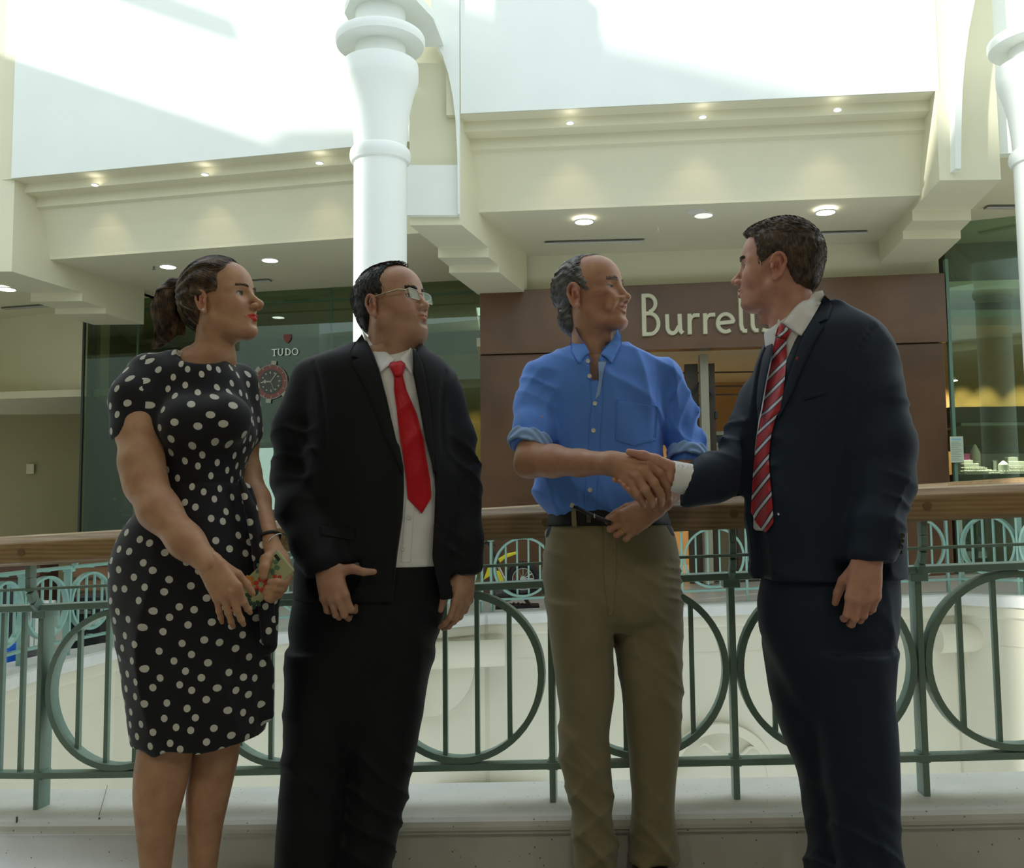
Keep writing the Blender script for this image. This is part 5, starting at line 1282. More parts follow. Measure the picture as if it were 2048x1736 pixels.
    c0 = pv(392, 715, 2.41); limb(B, [(nb[0], .043), (nb[1], .047), (c0 - V3((0, 0, .02)), .052)], .02)
    B.add(cone(pv(345, 755, 2.39), pv(440, 752, 2.45), .036, .038), .04)
    B.add(loft(secs_px([(725, 345, 440, .05), (760, 315, 470, .075), (850, 315, 490, .09), (950, 325, 475, .085), (1050, 270, 495, .12), (1150, 235, 525, .14)], 2.42)), .03)
    parts.append(B.mesh(1)); tints.append(np.ones((len(parts[-1][0]), 3)))
    # near arm and hand
    sh, el_, wr_ = pv(276, 790, 2.33), pv(291, 968, 2.26), pv(420, 1130, 2.165)
    lo, hi = fit([sh, el_, wr_, pv(480, 1240, 2.15)], .1); A = Field(lo, hi, .0042)
    limb(A, [(sh, .052), (pv(278, 860, 2.31), .050), (pv(283, 925, 2.275), .0475), (el_, .0445)], .03)
    limb(A, [(el_, .0435), (pv(318, 1020, 2.225), .0435), (pv(372, 1083, 2.19), .0355), (wr_, .0268)], .03)
    A.add(ell(el_ + V3((-.014, .01, -.006)), (.024, .024, .024)), .02)
    parts.append(A.mesh(1)); tints.append(np.ones((len(parts[-1][0]), 3)))
    lo, hi = fit([wr_, pv(480, 1250, 2.13)], .07); H = Field(lo, hi, .0023)
    Dd = pv(455, 1190, 2.14) - wr_
    K, tips = hand(H, wr_, Dd, V3((-.15, -.97, .15)), V3((.8, -.1, .4)), .92, ((.55, .5, .35), (.5, .42, .3), (.5, .40, .3), (.55, .42, .3)), (-.30, -.36, -.42, -.50), thumb=((.35, .75, .75), (.05, .95, .6), (-.1, .95, .5)), wr=.0265)
    parts.append(H.mesh(1)); tints.append(np.ones((len(parts[-1][0]), 3)))
    # far arm and hand with the phone
    sh2, el2, wr2 = pv(478, 800, 2.52), pv(492, 945, 2.50), pv(541, 1088, 2.34)
    lo, hi = fit([sh2, el2, wr2], .09); A = Field(lo, hi, .0042)
    limb(A, [(sh2, .046), (pv(484, 880, 2.52), .041), (el2, .036), (pv(512, 1000, 2.44), .034), (wr2, .0235)], .02)
    parts.append(A.mesh(1)); tints.append(np.ones((len(parts[-1][0]), 3)))
    pc = pv(529, 1160, 2.285); u_ax = V3(P(556, 1136, 2.285)) - V3(P(502, 1186, 2.285)); u_ax /= np.linalg.norm(u_ax); n_ax = V3((-.12, -.97, .2)); n_ax -= u_ax * (n_ax @ u_ax); n_ax /= np.linalg.norm(n_ax); v_ax = np.cross(n_ax, u_ax)
    lo, hi = fit([wr2, pc], .12); H = Field(lo, hi, .0023)
    # hand wrapping the phone from behind: palm to the right, fingers over the lower edge, thumb down the front
    limb(H, [(wr2, .0235), (pv(556, 1122, 2.325), .026), (pv(566, 1150, 2.325), .024)], .014)
    limb(H, [(pv(545, 1110, 2.31), .017), (pv(532, 1120, 2.285), .0135), (pv(528, 1136, 2.268), .0112), (pv(527, 1153, 2.262), .0092)], .008)
    for i, (a, b, c) in enumerate((((574, 1150), (566, 1165), (541, 1164)), ((572, 1163), (560, 1177), (534, 1176)), ((566, 1176), (550, 1189), (530, 1186)), ((558, 1188), (543, 1199), (532, 1196)))):
        r_ = (.0098, .0095, .009, .008)[i]; limb(H, [(pv(*a, 2.315), r_ * 1.3), (pv(*b, 2.285), r_ * 1.08), (pv((b[0] + c[0]) / 2, (b[1] + c[1]) / 2, 2.264), r_), (pv(*c, 2.262), r_ * .8)], .003)
    parts.append(H.mesh(1)); tints.append(np.ones((len(parts[-1][0]), 3)))
    # legs
    for j, rows in enumerate(([(1440, 283, 388, .055), (1500, 277, 384, .053), (1540, 270, 378, .052), (1590, 268, 367, .055), (1650, 274, 351, .050), (1700, 279, 345, .042), (1740, 283, 340, .037), (1775, 286, 336, .036)], [(1440, 375, 480, .055), (1500, 382, 478, .053), (1540, 379, 470, .052), (1590, 374, 458, .055), (1650, 376, 444, .050), (1700, 377, 437, .042), (1740, 378, 432, .037), (1775, 380, 430, .036)])):
        dd = 2.36 + .07 * j; se = secs_px(rows, dd, 2.0); z0 = min(s[0] for s in se); s0 = [s for s in se if s[0] == z0][0]; se += [(.03, s0[1], s0[2], .030, .036, 2.0, 0.0)]
        F = Field((min(s[1] - s[3] for s in se) - .02, dd - .1, 0), (max(s[1] + s[3] for s in se) + .02, dd + .1, .62), .005); F.add(loft(se), .01); parts.append(F.mesh(2)); tints.append(np.ones((len(parts[-1][0]), 3)))
    body_object(parts, tints, skin, root)
    legs_shoes(root, [(P(312, 1736, 2.36).x, 2.36, -.6), (P(405, 1736, 2.43).x, 2.43, -.4)], black, .06)
    # dress
    rows = [(706, 352, 440, .058, 2.405), (716, 326, 452, .082, 2.405), (730, 302, 470, .10, 2.41), (750, 285, 486, .112, 2.415), (790, 290, 496, .122, 2.42), (850, 303, 509, .135, 2.42), (880, 310, 511, .138, 2.42), (915, 316, 493, .126, 2.42), (950, 322, 481, .116, 2.42), (975, 318, 481, .118, 2.42), (1010, 290, 494, .135, 2.42), (1050, 258, 512, .150, 2.42),
            (1100, 232, 530, .160, 2.42), (1150, 224, 537, .162, 2.42), (1210, 226, 537, .160, 2.42), (1270, 236, 536, .155, 2.42), (1330, 246, 538, .150, 2.42), (1400, 258, 535, .146, 2.42), (1460, 268, 527, .142, 2.42), (1500, 276, 517, .14, 2.42), (1512, 280, 512, .14, 2.42)]
    lo = np.array([P(205, 0, 2.4).x, 2.2, P(0, 1540, 2.3).z]); hi = np.array([P(575, 0, 2.4).x, 2.62, P(0, 690, 2.3).z]); lo[0] = P(205, 800, 2.4).x; hi[0] = P(575, 800, 2.4).x
    lo[2] = P(300, 1530, 2.35).z; hi[2] = P(300, 690, 2.4).z; D = Field(lo, hi, .0048)
    D.add(loft(secs_px(rows, 2.42, 2.15)), .01)
    # bust
    D.add(ell(pv(452, 838, 2.31), (.062, .06, .06)), .04); D.add(ell(pv(370, 846, 2.285), (.058, .05, .058)), .05)
    # sleeves
    limb(D, [(pv(300, 752, 2.37), .058), (pv(276, 800, 2.335), .062), (pv(272, 862, 2.315), .0615)], .03)
    D.add(cone(pv(478, 765, 2.47), pv(486, 860, 2.51), .05, .052), .03)
    # cut sleeve hem obliquely and neckline
    a = pv(268, 873, 2.31); nrm = V3((.18, 0, -1)); nrm /= np.linalg.norm(nrm); X, Y, Z = D.grid((slice(None),) * 3)
    cut = np.maximum((X - a[0]) * nrm[0] + (Z - a[2]) * nrm[2], X - pv(321, 870, 2.31)[0]); D.V = np.maximum(D.V, -np.maximum(-cut, 0) * 0 + np.where((X < pv(318, 870, 2.31)[0]) & (Z < pv(318, 850, 2.31)[2]) & (Z > pv(300, 1010, 2.31)[2]), (X - a[0]) * nrm[0] + (Z - a[2]) * nrm[2], -.5)).astype(np.float32)
    D.sub(ell(pv(402, 706, 2.335), (.062, .075, .027)), .008)
    D.V = D.V.astype(np.float32)
    # skirt draping: side tie, flounces, hem
    D.add(cone(pv(488, 980, 2.40), pv(540, 1160, 2.38), .022, .034), .03); D.add(cone(pv(535, 1180, 2.38), pv(540, 1290, 2.38), .03, .018), .03)
    D.add(cone(pv(530, 1340, 2.40), pv(536, 1430, 2.40), .022, .016), .02)
    zt_ = pv(0, 1030, 2.3)[2]; D.fold(.008, [(.5, .4, .25, .10), (.3, .2, 1, .09)], 5, lo, np.array([hi[0], hi[1], pv(0, 900, 2.3)[2]]))
    D.fold(.016, [(.9, .5, .12, .14)], 8, lo, np.array([hi[0], hi[1], zt_]))
    # waist seam
    zz = pv(400, 968, 2.3)[2]; X, Y, Z = D.grid((slice(None),) * 3); D.V += (.0035 * np.exp(-((Z - zz - (X + .9) * .03) / .004) ** 2)).astype(np.float32)
    hb_ = pv(300, 1520, 2.3)[2]; hem = pv(420, 1506, 2.28)[2] + .003 * np.sin(X * 30 + 1.5) + (X - pv(420, 1500, 2.3)[0]) * .12 * (X > pv(390, 1500, 2.3)[0]) - .016 * np.exp(-((X - pv(303, 1500, 2.28)[0]) / .022) ** 2)
    D.V = np.maximum(D.V, hem - Z + 0 * Y).astype(np.float32)
    # hollow under the hem
    D.sub(loft([(s[0], s[1], s[2], s[3] - .012, s[4] - .012, s[5], 0.0) for s in secs_px([(1440, 266, 527, .14), (1560, 283, 508, .13)], 2.42, 2.15)]), .004)
    dm = mat('dotted_crepe', (.008, .008, .013), .75, spec=.3, sheen=.15); nt = dm.node_tree; b = nt.nodes['Principled BSDF']
    uvn = nt.nodes.new('ShaderNodeUVMap'); vo = nt.nodes.new('ShaderNodeTexVoronoi'); vo.voronoi_dimensions = '2D'; vo.inputs['Scale'].default_value = 24; vo.inputs['Randomness'].default_value = .42
    lt = nt.nodes.new('ShaderNodeMath'); lt.operation = 'LESS_THAN'; lt.inputs[1].default_value = .205; mx = nt.nodes.new('ShaderNodeMix'); mx.data_type = 'RGBA'; mx.inputs[6].default_value = (.008, .008, .013, 1); mx.inputs[7].default_value = (.62, .61, .56, 1)
    mp = nt.nodes.new('ShaderNodeMapping'); mp.inputs['Rotation'].default_value = (0, 0, .5); nt.links.new(uvn.outputs[0], mp.inputs[0]); nt.links.new(mp.outputs[0], vo.inputs['Vector']); nt.links.new(vo.outputs['Distance'], lt.inputs[0]); nt.links.new(lt.outputs[0], mx.inputs[0]); nt.links.new(mx.outputs[2], b.inputs['Base Color'])
    ax0 = pv(405, 1000, 2.42)
    def uvd(v):
        cxs = np.interp(-v[:, 2], [-1.5, -1.2, -.5], [pv(392, 720, 2.42)[0], pv(405, 950, 2.42)[0], pv(395, 1400, 2.42)[0]]); an = np.arctan2(v[:, 0] - cxs, -(v[:, 1] - 2.42)); R_ = .155
        return np.stack([an * R_, v[:, 2]], 1)
    do = garment(D, 'dress', dm, root, 1, uvd); me = do.data; off = np.array(wloc(root)); n = len(me.vertices); co = np.zeros(n * 3, np.float32); me.vertices.foreach_get('co', co); co = co.reshape(-1, 3) + off
    li = np.zeros(len(me.loops), np.int32); me.loops.foreach_get('vertex_index', li); uvl = np.zeros(len(me.loops) * 2, np.float32); me.uv_layers[0].data.foreach_get('uv', uvl); uvl = uvl.reshape(-1, 2)
    cen = np.zeros(len(me.polygons) * 3, np.float32); me.polygons.foreach_get('center', cen); cen = cen.reshape(-1, 3) + off; ltot = np.zeros(len(me.polygons), np.int32); me.polygons.foreach_get('loop_total', ltot)
    sx_ = pv(318, 880, 2.33)[0]; sx2 = pv(300, 720, 2.36)[0]; z1_, z2_ = pv(0, 880, 2.33)[2], pv(0, 720, 2.36)[2]; lim = np.interp(cen[:, 2], [z1_, z2_], [sx_, sx2]); sel = np.repeat((cen[:, 0] < lim) & (cen[:, 2] > pv(300, 895, 2.3)[2]), ltot)
    w_ = co[li]; uvl[sel] = np.stack([(w_[sel, 0] - w_[sel, 1] * .8) * .9 + .013, w_[sel, 2]], 1); me.uv_layers[0].data.foreach_set('uv', uvl.ravel())
    # fabric tie tails at the hip
    sash = Field(pv(455, 1300, 2.3) - .03, pv(560, 940, 2.5) + .03, .004); sash = Field((pv(470, 950, 2.3)[0] - .02, 2.2, pv(0, 1300, 2.3)[2]), (pv(560, 950, 2.3)[0] + .03, 2.5, pv(0, 930, 2.3)[2]), .004)
    limb(sash, [(pv(482, 962, 2.36), .008), (pv(502, 1020, 2.34), .015), (pv(520, 1110, 2.33), .019), (pv(528, 1190, 2.33), .020), (pv(538, 1285, 2.34), .017)], .01); sash.fold(.006, [(1, .5, .1, .03)], 4)
    garment(sash, 'sash', dm, root, 1, lambda v: np.stack([v[:, 0] + v[:, 1] * .5, v[:, 2]], 1))
    # ring, bracelets
    def band_at(c, ax, r, t, m, name):
        ax = Vector(ax).normalized(); a = ax.orthogonal().normalized(); b = ax.cross(a); MB().tube([Vector(c) + (a * math.cos(q) + b * math.sin(q)) * r for q in np.linspace(0, 6.283, 22, endpoint=False)], t, 8, closed=True).build(name, m, root, smooth=True)
    k2 = K[2]; D2 = (tips[2][0] - k2); D2 /= np.linalg.norm(D2); band_at(k2 + D2 * .022, D2, .0098, .0014, silver_m, 'ring')
    ax = V3(pv(541, 1088, 2.34)) - V3(pv(530, 1050, 2.37)); band_at(pv(537, 1077, 2.35), ax, .0275, .0038, black, 'bracelet'); band_at(pv(547, 1084, 2.345) + V3((.004, 0, -.004)), ax + V3((.03, 0, 0)), .031, .0014, silver_m, 'bracelet')
    # phone, a thing of its own
    pr = empty('phone', Vector(pc), 'mobile phone in a floral case held by the woman in the dotted dress', 'phone')
    cm = mat('floral_case', (.40, .42, .22), .4, coat=.3); U = Vector(u_ax); Vv = Vector(v_ax); N = Vector(n_ax); c = Vector(pc)
    MB().box(c, (.139, .0085, .068), (U, N, Vv)).build('case', cm, pr, bevel=.004)
    MB().box(c - N * .0048, (.128, .001, .058), (U, N, Vv)).build('screen', black, pr)
    gr = mat('leaf_green', (.09, .20, .12), .45); rd = mat('petal_red', (.55, .05, .03), .45); og = mat('petal_orange', (.60, .20, .03), .45); dkg = mat('leaf_dark', (.02, .06, .04), .45)
    def petals(center, n, r, w_, m, name, a0=0, a1=6.283):
        mb = MB()
        for k in range(n):
            a = a0 + (a1 - a0) * k / max(1, n); e = U * math.cos(a) + Vv * math.sin(a); s_ = e.cross(N); q = c + U * center[0] + Vv * center[1] + N * .0049
            mb.add([q + e * .004 - N * .001, q + e * r * .5 + s_ * w_, q + e * r * .85 + s_ * w_ * .8, q + e * r, q + e * r * .85 - s_ * w_ * .8, q + e * r * .5 - s_ * w_], [(0, 1, 2, 3, 4, 5)]); 
        mb.build(name, m, pr)
    petals((.035, .012), 6, .022, .006, gr, 'leaf'); petals((-.045, -.018), 7, .026, .005, dkg, 'leaf', .5, 5.5); petals((-.012, -.004), 6, .020, .006, rd, 'petal'); petals((.022, -.022), 5, .016, .005, rd, 'petal'); petals((-.032, .022), 6, .018, .006, og, 'petal'); petals((.012, .026), 4, .016, .005, gr, 'leaf')
    MB().box(c + U * .057 + Vv * .018 + N * .0045, (.008, .002, .018), (U, N, Vv)).build('camera_lens', black, pr, bevel=.002)
woman()
# ---------------------------------------------------------------- shared tailoring
def ycut(F, poly_px, d, dmax, k=.003):
    pl = [(pv(x, y, d)[0], pv(x, y, d)[2]) for x, y in poly_px]; F.sub(poly2(pl, (0, 2), 1.5, dmax), k)
def col_scale(rows, ds): return rows
def trousers(F, legs, k=.03):
    for rows, d, zend in legs:
        se = secs_px(rows, d, 2.3); s0 = min(se, key=lambda s: s[0]); se.append((zend, s0[1], s0[2], s0[3] * .98, s0[4], s0[5], 0.0)); F.add(loft(se), k)
def seam(F, pts, d0, d1, r=.0035, k=.008):
    P_ = []
    for a, b in zip(pts[:-1], pts[1:]): P_ += [(a[0] + (b[0] - a[0]) * t, a[1] + (b[1] - a[1]) * t) for t in (0, .33, .66)]
    P_.append(pts[-1]); px = np.array([p[0] for p in P_], float); py = np.array([p[1] for p in P_], float); d = raycast([F], px, py, d0, d1); ok = ~np.isnan(d)
    W = Pn(px[ok], py[ok], d[ok] - .0005)
    for a, b in zip(W[:-1], W[1:]): F.sub(cone(a, b, r, r), k)
def btn(px, py, fields, parent, m=None, r=.0055, d0=2.0, d1=3.2, name='button'):
    d = raycast(fields, np.array([float(px)]), np.array([float(py)]), d0, d1, .003)[0]
    if np.isnan(d): return
    c = P(px, py, d - .0075); X = Vector((1, 0, 0)); Z = Vector((0, 0, 1)); mb = MB(); mb.lathe(c, [(.0001, .0015), (r * .7, .0015), (r * .8, .0005), (r, .001), (r, .003), (.0001, .003)], 14, X, Z, Vector((0, 1, 0)) * 1.0 * -1 * -1)
    return mb.build(name, m or button_m, parent, smooth=True)
suit_black = cloth('suit_charcoal', (.0055, .006, .009), .7, .04); suit_navy = cloth('suit_navy', (.008, .016, .032), .65, .05)
shoe_m = mat('shoe_leather', (.012, .01, .01), .25)

# ---------------------------------------------------------------- man with the red tie
def man_red_tie():
    D0 = 2.62; root = person((P(755, 1000, D0).x, D0, 0), 'broad man in glasses, black suit and plain red tie, thumb out of his trouser pocket')
    skin = skin_mat('skin_ruddy', (.47, .27, .185)); hm = hair_mat('dark_hair', (.010, .008, .007), (.035, .027, .022))
    p = dict(wy=1.05, jaw=.006, fat=.010, cheek=.004, chin_x=.066, eye=.0042, smile=.003, lip=.85, stubble=.10, nose_x=.105, bridge=.0015, ear=1.05, lipcol=(.88, .62, .60), blush=1.2,
             neck=((-.018, 0, -.04), (-.060, 0, -.22), .062, .070))
    Mx = put_head((747, 611), 2.545, -28, 14, 0, .99, -1)
    HF = head_field(p); hv, hf = HF.mesh(1); parts = [(xf(Mx, hv), hf)]; tints = [head_tint(hv, p)]
    poly = [(.10, .16), (.082, .112), (.050, .104), (.034, .092), (.028, .05), (.034, .012), (.034, -.016), (.024, -.016), (.016, .010), (.004, .024), (-.022, .018), (-.032, -.01), (-.036, -.05), (-.05, -.065), (-.075, -.066), (-.16, -.02), (-.16, .16)]
    C = hair_cap([ell((-.016, 0, .034), (.103, .0855, .092)), ell((.028, 0, .072), (.062, .062, .042)), ell((-.055, 0, -.012), (.052, .068, .055))], poly)
    X, Y, Z = C.grid((slice(None),) * 3); C.V -= (.0016 * (np.sin(X * 420 + 5 * np.sin(Y * 90)) * np.sin(Y * 380 + 4 * np.sin(Z * 80))) * (Z > .03)).astype(np.float32)
    fl = lambda q: np.stack([np.where(q[:, 2] > .085, 1.0, -.25), 0 * q[:, 0], np.where(q[:, 2] > .085, .25 + 3 * np.maximum(q[:, 0] - .02, 0), -1)], 1)
    st = strands(C, 2600, fl, .018, .0006, 3, .0022, step=.004); st_b = strands(C, 500, lambda q: np.stack([1 + 0 * q[:, 0], .25 * np.sin(q[:, 1] * 200), .7 + 0 * q[:, 0]], 1), .022, .0007, 9, .004, region=lambda v: v[:, 2] > .105, step=.004)
    local_obj(np_mesh('hair', *join([C.mesh(1), st, st_b])), 'hair', hm, root, Mx)
    eyes(root, Mx, p, (.08, .05, .03), (0, .05)); brows(root, Mx, hm, .0175, .0034, F=HF); lids(root, Mx, HF, hm, .0042)
    # glasses
    gf = MB(); m_fr = mat('spectacle_metal', (.42, .36, .27), .25, metal=.9)
    for s in (1, -1):
        c = Vector((.094, s * .034, -.003)); pts = []
        for a in np.linspace(0, 2 * math.pi, 28, endpoint=False):
            e = 5; ca, sa = math.cos(a), math.sin(a); pts.append(c + Vector((-.010 * (abs(ca) * .0 + max(0, s * ca)) * .8 * abs(ca), 0.0245 * math.copysign(abs(ca) ** (2 / e), ca), .0145 * math.copysign(abs(sa) ** (2 / e), sa))))
        gf.tube(pts, .0010, 8, closed=True)
        gf.tube([Vector((.0885, s * .058, .004)), Vector((.084, s * .066, .006)), Vector((.074, s * .0785, .008)), Vector((.03, s * .0875, .010)), Vector((-.006, s * .089, .012)), Vector((-.022, s * .086, .0))], [.0012, .002, .0022, .0016, .0022, .0022], 8)
        gf.tube([Vector((.093, s * .011, .001)), Vector((.088, s * .008, -.008))], .0007, 6)
    gf.tube([Vector((.094, .0105, .003)), Vector((.0965, 0, .006)), Vector((.094, -.0105, .003))], .0011, 8)
    g_o = local_obj(gf, 'glasses', m_fr, root, Mx)
    lg = glass_mat('lens_glass', (.93, .95, .95), .05)
    for s in (1, -1):
        mb = MB(); mb.box((.0935, s * .034, -.003), (.0012, .046, .027)); lo_ = local_obj(mb, 'lens', lg, root, Mx, False); lo_.parent = g_o
    # body core
    B = Field((P(570, 800, D0).x, D0 - .22, .9), (P(950, 800, D0).x, D0 + .2, 1.52), .008)
    nb = xf(Mx, V3([[-.03, 0, -.09], [-.05, 0, -.17]])); c0 = pv(768, 735, D0); limb(B, [(nb[0], .058), (nb[1], .062), (c0, .08)], .03)
    B.add(loft(secs_px([(740, 690, 860, .08), (800, 640, 890, .11), (950, 640, 900, .125), (1150, 630, 900, .12)], D0)), .04)
    parts.append(B.mesh(1)); tints.append(np.ones((len(parts[-1][0]), 3)))
    # right hand: fist in the pocket, thumb out
    w1 = pv(654, 1132, 2.44); lo, hi = fit([w1, pv(670, 1215, 2.42), pv(738, 1160, 2.42)], .07); H = Field(lo, hi, .0023)
    K, t_ = hand(H, w1, pv(664, 1180, 2.42) - w1, V3((-.15, -1, .1)), V3((1, -.1, .25)), .98, ((.55, 1.1, .7), (.5, .95, .6), (.5, 1.0, .6), (.55, 1.1, .6)), (.02, .0, -.05, -.12), thumb=((.95, .18, -.05), (.85, .55, .0), (.95, .28, .05)), wr=.031, tw=1.08)
    parts.append(H.mesh(1)); tints.append(np.ones((len(parts[-1][0]), 3)))
    # left hand hanging
    w2 = pv(931, 1140, 2.58); lo, hi = fit([w2, pv(905, 1250, 2.56)], .08); H = Field(lo, hi, .0023)
    K2, t2 = hand(H, w2, pv(925, 1240, 2.56) - w2, V3((.75, -.65, .0)), V3((-.65, -.75, 0)), .98, ((.35, .45, .3), (.4, .5, .35), (.45, .55, .35), (.5, .55, .4)), (.0, -.01, -.02, -.03), thumb=((.5, .8, .3), (.15, 1, .35), (.0, 1, .35)), wr=.029)
    parts.append(H.mesh(1)); tints.append(np.ones((len(parts[-1][0]), 3)))
    body_object(parts, tints, skin, root)
    # shirt
    sr = [(712, 735, 830, .075, D0 - .0), (735, 700, 860, .10), (760, 670, 890, .118), (850, 640, 905, .138), (950, 635, 912, .150), (1050, 632, 912, .152), (1130, 630, 905, .148)]
    SH = Field((P(620, 900, D0).x - .02, D0 - .24, P(0, 1150, 2.4).z - .02), (P(930, 900, D0).x, D0 + .22, 1.62), .006)
    SH.add(loft(secs_px(sr, D0, 2.2)), .01); nk = xf(Mx, V3([[-.022, 0, -.105], [-.045, 0, -.175]])); SH.add(cone(nk[0], nk[1] , .0665, .078), .02)
    nx_, nd = xf(Mx, V3([[-.02, 0, -.10]]))[0], xf(Mx, V3([[-.022, 0, 0], [-.060, 0, -.22]])); ax_ = nd[0] - nd[1]; ax_ /= np.linalg.norm(ax_)
    X, Y, Z = SH.grid((slice(None),) * 3); zc_ = pv(730, 668, D0)[2]; cutp = (Z - zc_) - (Y - D0) * 1.0 + 0 * X; SH.V = np.maximum(SH.V, cutp - .0).astype(np.float32)
    SH.fold(.007, [(.7, .2, -.5, .06)], 3, (pv(745, 0, 2.5)[0], D0 - .25, pv(0, 1120, 2.5)[2]), (pv(850, 0, 2.5)[0], D0 + .1, pv(0, 760, 2.5)[2]))
    garment(SH, 'shirt', white_cloth, root)
    # jacket
    jr = [(690, 715, 835, .07), (700, 660, 862, .095), (714, 618, 888, .115), (735, 602, 903, .13), (760, 606, 915, .14), (850, 606, 918, .155), (950, 604, 925, .168), (1050, 600, 930, .172), (1120, 596, 930, .172), (1180, 590, 925, .168), (1214, 588, 918, .165)]
    J = Field((P(520, 900, 2.7).x, D0 - .26, P(0, 1225, 2.4).z), (P(985, 900, 2.7).x, D0 + .24, 1.62), .0055)
    J.add(loft(secs_px(jr, D0, 2.25)), .02)
    limb(J, [(pv(630, 766, D0), .068), (pv(600, 860, D0), .071), (pv(594, 955, D0 + .0), .068), (pv(606, 1020, 2.56), .065), (pv(628, 1085, 2.50), .058), (pv(648, 1128, 2.455), .053)], .03)
    limb(J, [(pv(886, 800, D0), .062), (pv(905, 880, D0 + .01), .062), (pv(917, 985, D0 + .02), .062), (pv(925, 1080, 2.60), .053), (pv(931, 1128, 2.585), .048)], .025)
    X, Y, Z = J.grid((slice(None),) * 3)
    # sleeve ends
    def endcut(F, c, n, box, depth=.08):
        Xg, Yg, Zg = F.grid((slice(None),) * 3); n = V3(n) / np.linalg.norm(n); dd = (Xg - c[0]) * n[0] + (Yg - c[1]) * n[1] + (Zg - c[2]) * n[2]
        r_ = np.sqrt((Xg - c[0]) ** 2 + (Yg - c[1]) ** 2 + (Zg - c[2]) ** 2); m = (dd > 0) & (r_ < box); F.V = np.where(m, np.maximum(F.V, dd), F.V).astype(np.float32)
    J.fold(.02, [(.3, .5, .9, .055), (.6, .2, .5, .09)], 2, (P(520, 900, 2.7).x, D0 - .26, pv(0, 1120, 2.5)[2]), (pv(665, 0, D0)[0], D0 + .2, pv(0, 830, 2.5)[2]))
    J.fold(.018, [(.3, .5, .9, .05), (-.5, .2, .6, .07)], 4, (pv(880, 0, D0)[0], D0 - .26, pv(0, 1150, 2.5)[2]), (pv(975, 0, D0)[0], D0 + .2, pv(0, 860, 2.5)[2]))
    J.fold(.006, [(.8, .2, -.4, .12)], 6)
    endcut(J, pv(654, 1141, 2.45), (.32, -.1, -1), .085); endcut(J, pv(931, 1146, 2.585), (0, 0, -1), .07)
    J.V = np.maximum(J.V, pv(0, 1214, 2.45)[2] - Z + 0 * X + 0 * Y).astype(np.float32)
    seam(J, [(622, 712), (634, 745), (643, 790), (648, 850), (650, 910)], 2.2, 2.8); seam(J, [(893, 742), (886, 780), (884, 840), (886, 900)], 2.2, 2.8)
    J0 = Field.__new__(Field); J0.__dict__.update(J.__dict__); J0.V = J.V.copy()
    opening = [(724, 640), (724, 669), (740, 701), (754, 733), (770, 791), (791, 880), (798, 893), (806, 936), (807, 982), (804, 1037), (793, 1113), (786, 1180), (784, 1230), (880, 1230), (874, 1180), (862, 1113), (866, 1040), (868, 980), (864, 930), (851, 880), (837, 803), (826, 745), (825, 699), (826, 640)]
    ycut(J, opening, 2.46, D0 + .02)
    nkc = xf(Mx, V3([[-.03, 0, -.12]]))[0]; J.sub(cone(nkc + V3((0, -.0, .02)), nkc + V3((0, 0, .16)), .085, .10), .006)
    garment(J, 'jacket', suit_black, root)
    # lapels and jacket collar
    patch([J0], 'lapel', suit_black, root, poly=[(724, 668), (708, 688), (700, 703), (702, 714), (716, 716), (701, 722), (716, 748), (732, 779), (754, 833), (772, 880), (788, 912), (806, 950), (806, 936), (798, 893), (791, 880), (770, 791), (754, 733), (740, 701)], d0=2.3, d1=2.8, th=.005, lift=.002, nu=8)
    patch([J0], 'lapel', suit_black, root, poly=[(825, 697), (826, 745), (837, 803), (851, 880), (864, 930), (867, 955), (870, 920), (868, 880), (862, 803), (853, 750), (846, 722), (834, 703)], d0=2.3, d1=2.8, th=.005, lift=.002, nu=8)
    patch([J0], 'pocket_flap', suit_black, root, poly=[(640, 1048), (712, 1058), (710, 1080), (640, 1070)], d0=2.3, d1=2.8, th=.003, nu=8)
    # shirt collar, tie, placket
    patch([SH], 'shirt_collar', white_cloth, root, poly=[(725, 661), (741, 681), (791, 717), (777, 731), (760, 746), (746, 710), (731, 684)], d0=2.3, d1=2.8, th=.005, lift=.006, nu=8, puff=.004)
    patch([SH], 'shirt_collar', white_cloth, root, poly=[(797, 718), (822, 694), (827, 722), (826, 752), (808, 729)], d0=2.3, d1=2.8, th=.005, lift=.006, nu=8, puff=.003)
    patch([SH], 'placket', white_cloth, root, rows=[(y, x - 9, x + 9) for y, x in zip(range(980, 1125, 6), np.linspace(822, 812, 25))], d0=2.3, d1=2.8, th=.0015, lift=.0015, nu=6)
    for y, x in ((1035, 817), (1098, 806)): btn(x, y, [SH], root, d0=2.3, d1=2.8, r=.005)
    tie_m = cloth('red_silk', (.52, .004, .014), .38, .2, weave=400, bump=.1)
    patch([SH], 'tie', tie_m, root, rows=[(r[0], r[1], r[2]) for r in [(y, float(np.interp(y, [746, 780, 826, 880, 911, 961, 998, 1026], [788, 788, 794, 800, 806, 812.5, 815.5, 842.5])), float(np.interp(y, [746, 780, 826, 880, 911, 961, 990, 998, 1026], [805, 813, 833, 847.7, 852, 860.7, 863, 862, 844.5]))) for y in np.arange(746, 1026.5, 4)]], d0=2.3, d1=2.8, th=.004, lift=.004, nu=10, puff=.004)
    patch([SH], 'tie_knot', tie_m, root, poly=[(777, 730), (783, 722), (804, 721), (812, 728), (806, 748), (802, 754), (788, 754), (786, 748)], d0=2.3, d1=2.8, th=.006, lift=.008, nu=8, puff=.008)
    # trousers
    T = Field((P(530, 1700, 2.7).x, D0 - .22, 0), (P(920, 1300, 2.7).x, D0 + .22, P(0, 1090, 2.6).z), .0065)
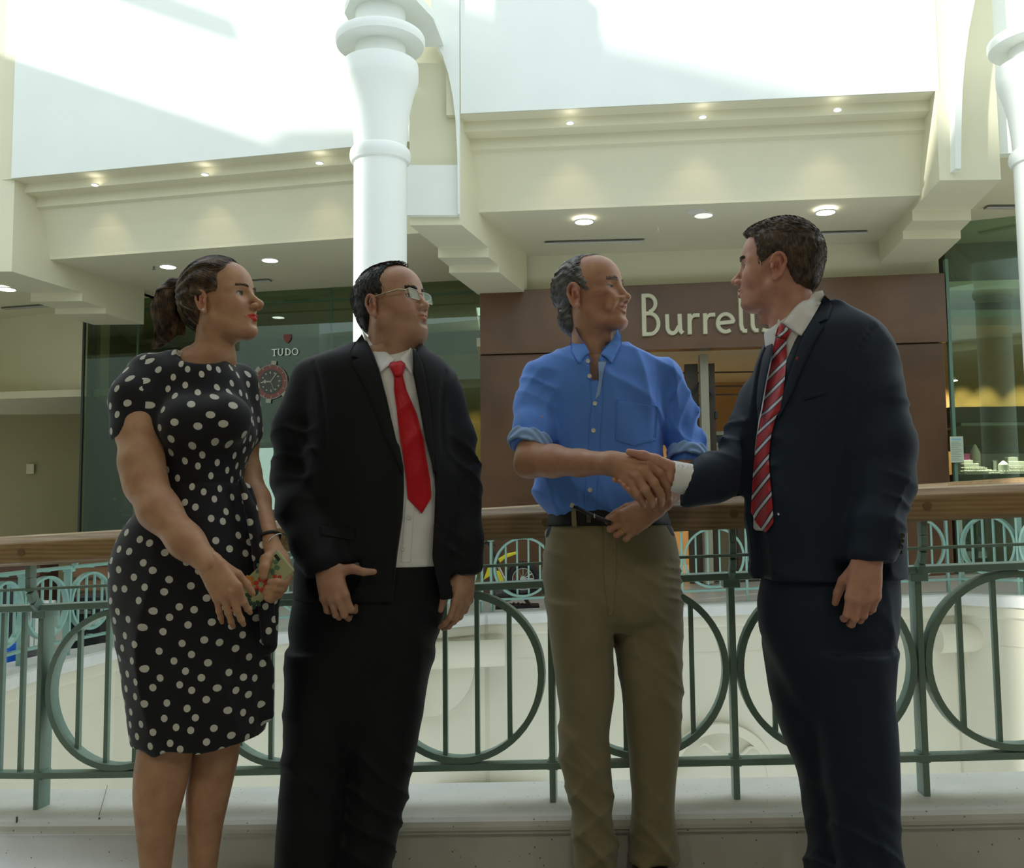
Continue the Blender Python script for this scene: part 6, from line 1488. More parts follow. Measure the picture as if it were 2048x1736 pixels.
    T.add(loft(secs_px([(1100, 640, 895, .14), (1150, 612, 897, .15), (1200, 590, 892, .155), (1260, 580, 882, .152), (1320, 590, 858, .135), (1400, 610, 820, .10), (1480, 640, 780, .06)], D0)), .02)
    trousers(T, [([(1300, 574, 735, .12), (1400, 570, 716, .11), (1500, 568, 700, .105), (1600, 562, 692, .10), (1690, 555, 680, .10), (1740, 552, 672, .10)], D0 - .02, .04), ([(1300, 718, 868, .12), (1400, 706, 850, .11), (1500, 698, 831, .105), (1600, 688, 812, .10), (1690, 678, 792, .10), (1740, 672, 782, .10)], D0 + .03, .04)], .025)
    T.fold(.010, [(.5, .3, .8, .10), (.9, .2, .1, .12)], 7); T.fold(.012, [(.6, .3, .8, .07)], 9, (P(530, 1700, 2.7).x, D0 - .2, .05), (P(900, 1700, 2.7).x, D0 + .2, .5))
    garment(T, 'trousers', suit_black, root)
    legs_shoes(root, [(P(610, 1736, D0).x, D0 - .02, -1.4), (P(727, 1736, D0).x, D0 + .02, -1.1)], shoe_m)
    def band_at(c, ax, r, t, m, name):
        ax = Vector(ax).normalized(); a = ax.orthogonal().normalized(); b = ax.cross(a); MB().tube([Vector(c) + (a * math.cos(q) + b * math.sin(q)) * r for q in np.linspace(0, 6.283, 22, endpoint=False)], t, 8, closed=True).build(name, m, root, smooth=True)
    d3 = t2[2][0] - K2[2]; d3 /= np.linalg.norm(d3); band_at(K2[2] + d3 * .02, d3, .0102, .0015, silver_m, 'ring')
    band_at(pv(931, 1146, 2.58), (0, .05, -1), .033, .003, black, 'bracelet')
man_red_tie()

# ---------------------------------------------------------------- man in the blue shirt
def man_blue_shirt():
    D0 = 2.78; root = person((P(1215, 1000, D0).x, D0, 0), 'balding grey haired man laughing in a blue shirt with rolled sleeves and khaki trousers')
    skin = skin_mat('skin_tanned', (.46, .25, .16)); hm = hair_mat('grey_hair', (.12, .12, .115), (.34, .34, .335))
    p = dict(wy=.97, gaunt=1, eye=.0034, smile=.008, open=.0055, lip=.75, nose_x=.108, nose_z=-.038, bridge=.003, brow=.002, ear=1.2, chin_x=.071, chin_z=-.099, jaw=-.001, adam=.004, lipcol=(.85, .66, .66), blush=1.6, mouth_z=-.067,
             neck=((-.020, 0, -.05), (-.052, 0, -.22), .049, .052))
    Mx = put_head((1150, 590), 2.705, -33, 11, 0, 1.04, -1)
    HF = head_field(p)
    # creases: crow's feet, forehead, cheek folds, neck cords
    for s in (1, -1):
        for dz in (.004, -.002, -.008): HF.sub(cone((.060, s * .0545, dz), (.044, s * .0625, dz * 2.2), .0011, .0007), .003)
        HF.sub(cone((.080, s * .040, -.045), (.066, s * .048, -.078), .0014, .0010), .005); HF.sub(cone((.072, s * .045, -.018), (.056, s * .055, -.045), .0012, .0008), .004)
        HF.add(cone((-.018, s * .030, -.085), (-.03, s * .018, -.19), .009, .007), .01)
    hv, hf = HF.mesh(1); parts = [(xf(Mx, hv), hf)]; tints = [head_tint(hv, p)]
    poly = [(.012, .16), (.016, .115), (.012, .085), (.018, .05), (.030, .02), (.038, -.012), (.032, -.022), (.020, -.016), (.012, .012), (.002, .028), (-.026, .022), (-.036, -.01), (-.040, -.05), (-.05, -.085), (-.075, -.095), (-.11, -.082), (-.16, -.03), (-.16, .16)]
    C = hair_cap([ell((-.016, 0, .032), (.101, .081, .0905)), ell((-.070, 0, -.05), (.036, .062, .045))], poly)
    X, Y, Z = C.grid((slice(None),) * 3); C.V -= (.0014 * np.sin((Z * .8 + X * .5) * 330 + 4 * np.sin(X * 60))).astype(np.float32)
    fl = lambda q: np.stack([-1 + 0 * q[:, 0], 0 * q[:, 0], np.where(q[:, 0] > -.07, -.35, -1.2)], 1)
    st = strands(C, 3200, fl, .06, .0009, 3, .0014); top = strands(HF, 160, lambda q: np.stack([-1 + 0 * q[:, 0], 0 * q[:, 0], 0 * q[:, 0]], 1), .08, .0005, 8, .003, region=lambda v: (v[:, 2] > .10) & (v[:, 0] > -.0) & (v[:, 0] < .05))
    local_obj(np_mesh('hair', *join([C.mesh(1), st, top])), 'hair', hm, root, Mx)
    eyes(root, Mx, p, (.10, .13, .16), (0, 0)); brows(root, Mx, mat('brow_grey', (.22, .20, .18), .8), .0165, .0030, .002, .0875, .003, F=HF); lids(root, Mx, HF, hm, .0034)
    tm = MB(); mz = -.067 + .004
    for k in range(-4, 5): tm.box((.0865 - abs(k) * .0011 - .0002 * k * k, k * .0062, mz + .0002 * k * k), (.004, .0058, .007))
    local_obj(tm, 'teeth', mat('teeth', (.6, .55, .45), .3), root, Mx)
    B = Field((P(1040, 800, D0).x, D0 - .2, 1.0), (P(1370, 800, D0).x, D0 + .2, 1.52), .008)
    nb = xf(Mx, V3([[-.03, 0, -.09], [-.05, 0, -.17]])); c0 = pv(1200, 730, D0); limb(B, [(nb[0], .048), (nb[1], .050), (c0, .07)], .03); B.add(loft(secs_px([(740, 1120, 1290, .07), (800, 1105, 1310, .09), (1000, 1110, 1310, .09)], D0)), .04)
    parts.append(B.mesh(1)); tints.append(np.ones((len(parts[-1][0]), 3)))
    # right forearm to the handshake
    e1, w1 = pv(1062, 922, 2.63), pv(1224, 927, 2.43); lo, hi = fit([pv(1062, 860, 2.66), e1, w1], .08); A = Field(lo, hi, .004)
    limb(A, [(pv(1068, 850, 2.68), .044), (e1, .0435), (pv(1105, 922, 2.58), .0425), (pv(1160, 926, 2.51), .034), (w1, .0285), (pv(1240, 930, 2.422), .0262)], .018); A.add(ell(e1 + V3((-.018, 0, -.018)), (.022, .022, .022)), .02)
    A.add(cone(pv(1130, 912, 2.525), pv(1220, 915, 2.41), .008, .004), .006); A.add(cone(pv(1150, 930, 2.49), pv(1230, 938, 2.40), .006, .004), .005)
    parts.append(A.mesh(1)); tints.append(np.ones((len(parts[-1][0]), 3)))
    lo, hi = fit([w1, pv(1345, 1015, 2.42)], .06); H = Field(lo, hi, .0022)
    kn = [(pv(1297, 926, 2.392), .0132), (pv(1287, 940, 2.384), .0135), (pv(1274, 953, 2.384), .0128), (pv(1262, 966, 2.392), .0115)]
    for (q, r_), o in zip(kn, (-10, -3, 4, 10)): H.add(cone(pv(1228, 927 + o, 2.425), q, .0185, r_), .013)
    H.add(ell(pv(1262, 942, 2.41), (.034, .02, .032)), .02); H.add(cone(w1 - V3((.01, 0, 0)), pv(1240, 930, 2.42), .0262, .024), .015)
    ch = [[(1318, 946, 2.388), (1334, 972, 2.41), (1336, 994, 2.44)], [(1308, 965, 2.378), (1322, 990, 2.40), (1322, 1006, 2.435)], [(1290, 978, 2.378), (1302, 999, 2.40), (1303, 1010, 2.43)], [(1274, 988, 2.388), (1284, 1003, 2.405), (1287, 1011, 2.43)]]
    for (q, r_), c3, rf in zip(kn, ch, (.0112, .0114, .0108, .0098)):
        pp = [(q, r_)] + [(pv(*c), rf * f_) for c, f_ in zip(c3, (1, .92, .8))]; limb(H, pp, .003)
        H.add(ell(pp[1][0], (rf * 1.1,) * 3), .003)
    for a_, b_ in (((1235, 920), (1290, 925)), ((1238, 930), (1282, 940)), ((1240, 938), (1270, 953))): H.add(cone(pv(*a_, 2.402), pv(*b_, 2.374), .0028, .0028), .006)
    parts.append(H.mesh(1)); tints.append(np.ones((len(parts[-1][0]), 3)))
    # left forearm and hand resting on the belt
    e2, w2 = pv(1376, 935, 2.74), pv(1308, 1014, 2.575); lo, hi = fit([pv(1372, 880, 2.76), e2, w2], .07); A = Field(lo, hi, .004)
    limb(A, [(pv(1368, 880, 2.78), .030), (e2, .038), (pv(1345, 975, 2.65), .034), (w2, .0275)], .018); parts.append(A.mesh(1)); tints.append(np.ones((len(parts[-1][0]), 3)))
    lo, hi = fit([w2, pv(1225, 1080, 2.53)], .075); H = Field(lo, hi, .0023)
    K, tp = hand(H, w2, pv(1240, 1056, 2.545) - w2, V3((.08, -1, .12)), V3((-.5, .1, .86)), 1.02, ((.75, 1.25, .6), (.75, 1.3, .6), (.7, 1.25, .6), (.65, 1.2, .6)), (.05, .0, -.05, -.12), thumb=((.35, .8, .55), (.1, .9, .6), (.0, .9, .6)), wr=.0275)
    parts.append(H.mesh(1)); tints.append(np.ones((len(parts[-1][0]), 3)))
    body_object(parts, tints, skin, root)
    d3 = tp[2][0] - K[2]; u1 = pv(1240, 1056, 2.545) - w2; u1 /= np.linalg.norm(u1); B1 = V3((.08, -1, .12)); d3 = u1 * math.cos(.7) - B1 * math.sin(.7)
    c = Vector(K[2] + d3 * .024); ax = Vector(d3).normalized(); a = ax.orthogonal().normalized(); b = ax.cross(a); MB().tube([c + (a * math.cos(q) + b * math.sin(q)) * .0108 for q in np.linspace(0, 6.283, 22, endpoint=False)], .0018, 8, closed=True).build('ring', gold_m, root, smooth=True)
    # shirt ------------------------------------------------------
    blue = cloth('oxford_blue', (.10, .255, .76), .7, .15, weave=500, bump=.2, var=.05); blue_in = cloth('oxford_blue_inside', (.27, .42, .72), .75, .1)
    rows = [(690, 1140, 1252, .060), (700, 1110, 1285, .080), (715, 1080, 1315, .098), (740, 1062, 1334, .115), (780, 1064, 1336, .125), (850, 1078, 1330, .130), (900, 1084, 1328, .132), (950, 1068, 1332, .140), (985, 1062, 1336, .146), (1010, 1076, 1334, .143), (1030, 1100, 1325, .130), (1042, 1104, 1322, .126)]
    F = Field((P(1005, 900, 2.7).x, D0 - .24, P(0, 1050, 2.6).z), (P(1430, 900, 2.85).x, D0 + .2, 1.62), .005)
    F.add(loft(secs_px(rows, D0, 2.2)), .015)
    limb(F, [(pv(1082, 760, D0 - .01), .062), (pv(1070, 810, D0 - .04), .058), (pv(1066, 862, 2.69), .056), (pv(1062, 888, 2.665), .057)], .022)
    limb(F, [(pv(1326, 755, D0), .060), (pv(1352, 830, D0 + .01), .054), (pv(1372, 890, D0), .054), (pv(1376, 915, D0 - .03), .052)], .022)
    F.fold(.022, [(.5, .3, .9, .05), (.8, .2, -.5, .07)], 3, (P(1005, 900, 2.7).x, D0 - .24, pv(0, 900, 2.7)[2]), (pv(1110, 0, 2.7)[0], D0 + .1, pv(0, 740, 2.7)[2]))
    F.fold(.015, [(.9, .3, -.45, .055), (.7, .2, .4, .08)], 5, (pv(1310, 0, 2.7)[0], D0 - .24, pv(0, 920, 2.7)[2]), (pv(1415, 0, 2.7)[0], D0 + .1, pv(0, 740, 2.7)[2]))
    F.fold(.019, [(.95, .1, .25, .085), (.6, .2, .9, .11)], 8, None, None); F.fold(.018, [(.95, .2, -.2, .05)], 11, (P(1060, 900, 2.7).x, D0 - .24, P(0, 1045, 2.6).z), (P(1340, 900, 2.7).x, D0 + .1, pv(0, 930, 2.7)[2]))
    X, Y, Z = F.grid((slice(None),) * 3)
    c1 = pv(1058, 893, 2.67); n1 = V3((.25, -.35, -.9)); n1 /= np.linalg.norm(n1); r_ = np.sqrt((X - c1[0]) ** 2 + (Y - c1[1]) ** 2 + (Z - c1[2]) ** 2); dd = (X - c1[0]) * n1[0] + (Y - c1[1]) * n1[1] + (Z - c1[2]) * n1[2]
    F.V = np.where((dd > 0) & (X < pv(1104, 0, 2.7)[0]) & (r_ < .09), np.maximum(F.V, dd), F.V).astype(np.float32)
    seam(F, [(1092, 742), (1084, 790), (1086, 840), (1094, 880)], 2.4, 3.0, .002, .006); seam(F, [(1318, 735), (1312, 790), (1318, 840), (1328, 880)], 2.4, 3.0, .002, .006)
    SH0 = Field.__new__(Field); SH0.__dict__.update(F.__dict__); SH0.V = F.V.copy()
    ycut(F, [(1146, 630), (1152, 668), (1166, 692), (1178, 710), (1180, 745), (1188, 778), (1198, 755), (1202, 735), (1198, 716), (1214, 694), (1234, 668), (1238, 630)], 2.68, D0 - .045, .004)
    nkc = xf(Mx, V3([[-.03, 0, -.13]]))[0]; F.sub(cone(nkc + V3((0, 0, .03)), nkc + V3((0, 0, .15)), .066, .075), .006)
    garment(F, 'shirt', blue, root)
    # collar stand ring and wings
    CS = Field(nkc - .12, nkc + .12, .004); cl = nkc + V3((.0, -.005, -.02)); CS.add(cone(cl + V3((0, 0, -.03)), cl + V3((0, 0, .03)), .072, .063), .004); CS.sub(cone(cl + V3((0, 0, -.06)), cl + V3((0, 0, .08)), .066, .058), .003)
    Xc, Yc, Zc = CS.grid((slice(None),) * 3); sl_ = (Zc - cl[2]) - .018 - (Yc - cl[1]) * .35; CS.V = np.maximum(CS.V, np.maximum(sl_, -.05 - (Zc - cl[2]))).astype(np.float32)
    gp = poly2([(pv(x_, y_, 2.7)[0], pv(x_, y_, 2.7)[2]) for x_, y_ in ((1186, 730), (1200, 730), (1206, 712), (1236, 655), (1240, 600), (1145, 600), (1150, 655), (1180, 712))], (0, 2), 0, cl[1] - .01); CS.sub(gp, .003)
    garment(CS, 'collar_stand', blue, root)
    FF = [SH0, CS]
    patch(FF, 'collar_wing', blue, root, poly=[(1150, 655), (1142, 672), (1142, 700), (1152, 718), (1159, 727), (1170, 712), (1180, 706), (1172, 690), (1158, 672)], d0=2.4, d1=3, th=.004, lift=.005, nu=8, puff=.005)
    patch(FF, 'collar_wing', blue, root, poly=[(1234, 658), (1243, 672), (1243, 690), (1232, 712), (1223, 727), (1212, 715), (1200, 708), (1212, 694), (1226, 678)], d0=2.4, d1=3, th=.004, lift=.005, nu=8, puff=.005)
    pl = [(y, float(np.interp(y, [760, 800, 860, 910, 980, 1025], [1180, 1183, 1178, 1176, 1170, 1168])), float(np.interp(y, [760, 800, 860, 910, 980, 1025], [1206, 1206, 1201, 1199, 1195, 1193]))) for y in np.arange(760, 1030, 5)]
    patch([SH0], 'placket', blue, root, rows=pl, d0=2.4, d1=3, th=.0025, lift=.001, nu=6)
    patch([SH0], 'placket_facing', blue_in, root, poly=[(1196, 722), (1213, 722), (1207, 745), (1200, 790), (1190, 800), (1198, 760)], d0=2.4, d1=3, th=.003, lift=.003, nu=6)
    patch([SH0], 'pocket', blue, root, poly=[(1233, 800), (1312, 812), (1316, 815), (1312, 880), (1268, 892), (1230, 880)], d0=2.4, d1=3, th=.0025, lift=.001, nu=12)
    for x, y in ((1176, 722), (1179, 752), (1190, 807), (1187, 861), (1180, 980)): btn(x, y, FF, root, d0=2.4, d1=3, r=.0062)
    for x, y in ((1160, 724), (1221, 723)): btn(x, y - 2, FF, root, r=.0045, d0=2.4, d1=3)
    # rolled cuffs
    def cuff(c, ax, r, w_, name='rolled_cuff'):
        C = Field(V3(c) - .11, V3(c) + .11, .0035); ax = V3(ax) / np.linalg.norm(ax); c = V3(c)
        C.add(cone(c - ax * w_ * .5, c + ax * w_ * .5, r, r * 1.03), .003); C.add(cone(c - ax * w_ * .1, c + ax * w_ * .55, r * 1.05, r * 1.06), .003); Xc, Yc, Zc = C.grid((slice(None),) * 3); t = (Xc - c[0]) * ax[0] + (Yc - c[1]) * ax[1] + (Zc - c[2]) * ax[2]
        C.V = np.maximum(C.V, np.abs(t) - w_ * .5).astype(np.float32); C.V += (.002 * np.sin(t * 260 + 6 * np.sin(Xc * 40))).astype(np.float32)
        hole = cone(c - ax * .1, c + ax * .1, r - .008, r - .006); C.sub(hole, .003); garment(C, name, blue_in, root)
    cuff(pv(1060, 884, 2.665), (-.30, -.35, -1), .0595, .038); cuff(pv(1375, 912, 2.745), (-.12, -.5, -1), .056, .036)
    # trousers, belt
    kh = cloth('khaki_twill', (.215, .182, .10), .85, .2, weave=600, bump=.2, var=.08)
    T = Field((P(1070, 1300, 2.7).x - .02, D0 - .24, 0), (P(1385, 1300, 2.85).x, D0 + .2, P(0, 1025, 2.75).z), .0055)
    T.add(loft(secs_px([(1032, 1104, 1326, .128), (1060, 1094, 1345, .138), (1110, 1086, 1356, .146), (1160, 1086, 1360, .148), (1205, 1094, 1360, .142), (1235, 1110, 1350, .125), (1260, 1150, 1310, .08)], D0)), .02)
    trousers(T, [([(1200, 1092, 1226, .125), (1260, 1098, 1226, .118), (1330, 1108, 1226, .105), (1390, 1116, 1228, .096), (1430, 1121, 1221, .09), (1470, 1117, 1216, .09), (1530, 1118, 1220, .086), (1560, 1128, 1226, .082), (1620, 1142, 1224, .082), (1680, 1144, 1230, .086), (1705, 1146, 1236, .086)], D0 - .01, .085), ([(1200, 1224, 1362, .125), (1260, 1228, 1364, .118), (1330, 1234, 1363, .105), (1390, 1246, 1363, .096), (1440, 1252, 1362, .09), (1490, 1258, 1358, .09), (1550, 1262, 1350, .084), (1610, 1266, 1346, .08), (1660, 1262, 1350, .082), (1705, 1256, 1360, .086)], D0 + .03, .085)], .018)
    T.fold(.008, [(.8, .3, .5, .09), (.5, .2, .9, .07)], 2); T.fold(.016, [(.75, .2, .65, .075), (-.6, .2, .7, .09)], 6, (P(1090, 1600, 2.7).x, D0 - .24, .03), (P(1380, 1600, 2.8).x, D0 + .2, .52))
    T.fold(.007, [(.2, .2, 1, .03)], 9, (pv(1290, 0, 2.7)[0], D0 - .24, pv(0, 1240, 2.7)[2]), (pv(1375, 0, 2.8)[0], D0 + .2, pv(0, 1120, 2.7)[2]))
    garment(T, 'trousers', kh, root)
    patch([T], 'fly', kh, root, rows=[(y, float(np.interp(y, [1050, 1150, 1230], [1206, 1207, 1216])), float(np.interp(y, [1050, 1150, 1230], [1232, 1232, 1226]))) for y in range(1050, 1232, 5)], d0=2.4, d1=3, th=.003, lift=.001, nu=6)
    belt_m = mat('belt_leather', (.008, .007, .007), .55, spec=.3)
    Bt = Field((P(1080, 1030, 2.7).x - .02, D0 - .2, P(0, 1065, 2.6).z), (P(1350, 1030, 2.8).x + .02, D0 + .18, P(0, 1000, 2.7).z), .004)
    Bt.add(loft(secs_px([(1018, 1099, 1331, .136), (1050, 1093, 1341, .144)], D0)), .002); Bt.fold(.0, [(1, 0, 0, 1)], 1)
    garment(Bt, 'belt', belt_m, root)
    for x in (1146, 1290): patch([Bt, T], 'belt_loop', kh, root, poly=[(x - 4, 1010), (x + 5, 1010), (x + 8, 1056), (x - 2, 1056)], d0=2.4, d1=3, th=.004, lift=.003, nu=5)
    patch([Bt], 'buckle', mat('buckle_dark', (.10, .10, .10), .3, metal=.8), root, poly=[(1173, 1024), (1182, 1024), (1182, 1046), (1173, 1046)], d0=2.4, d1=3, th=.003, lift=.004, nu=6)
    for a_, b_ in (((1098, 1044), (1091, 1075)), ((1322, 1032), (1346, 1072))):
        patch([T], 'pocket_lining', mat('pocket_navy', (.012, .018, .045), .8), root, poly=[(a_[0], a_[1]), (a_[0] + 9, a_[1] - 4), (b_[0] + 4, b_[1]), (b_[0], b_[1])], d0=2.4, d1=3, th=.002, lift=.0015, nu=5)
    legs_shoes(root, [(P(1190, 1736, D0).x, D0 - .03, -1.7), (P(1308, 1736, D0).x, D0 + .0, -1.3)], mat('shoe_brown', (.05, .03, .015), .4))
    # spectacles in his hand
    a_, b_ = P(1143, 1012, 2.605), P(1222, 1046, 2.56); sp = empty('spectacles', (a_ + b_) / 2, 'folded black spectacles with silver hinges held against the belt of the blue shirt man', 'spectacles')
    ax = (b_ - a_).normalized(); MB().tube([a_, a_.lerp(b_, .5), b_], [.0042, .005, .0045], 10).build('arm', black, sp, smooth=True); MB().tube([a_ + Vector((.012, .006, -.002)), b_ + Vector((.0, .008, -.004))], .004, 10).build('arm', black, sp, smooth=True)
    MB().box(a_ + Vector((.001, -.003, .002)), (.010, .006, .013), (ax, Vector((0, 1, 0)), ax.cross(Vector((0, 1, 0))))).build('hinge', chrome, sp); MB().box(a_.lerp(b_, .58) + Vector((0, -.006, .0)), (.003, .004, .011)).build('hinge', chrome, sp)
man_blue_shirt()

# ---------------------------------------------------------------- young man with the striped tie
def man_striped_tie():
    D0 = 2.48; root = person((P(1650, 1000, D0).x, D0, 0), 'tall young man in a navy suit and striped red tie turned away to shake hands')
    skin = skin_mat('skin_pink', (.52, .27, .20)); hm = hair_mat('short_brown_hair', (.040, .027, .018), (.14, .095, .062))
    p = dict(wy=1.0, eye=.0040, smile=.0035, open=.002, lip=.9, nose_x=.108, nose_z=-.034, ear=1.12, chin_x=.064, chin_z=-.090, jaw=.003, lipcol=(.9, .6, .6), blush=1.2, cheek=.003,
             neck=((-.024, 0, -.03), (-.070, 0, -.22), .056, .062))
    Mx = put_head((1554, 531), 2.385, 157, 7, 0, 1.02, 1)
    HF = head_field(p); hv, hf = HF.mesh(1); parts = [(xf(Mx, hv), hf)]; tints = [head_tint(hv, p)]
    poly = [(.11, .16), (.099, .092), (.080, .083), (.055, .068), (.046, .04), (.043, .01), (.041, -.012), (.028, -.012), (.020, .010), (.006, .026), (-.022, .020), (-.034, -.006), (-.046, -.034), (-.06, -.055), (-.085, -.062), (-.16, -.05), (-.16, .16)]
    C = hair_cap([ell((-.012, 0, .038), (.103, .085, .099)), ell((.034, 0, .072), (.064, .060, .048)), ell((-.056, 0, -.010), (.052, .066, .054))], poly)
    X, Y, Z = C.grid((slice(None),) * 3); C.V -= (.0012 * np.sin(X * 300 + 5 * np.sin(Y * 70)) * np.sin(Y * 330 + 4 * np.sin(Z * 80)) * (Z > .02)).astype(np.float32)
    fl = lambda q: np.stack([np.where(q[:, 2] > .075, 1.0, -.15), 0 * q[:, 0], np.where(q[:, 2] > .075, .1, -1)], 1)
    st = strands(C, 4200, fl, .018, .0006, 3, .0018, step=.004)
    local_obj(np_mesh('hair', *join([C.mesh(1), st])), 'hair', hm, root, Mx)
    eyes(root, Mx, p, (.12, .16, .18), (0, -.05)); brows(root, Mx, hm, .018, .003, F=HF); lids(root, Mx, HF, hm, .0036)
    tm = MB()
    for k in range(-4, 5): tm.box((.0855 - abs(k) * .001 - .0002 * k * k, k * .006, -.0610 + .0002 * k * k), (.004, .0056, .006))
    local_obj(tm, 'teeth', mat('teeth', (.65, .6, .5), .3), root, Mx)
    B = Field((P(1500, 800, D0).x, D0 - .2, 1.0), (P(1810, 800, D0).x, D0 + .2, 1.62), .008)
    nb = xf(Mx, V3([[-.035, 0, -.08], [-.06, 0, -.17]])); c0 = pv(1640, 700, D0); limb(B, [(nb[0], .054), (nb[1], .058), (c0, .08)], .03); B.add(loft(secs_px([(720, 1550, 1740, .09), (850, 1530, 1760, .11), (1100, 1530, 1760, .11)], D0)), .04)
    parts.append(B.mesh(1)); tints.append(np.ones((len(parts[-1][0]), 3)))
    # shaking hand
    w1 = pv(1343, 955, 2.425); lo, hi = fit([w1, pv(1225, 960, 2.42)], .075); H = Field(lo, hi, .0022)
    H.add(cone(pv(1375, 958, 2.43), pv(1338, 952, 2.43), .030, .031), .015); H.add(cone(pv(1338, 952, 2.435), pv(1290, 952, 2.455), .031, .028, (V3((0, 1, 0)), .7)), .015)
    limb(H, [(pv(1338, 936, 2.415), .021), (pv(1310, 921, 2.395), .0155), (pv(1286, 911, 2.388), .0118), (pv(1258, 904, 2.388), .0085)], .008)
    for (a_, b_, c_), r_ in zip((((1300, 962, 2.46), (1268, 968, 2.445), (1229, 959, 2.412)), ((1302, 972, 2.455), (1266, 980, 2.435), (1241, 962, 2.40)), ((1305, 982, 2.45), (1270, 990, 2.43), (1248, 970, 2.393)), ((1308, 990, 2.445), (1276, 996, 2.425), (1257, 978, 2.388))), (.0095, .0098, .0092, .0085)):
        limb(H, [(pv(*a_), r_ * 1.2), (pv(*b_), r_), (pv(*c_), r_ * .78)], .004)
    parts.append(H.mesh(1)); tints.append(np.ones((len(parts[-1][0]), 3)))
    # near hand hanging
    w2 = pv(1735, 1120, 2.275); lo, hi = fit([w2, pv(1722, 1240, 2.26)], .075); H = Field(lo, hi, .0023)
    K, t2 = hand(H, w2, pv(1728, 1200, 2.262) - w2, V3((-.1, -1, .05)), V3((-1, .15, 0)), 1.04, ((.45, .75, .5), (.5, .6, .5), (.55, .65, .5), (.6, .75, .5)), (-.02, -.0, .02, .04), thumb=((.55, .8, .45), (.2, .9, .6), (.0, .9, .6)), wr=.031, tw=1.1)
    parts.append(H.mesh(1)); tints.append(np.ones((len(parts[-1][0]), 3)))
    body_object(parts, tints, skin, root)
    # shirt
    S_ = Field((P(1490, 800, 2.4).x, D0 - .26, P(0, 1080, 2.3).z), (P(1760, 800, 2.5).x, D0 + .2, 1.66), .0055)
    S_.add(loft(secs_px([(650, 1560, 1690, .09), (690, 1545, 1720, .125), (760, 1525, 1730, .15), (900, 1508, 1740, .155), (1060, 1506, 1740, .15)], D0 - .005, 2.1)), .01)
    nk = xf(Mx, V3([[-.030, 0, -.085], [-.06, 0, -.175]])); S_.add(cone(nk[0], nk[1], .0655, .078), .02)
    nx_ = xf(Mx, V3([[-.035, 0, -.085]]))[0]; X, Y, Z = S_.grid((slice(None),) * 3); S_.V = np.maximum(S_.V, (Z - pv(1645, 584, D0)[2]) - (X - pv(1645, 584, D0)[0]) * .68 + 0 * Y).astype(np.float32); q1, q2 = pv(1550, 690, D0), pv(1547, 690, 2.35); S_.V = np.maximum(S_.V, np.minimum(q2[0] - X, Z - q1[2]) + 0 * Y).astype(np.float32)
    garment(S_, 'shirt', white_cloth, root)
    # cuff
    Cf = Field(pv(1360, 955, 2.43) - .08, pv(1360, 955, 2.43) + .08, .0035); ca, cb = pv(1340, 952, 2.427), pv(1392, 962, 2.435); Cf.add(cone(ca, cb, .040, .041), .003); Cf.sub(cone(ca - (cb - ca) * .5, cb, .035, .036), .003)
    axc = (cb - ca) / np.linalg.norm(cb - ca); X, Y, Z = Cf.grid((slice(None),) * 3); t = (X - ca[0]) * axc[0] + (Y - ca[1]) * axc[1] + (Z - ca[2]) * axc[2]; Cf.V = np.maximum(Cf.V, np.maximum(-t, t - .07)).astype(np.float32); garment(Cf, 'shirt_cuff', white_cloth, root)
    # jacket
    rows = [(612, 1640, 1668, .06, 2.47), (630, 1606, 1712, .095, 2.475), (650, 1566, 1758, .13), (680, 1532, 1772, .148), (720, 1513, 1784, .158), (800, 1500, 1796, .165), (900, 1494, 1798, .168), (1000, 1492, 1800, .165), (1080, 1498, 1802, .165), (1180, 1508, 1806, .165)]
    J = Field((P(1335, 950, 2.5).x, D0 - .32, P(0, 1195, 2.3).z), (P(1860, 900, 2.5).x, D0 + .24, 1.66), .0055)
    J.add(loft(secs_px(rows, D0, 2.2)), .02)
    limb(J, [(pv(1736, 712, 2.42), .068), (pv(1751, 795, 2.385), .071), (pv(1768, 890, 2.36), .075), (pv(1768, 970, 2.335), .071), (pv(1755, 1050, 2.30), .062), (pv(1742, 1110, 2.285), .055)], .022)
    limb(J, [(pv(1530, 800, 2.56), .07), (pv(1500, 880, 2.53), .068), (pv(1478, 934, 2.50), .066), (pv(1425, 955, 2.455), .057), (pv(1372, 966, 2.435), .050)], .025)
    J.add(cone(pv(1425, 975, 2.45), pv(1376, 988, 2.435), .04, .036), .02)
    J.fold(.02, [(.4, .4, .9, .06), (.7, .1, .7, .08)], 2, (P(1335, 950, 2.5).x, D0 - .32, pv(0, 1020, 2.4)[2]), (pv(1510, 0, 2.5)[0], D0 + .24, pv(0, 830, 2.4)[2]))
    J.fold(.022, [(.6, .3, -.75, .09), (.3, .2, .9, .06)], 4, (pv(1690, 0, 2.35)[0], D0 - .32, pv(0, 1100, 2.3)[2]), (pv(1860, 0, 2.4)[0], D0 + .0, pv(0, 760, 2.3)[2]))
    J.fold(.006, [(.6, .3, .7, .14)], 6)
    def endcut(F, c, n, box):
        Xg, Yg, Zg = F.grid((slice(None),) * 3); n = V3(n) / np.linalg.norm(n); dd = (Xg - c[0]) * n[0] + (Yg - c[1]) * n[1] + (Zg - c[2]) * n[2]; r_ = np.sqrt((Xg - c[0]) ** 2 + (Yg - c[1]) ** 2 + (Zg - c[2]) ** 2); m = (dd > 0) & (r_ < box); F.V = np.where(m, np.maximum(F.V, dd), F.V).astype(np.float32)
    endcut(J, pv(1742, 1122, 2.28), (-.08, -.1, -1), .09); endcut(J, pv(1373, 968, 2.432), (-1, 0, .30), .09)
    # crease of the armhole
    ap = [pv(x, y, 2.335) for x, y in ((1752, 652), (1720, 690), (1700, 740), (1690, 810), (1694, 880), (1706, 950))]
    seam(J, [(1750, 648), (1726, 680), (1708, 720), (1697, 770), (1692, 830), (1694, 890), (1702, 940)], 2.1, 2.7)
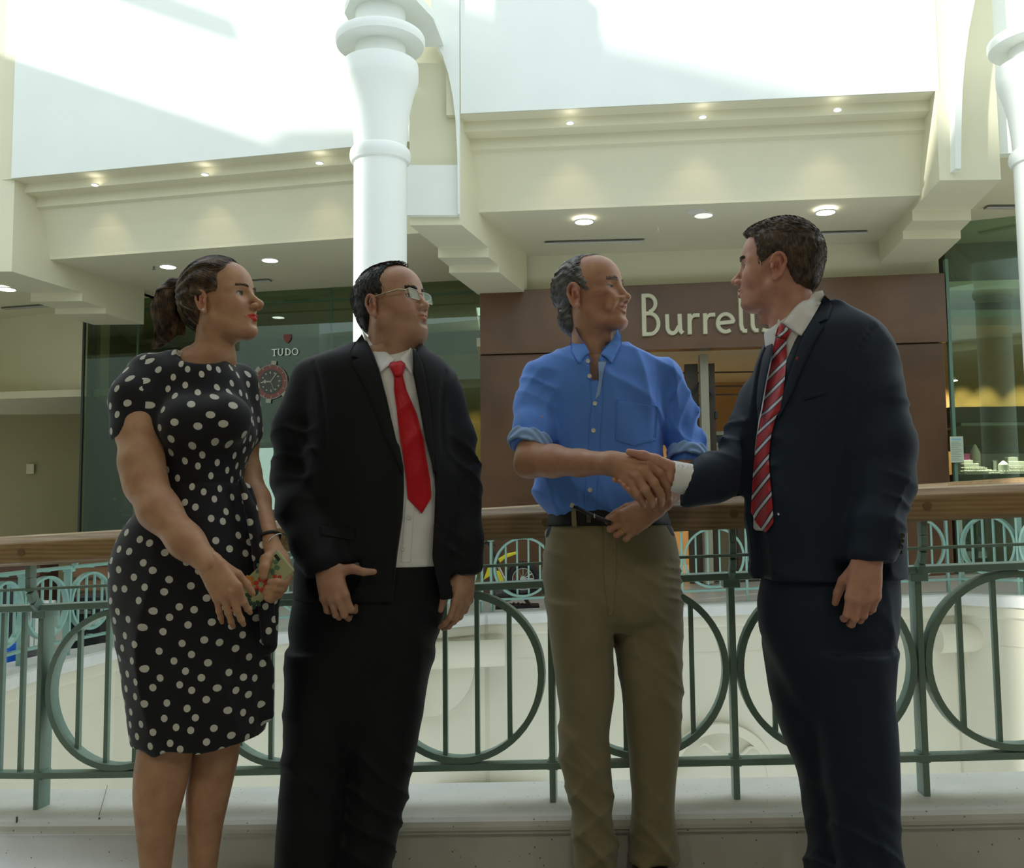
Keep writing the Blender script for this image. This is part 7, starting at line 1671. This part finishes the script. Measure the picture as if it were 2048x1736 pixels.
    X, Y, Z = J.grid((slice(None),) * 3); J.V = np.maximum(J.V, pv(0, 1182, 2.32)[2] - Z + 0 * X + 0 * Y).astype(np.float32)
    J0 = Field.__new__(Field); J0.__dict__.update(J.__dict__); J0.V = J.V.copy()
    opening = [(1549, 600), (1550, 673), (1545, 690), (1541, 720), (1532, 763), (1522, 820), (1519, 833), (1511, 871), (1506, 914), (1503, 947), (1501, 982), (1499, 1023), (1508, 1060), (1512, 1100), (1514, 1200), (1560, 1200), (1556, 1120), (1549, 1060), (1547, 1000), (1549, 900), (1552, 833), (1555, 820), (1572, 763), (1589, 712), (1603, 673), (1618, 647), (1636, 610), (1648, 585), (1640, 560)]
    ycut(J, opening, 2.32, D0 - .01)
    ncc = xf(Mx, V3([[-.045, 0, -.11]]))[0]; J.sub(cone(ncc, ncc + V3((-.02, 0, .14)), .076, .085), .006)
    garment(J, 'jacket', suit_navy, root)
    patch([J0], 'lapel', suit_navy, root, poly=[(1649, 590), (1660, 600), (1667, 611), (1662, 625), (1657, 638), (1638, 645), (1648, 654), (1644, 661), (1627, 690), (1608, 731), (1589, 777), (1567, 820), (1556, 838), (1555, 820), (1572, 763), (1589, 712), (1603, 673), (1618, 647), (1636, 612)], d0=2.15, d1=2.7, th=.005, lift=.002, nu=8)
    patch([J0], 'lapel', suit_navy, root, poly=[(1546, 676), (1534, 690), (1524, 712), (1515, 760), (1512, 800), (1516, 840), (1519, 833), (1522, 820), (1532, 763), (1541, 720), (1545, 690)], d0=2.15, d1=2.7, th=.005, lift=.002, nu=8)
    patch([J0], 'breast_pocket', suit_navy, root, poly=[(1606, 790), (1652, 780), (1653, 789), (1607, 800)], d0=2.15, d1=2.7, th=.003, nu=8)
    patch([S_], 'shirt_collar', white_cloth, root, poly=[(1645, 580), (1650, 591), (1634, 620), (1618, 647), (1603, 673), (1584, 660), (1564, 645), (1580, 625), (1594, 610), (1632, 583)], d0=2.15, d1=2.7, th=.005, lift=.006, nu=10, puff=.003)
    patch([S_], 'shirt_collar', white_cloth, root, poly=[(1557, 637), (1563, 645), (1556, 656), (1550, 674), (1547, 668)], d0=2.15, d1=2.7, th=.004, lift=.006, nu=6)
    st_m = mat('striped_tie', (.45, .01, .02), .42, sheen=.2); nt = st_m.node_tree; b = nt.nodes['Principled BSDF']; uv = nt.nodes.new('ShaderNodeUVMap'); sx = nt.nodes.new('ShaderNodeSeparateXYZ'); nt.links.new(uv.outputs[0], sx.inputs[0])
    m1 = nt.nodes.new('ShaderNodeMath'); m1.operation = 'MULTIPLY'; m1.inputs[1].default_value = 1.25; ad = nt.nodes.new('ShaderNodeMath'); ad.operation = 'ADD'; ml = nt.nodes.new('ShaderNodeMath'); ml.operation = 'MULTIPLY'; ml.inputs[1].default_value = 19.5; fr_ = nt.nodes.new('ShaderNodeMath'); fr_.operation = 'FRACT'
    nt.links.new(sx.outputs['X'], m1.inputs[0]); nt.links.new(m1.outputs[0], ad.inputs[0]); nt.links.new(sx.outputs['Y'], ad.inputs[1]); nt.links.new(ad.outputs[0], ml.inputs[0]); nt.links.new(ml.outputs[0], fr_.inputs[0])
    cr = nt.nodes.new('ShaderNodeValToRGB'); cr.color_ramp.interpolation = 'CONSTANT'; el_ = cr.color_ramp.elements; el_[0].position = 0; el_[0].color = (.42, .008, .02, 1); el_[1].position = .55; el_[1].color = (.012, .012, .05, 1)
    e3 = el_.new(.64); e3.color = (.62, .62, .68, 1); e4 = el_.new(.83); e4.color = (.012, .012, .05, 1); e5 = el_.new(.92); e5.color = (.42, .008, .02, 1)
    nt.links.new(fr_.outputs[0], cr.inputs[0]); nt.links.new(cr.outputs[0], b.inputs['Base Color'])
    ys = [672, 690, 723, 763, 820, 833, 871, 914, 947, 982, 1023, 1045, 1066]; Ls = [1552, 1547.6, 1543, 1534, 1524.6, 1521.6, 1514, 1509, 1506, 1504, 1501.4, 1511.5, 1529.5]; Rs = [1574, 1573, 1573, 1569, 1562, 1552, 1542, 1537.6, 1539.4, 1542.7, 1546, 1547.5, 1531.5]
    tr = [(y, float(np.interp(y, ys, Ls)), float(np.interp(y, ys, Rs))) for y in np.arange(672, 1066, 4)]
    patch([S_, J], 'tie', st_m, root, rows=tr, d0=2.15, d1=2.7, th=.004, lift=.004, nu=10, puff=.003, soft=14)
    patch([S_], 'tie_knot', st_m, root, poly=[(1561, 646), (1582, 661), (1575, 676), (1551, 675), (1555, 656)], d0=2.15, d1=2.7, th=.006, lift=.007, nu=8, puff=.007)
    btn(1597, 717, [J0], root, mat('pin_red', (.5, .03, .03), .3, metal=.3), .005, 2.15, 2.7, 'lapel_pin')
    btn(1557, 1028, [J0], root, silver_m, .003, 2.15, 2.7, 'button')
    for k in range(4): btn(1801 + k * 1.5, 1104 - k * 11, [J0], root, black, .006, 2.1, 2.7, 'sleeve_button')
    # trousers
    T = Field((P(1500, 1300, 2.4).x - .03, D0 - .26, 0), (P(1815, 1300, 2.6).x + .02, D0 + .24, P(0, 1130, 2.45).z), .0065)
    T.add(loft(secs_px([(1140, 1530, 1790, .14), (1200, 1518, 1790, .15), (1260, 1524, 1790, .148), (1320, 1548, 1776, .13), (1400, 1585, 1750, .10), (1480, 1640, 1730, .05)], D0)), .02)
    trousers(T, [([(1215, 1524, 1680, .10), (1300, 1530, 1680, .115), (1400, 1546, 1680, .11), (1480, 1572, 1684, .10), (1550, 1602, 1690, .095), (1620, 1611, 1694, .09), (1690, 1622, 1700, .09), (1740, 1612, 1700, .095)], D0 + .08, .04), ([(1300, 1600, 1788, .12), (1400, 1622, 1780, .11), (1480, 1640, 1788, .105), (1560, 1652, 1791, .10), (1620, 1662, 1790, .10), (1690, 1672, 1794, .10), (1740, 1680, 1798, .10)], D0 - .05, .04)], .02)
    T.fold(.009, [(.6, .3, .7, .11), (.9, .2, .2, .12)], 7); T.fold(.012, [(.5, .3, .9, .08)], 9, (P(1500, 1700, 2.4).x, D0 - .24, .03), (P(1815, 1700, 2.6).x, D0 + .2, .45))
    garment(T, 'trousers', suit_navy, root)
    legs_shoes(root, [(P(1655, 1736, D0).x, D0 + .08, 3.3), (P(1735, 1736, D0).x, D0 - .05, 3.0)], shoe_m)
man_striped_tie()
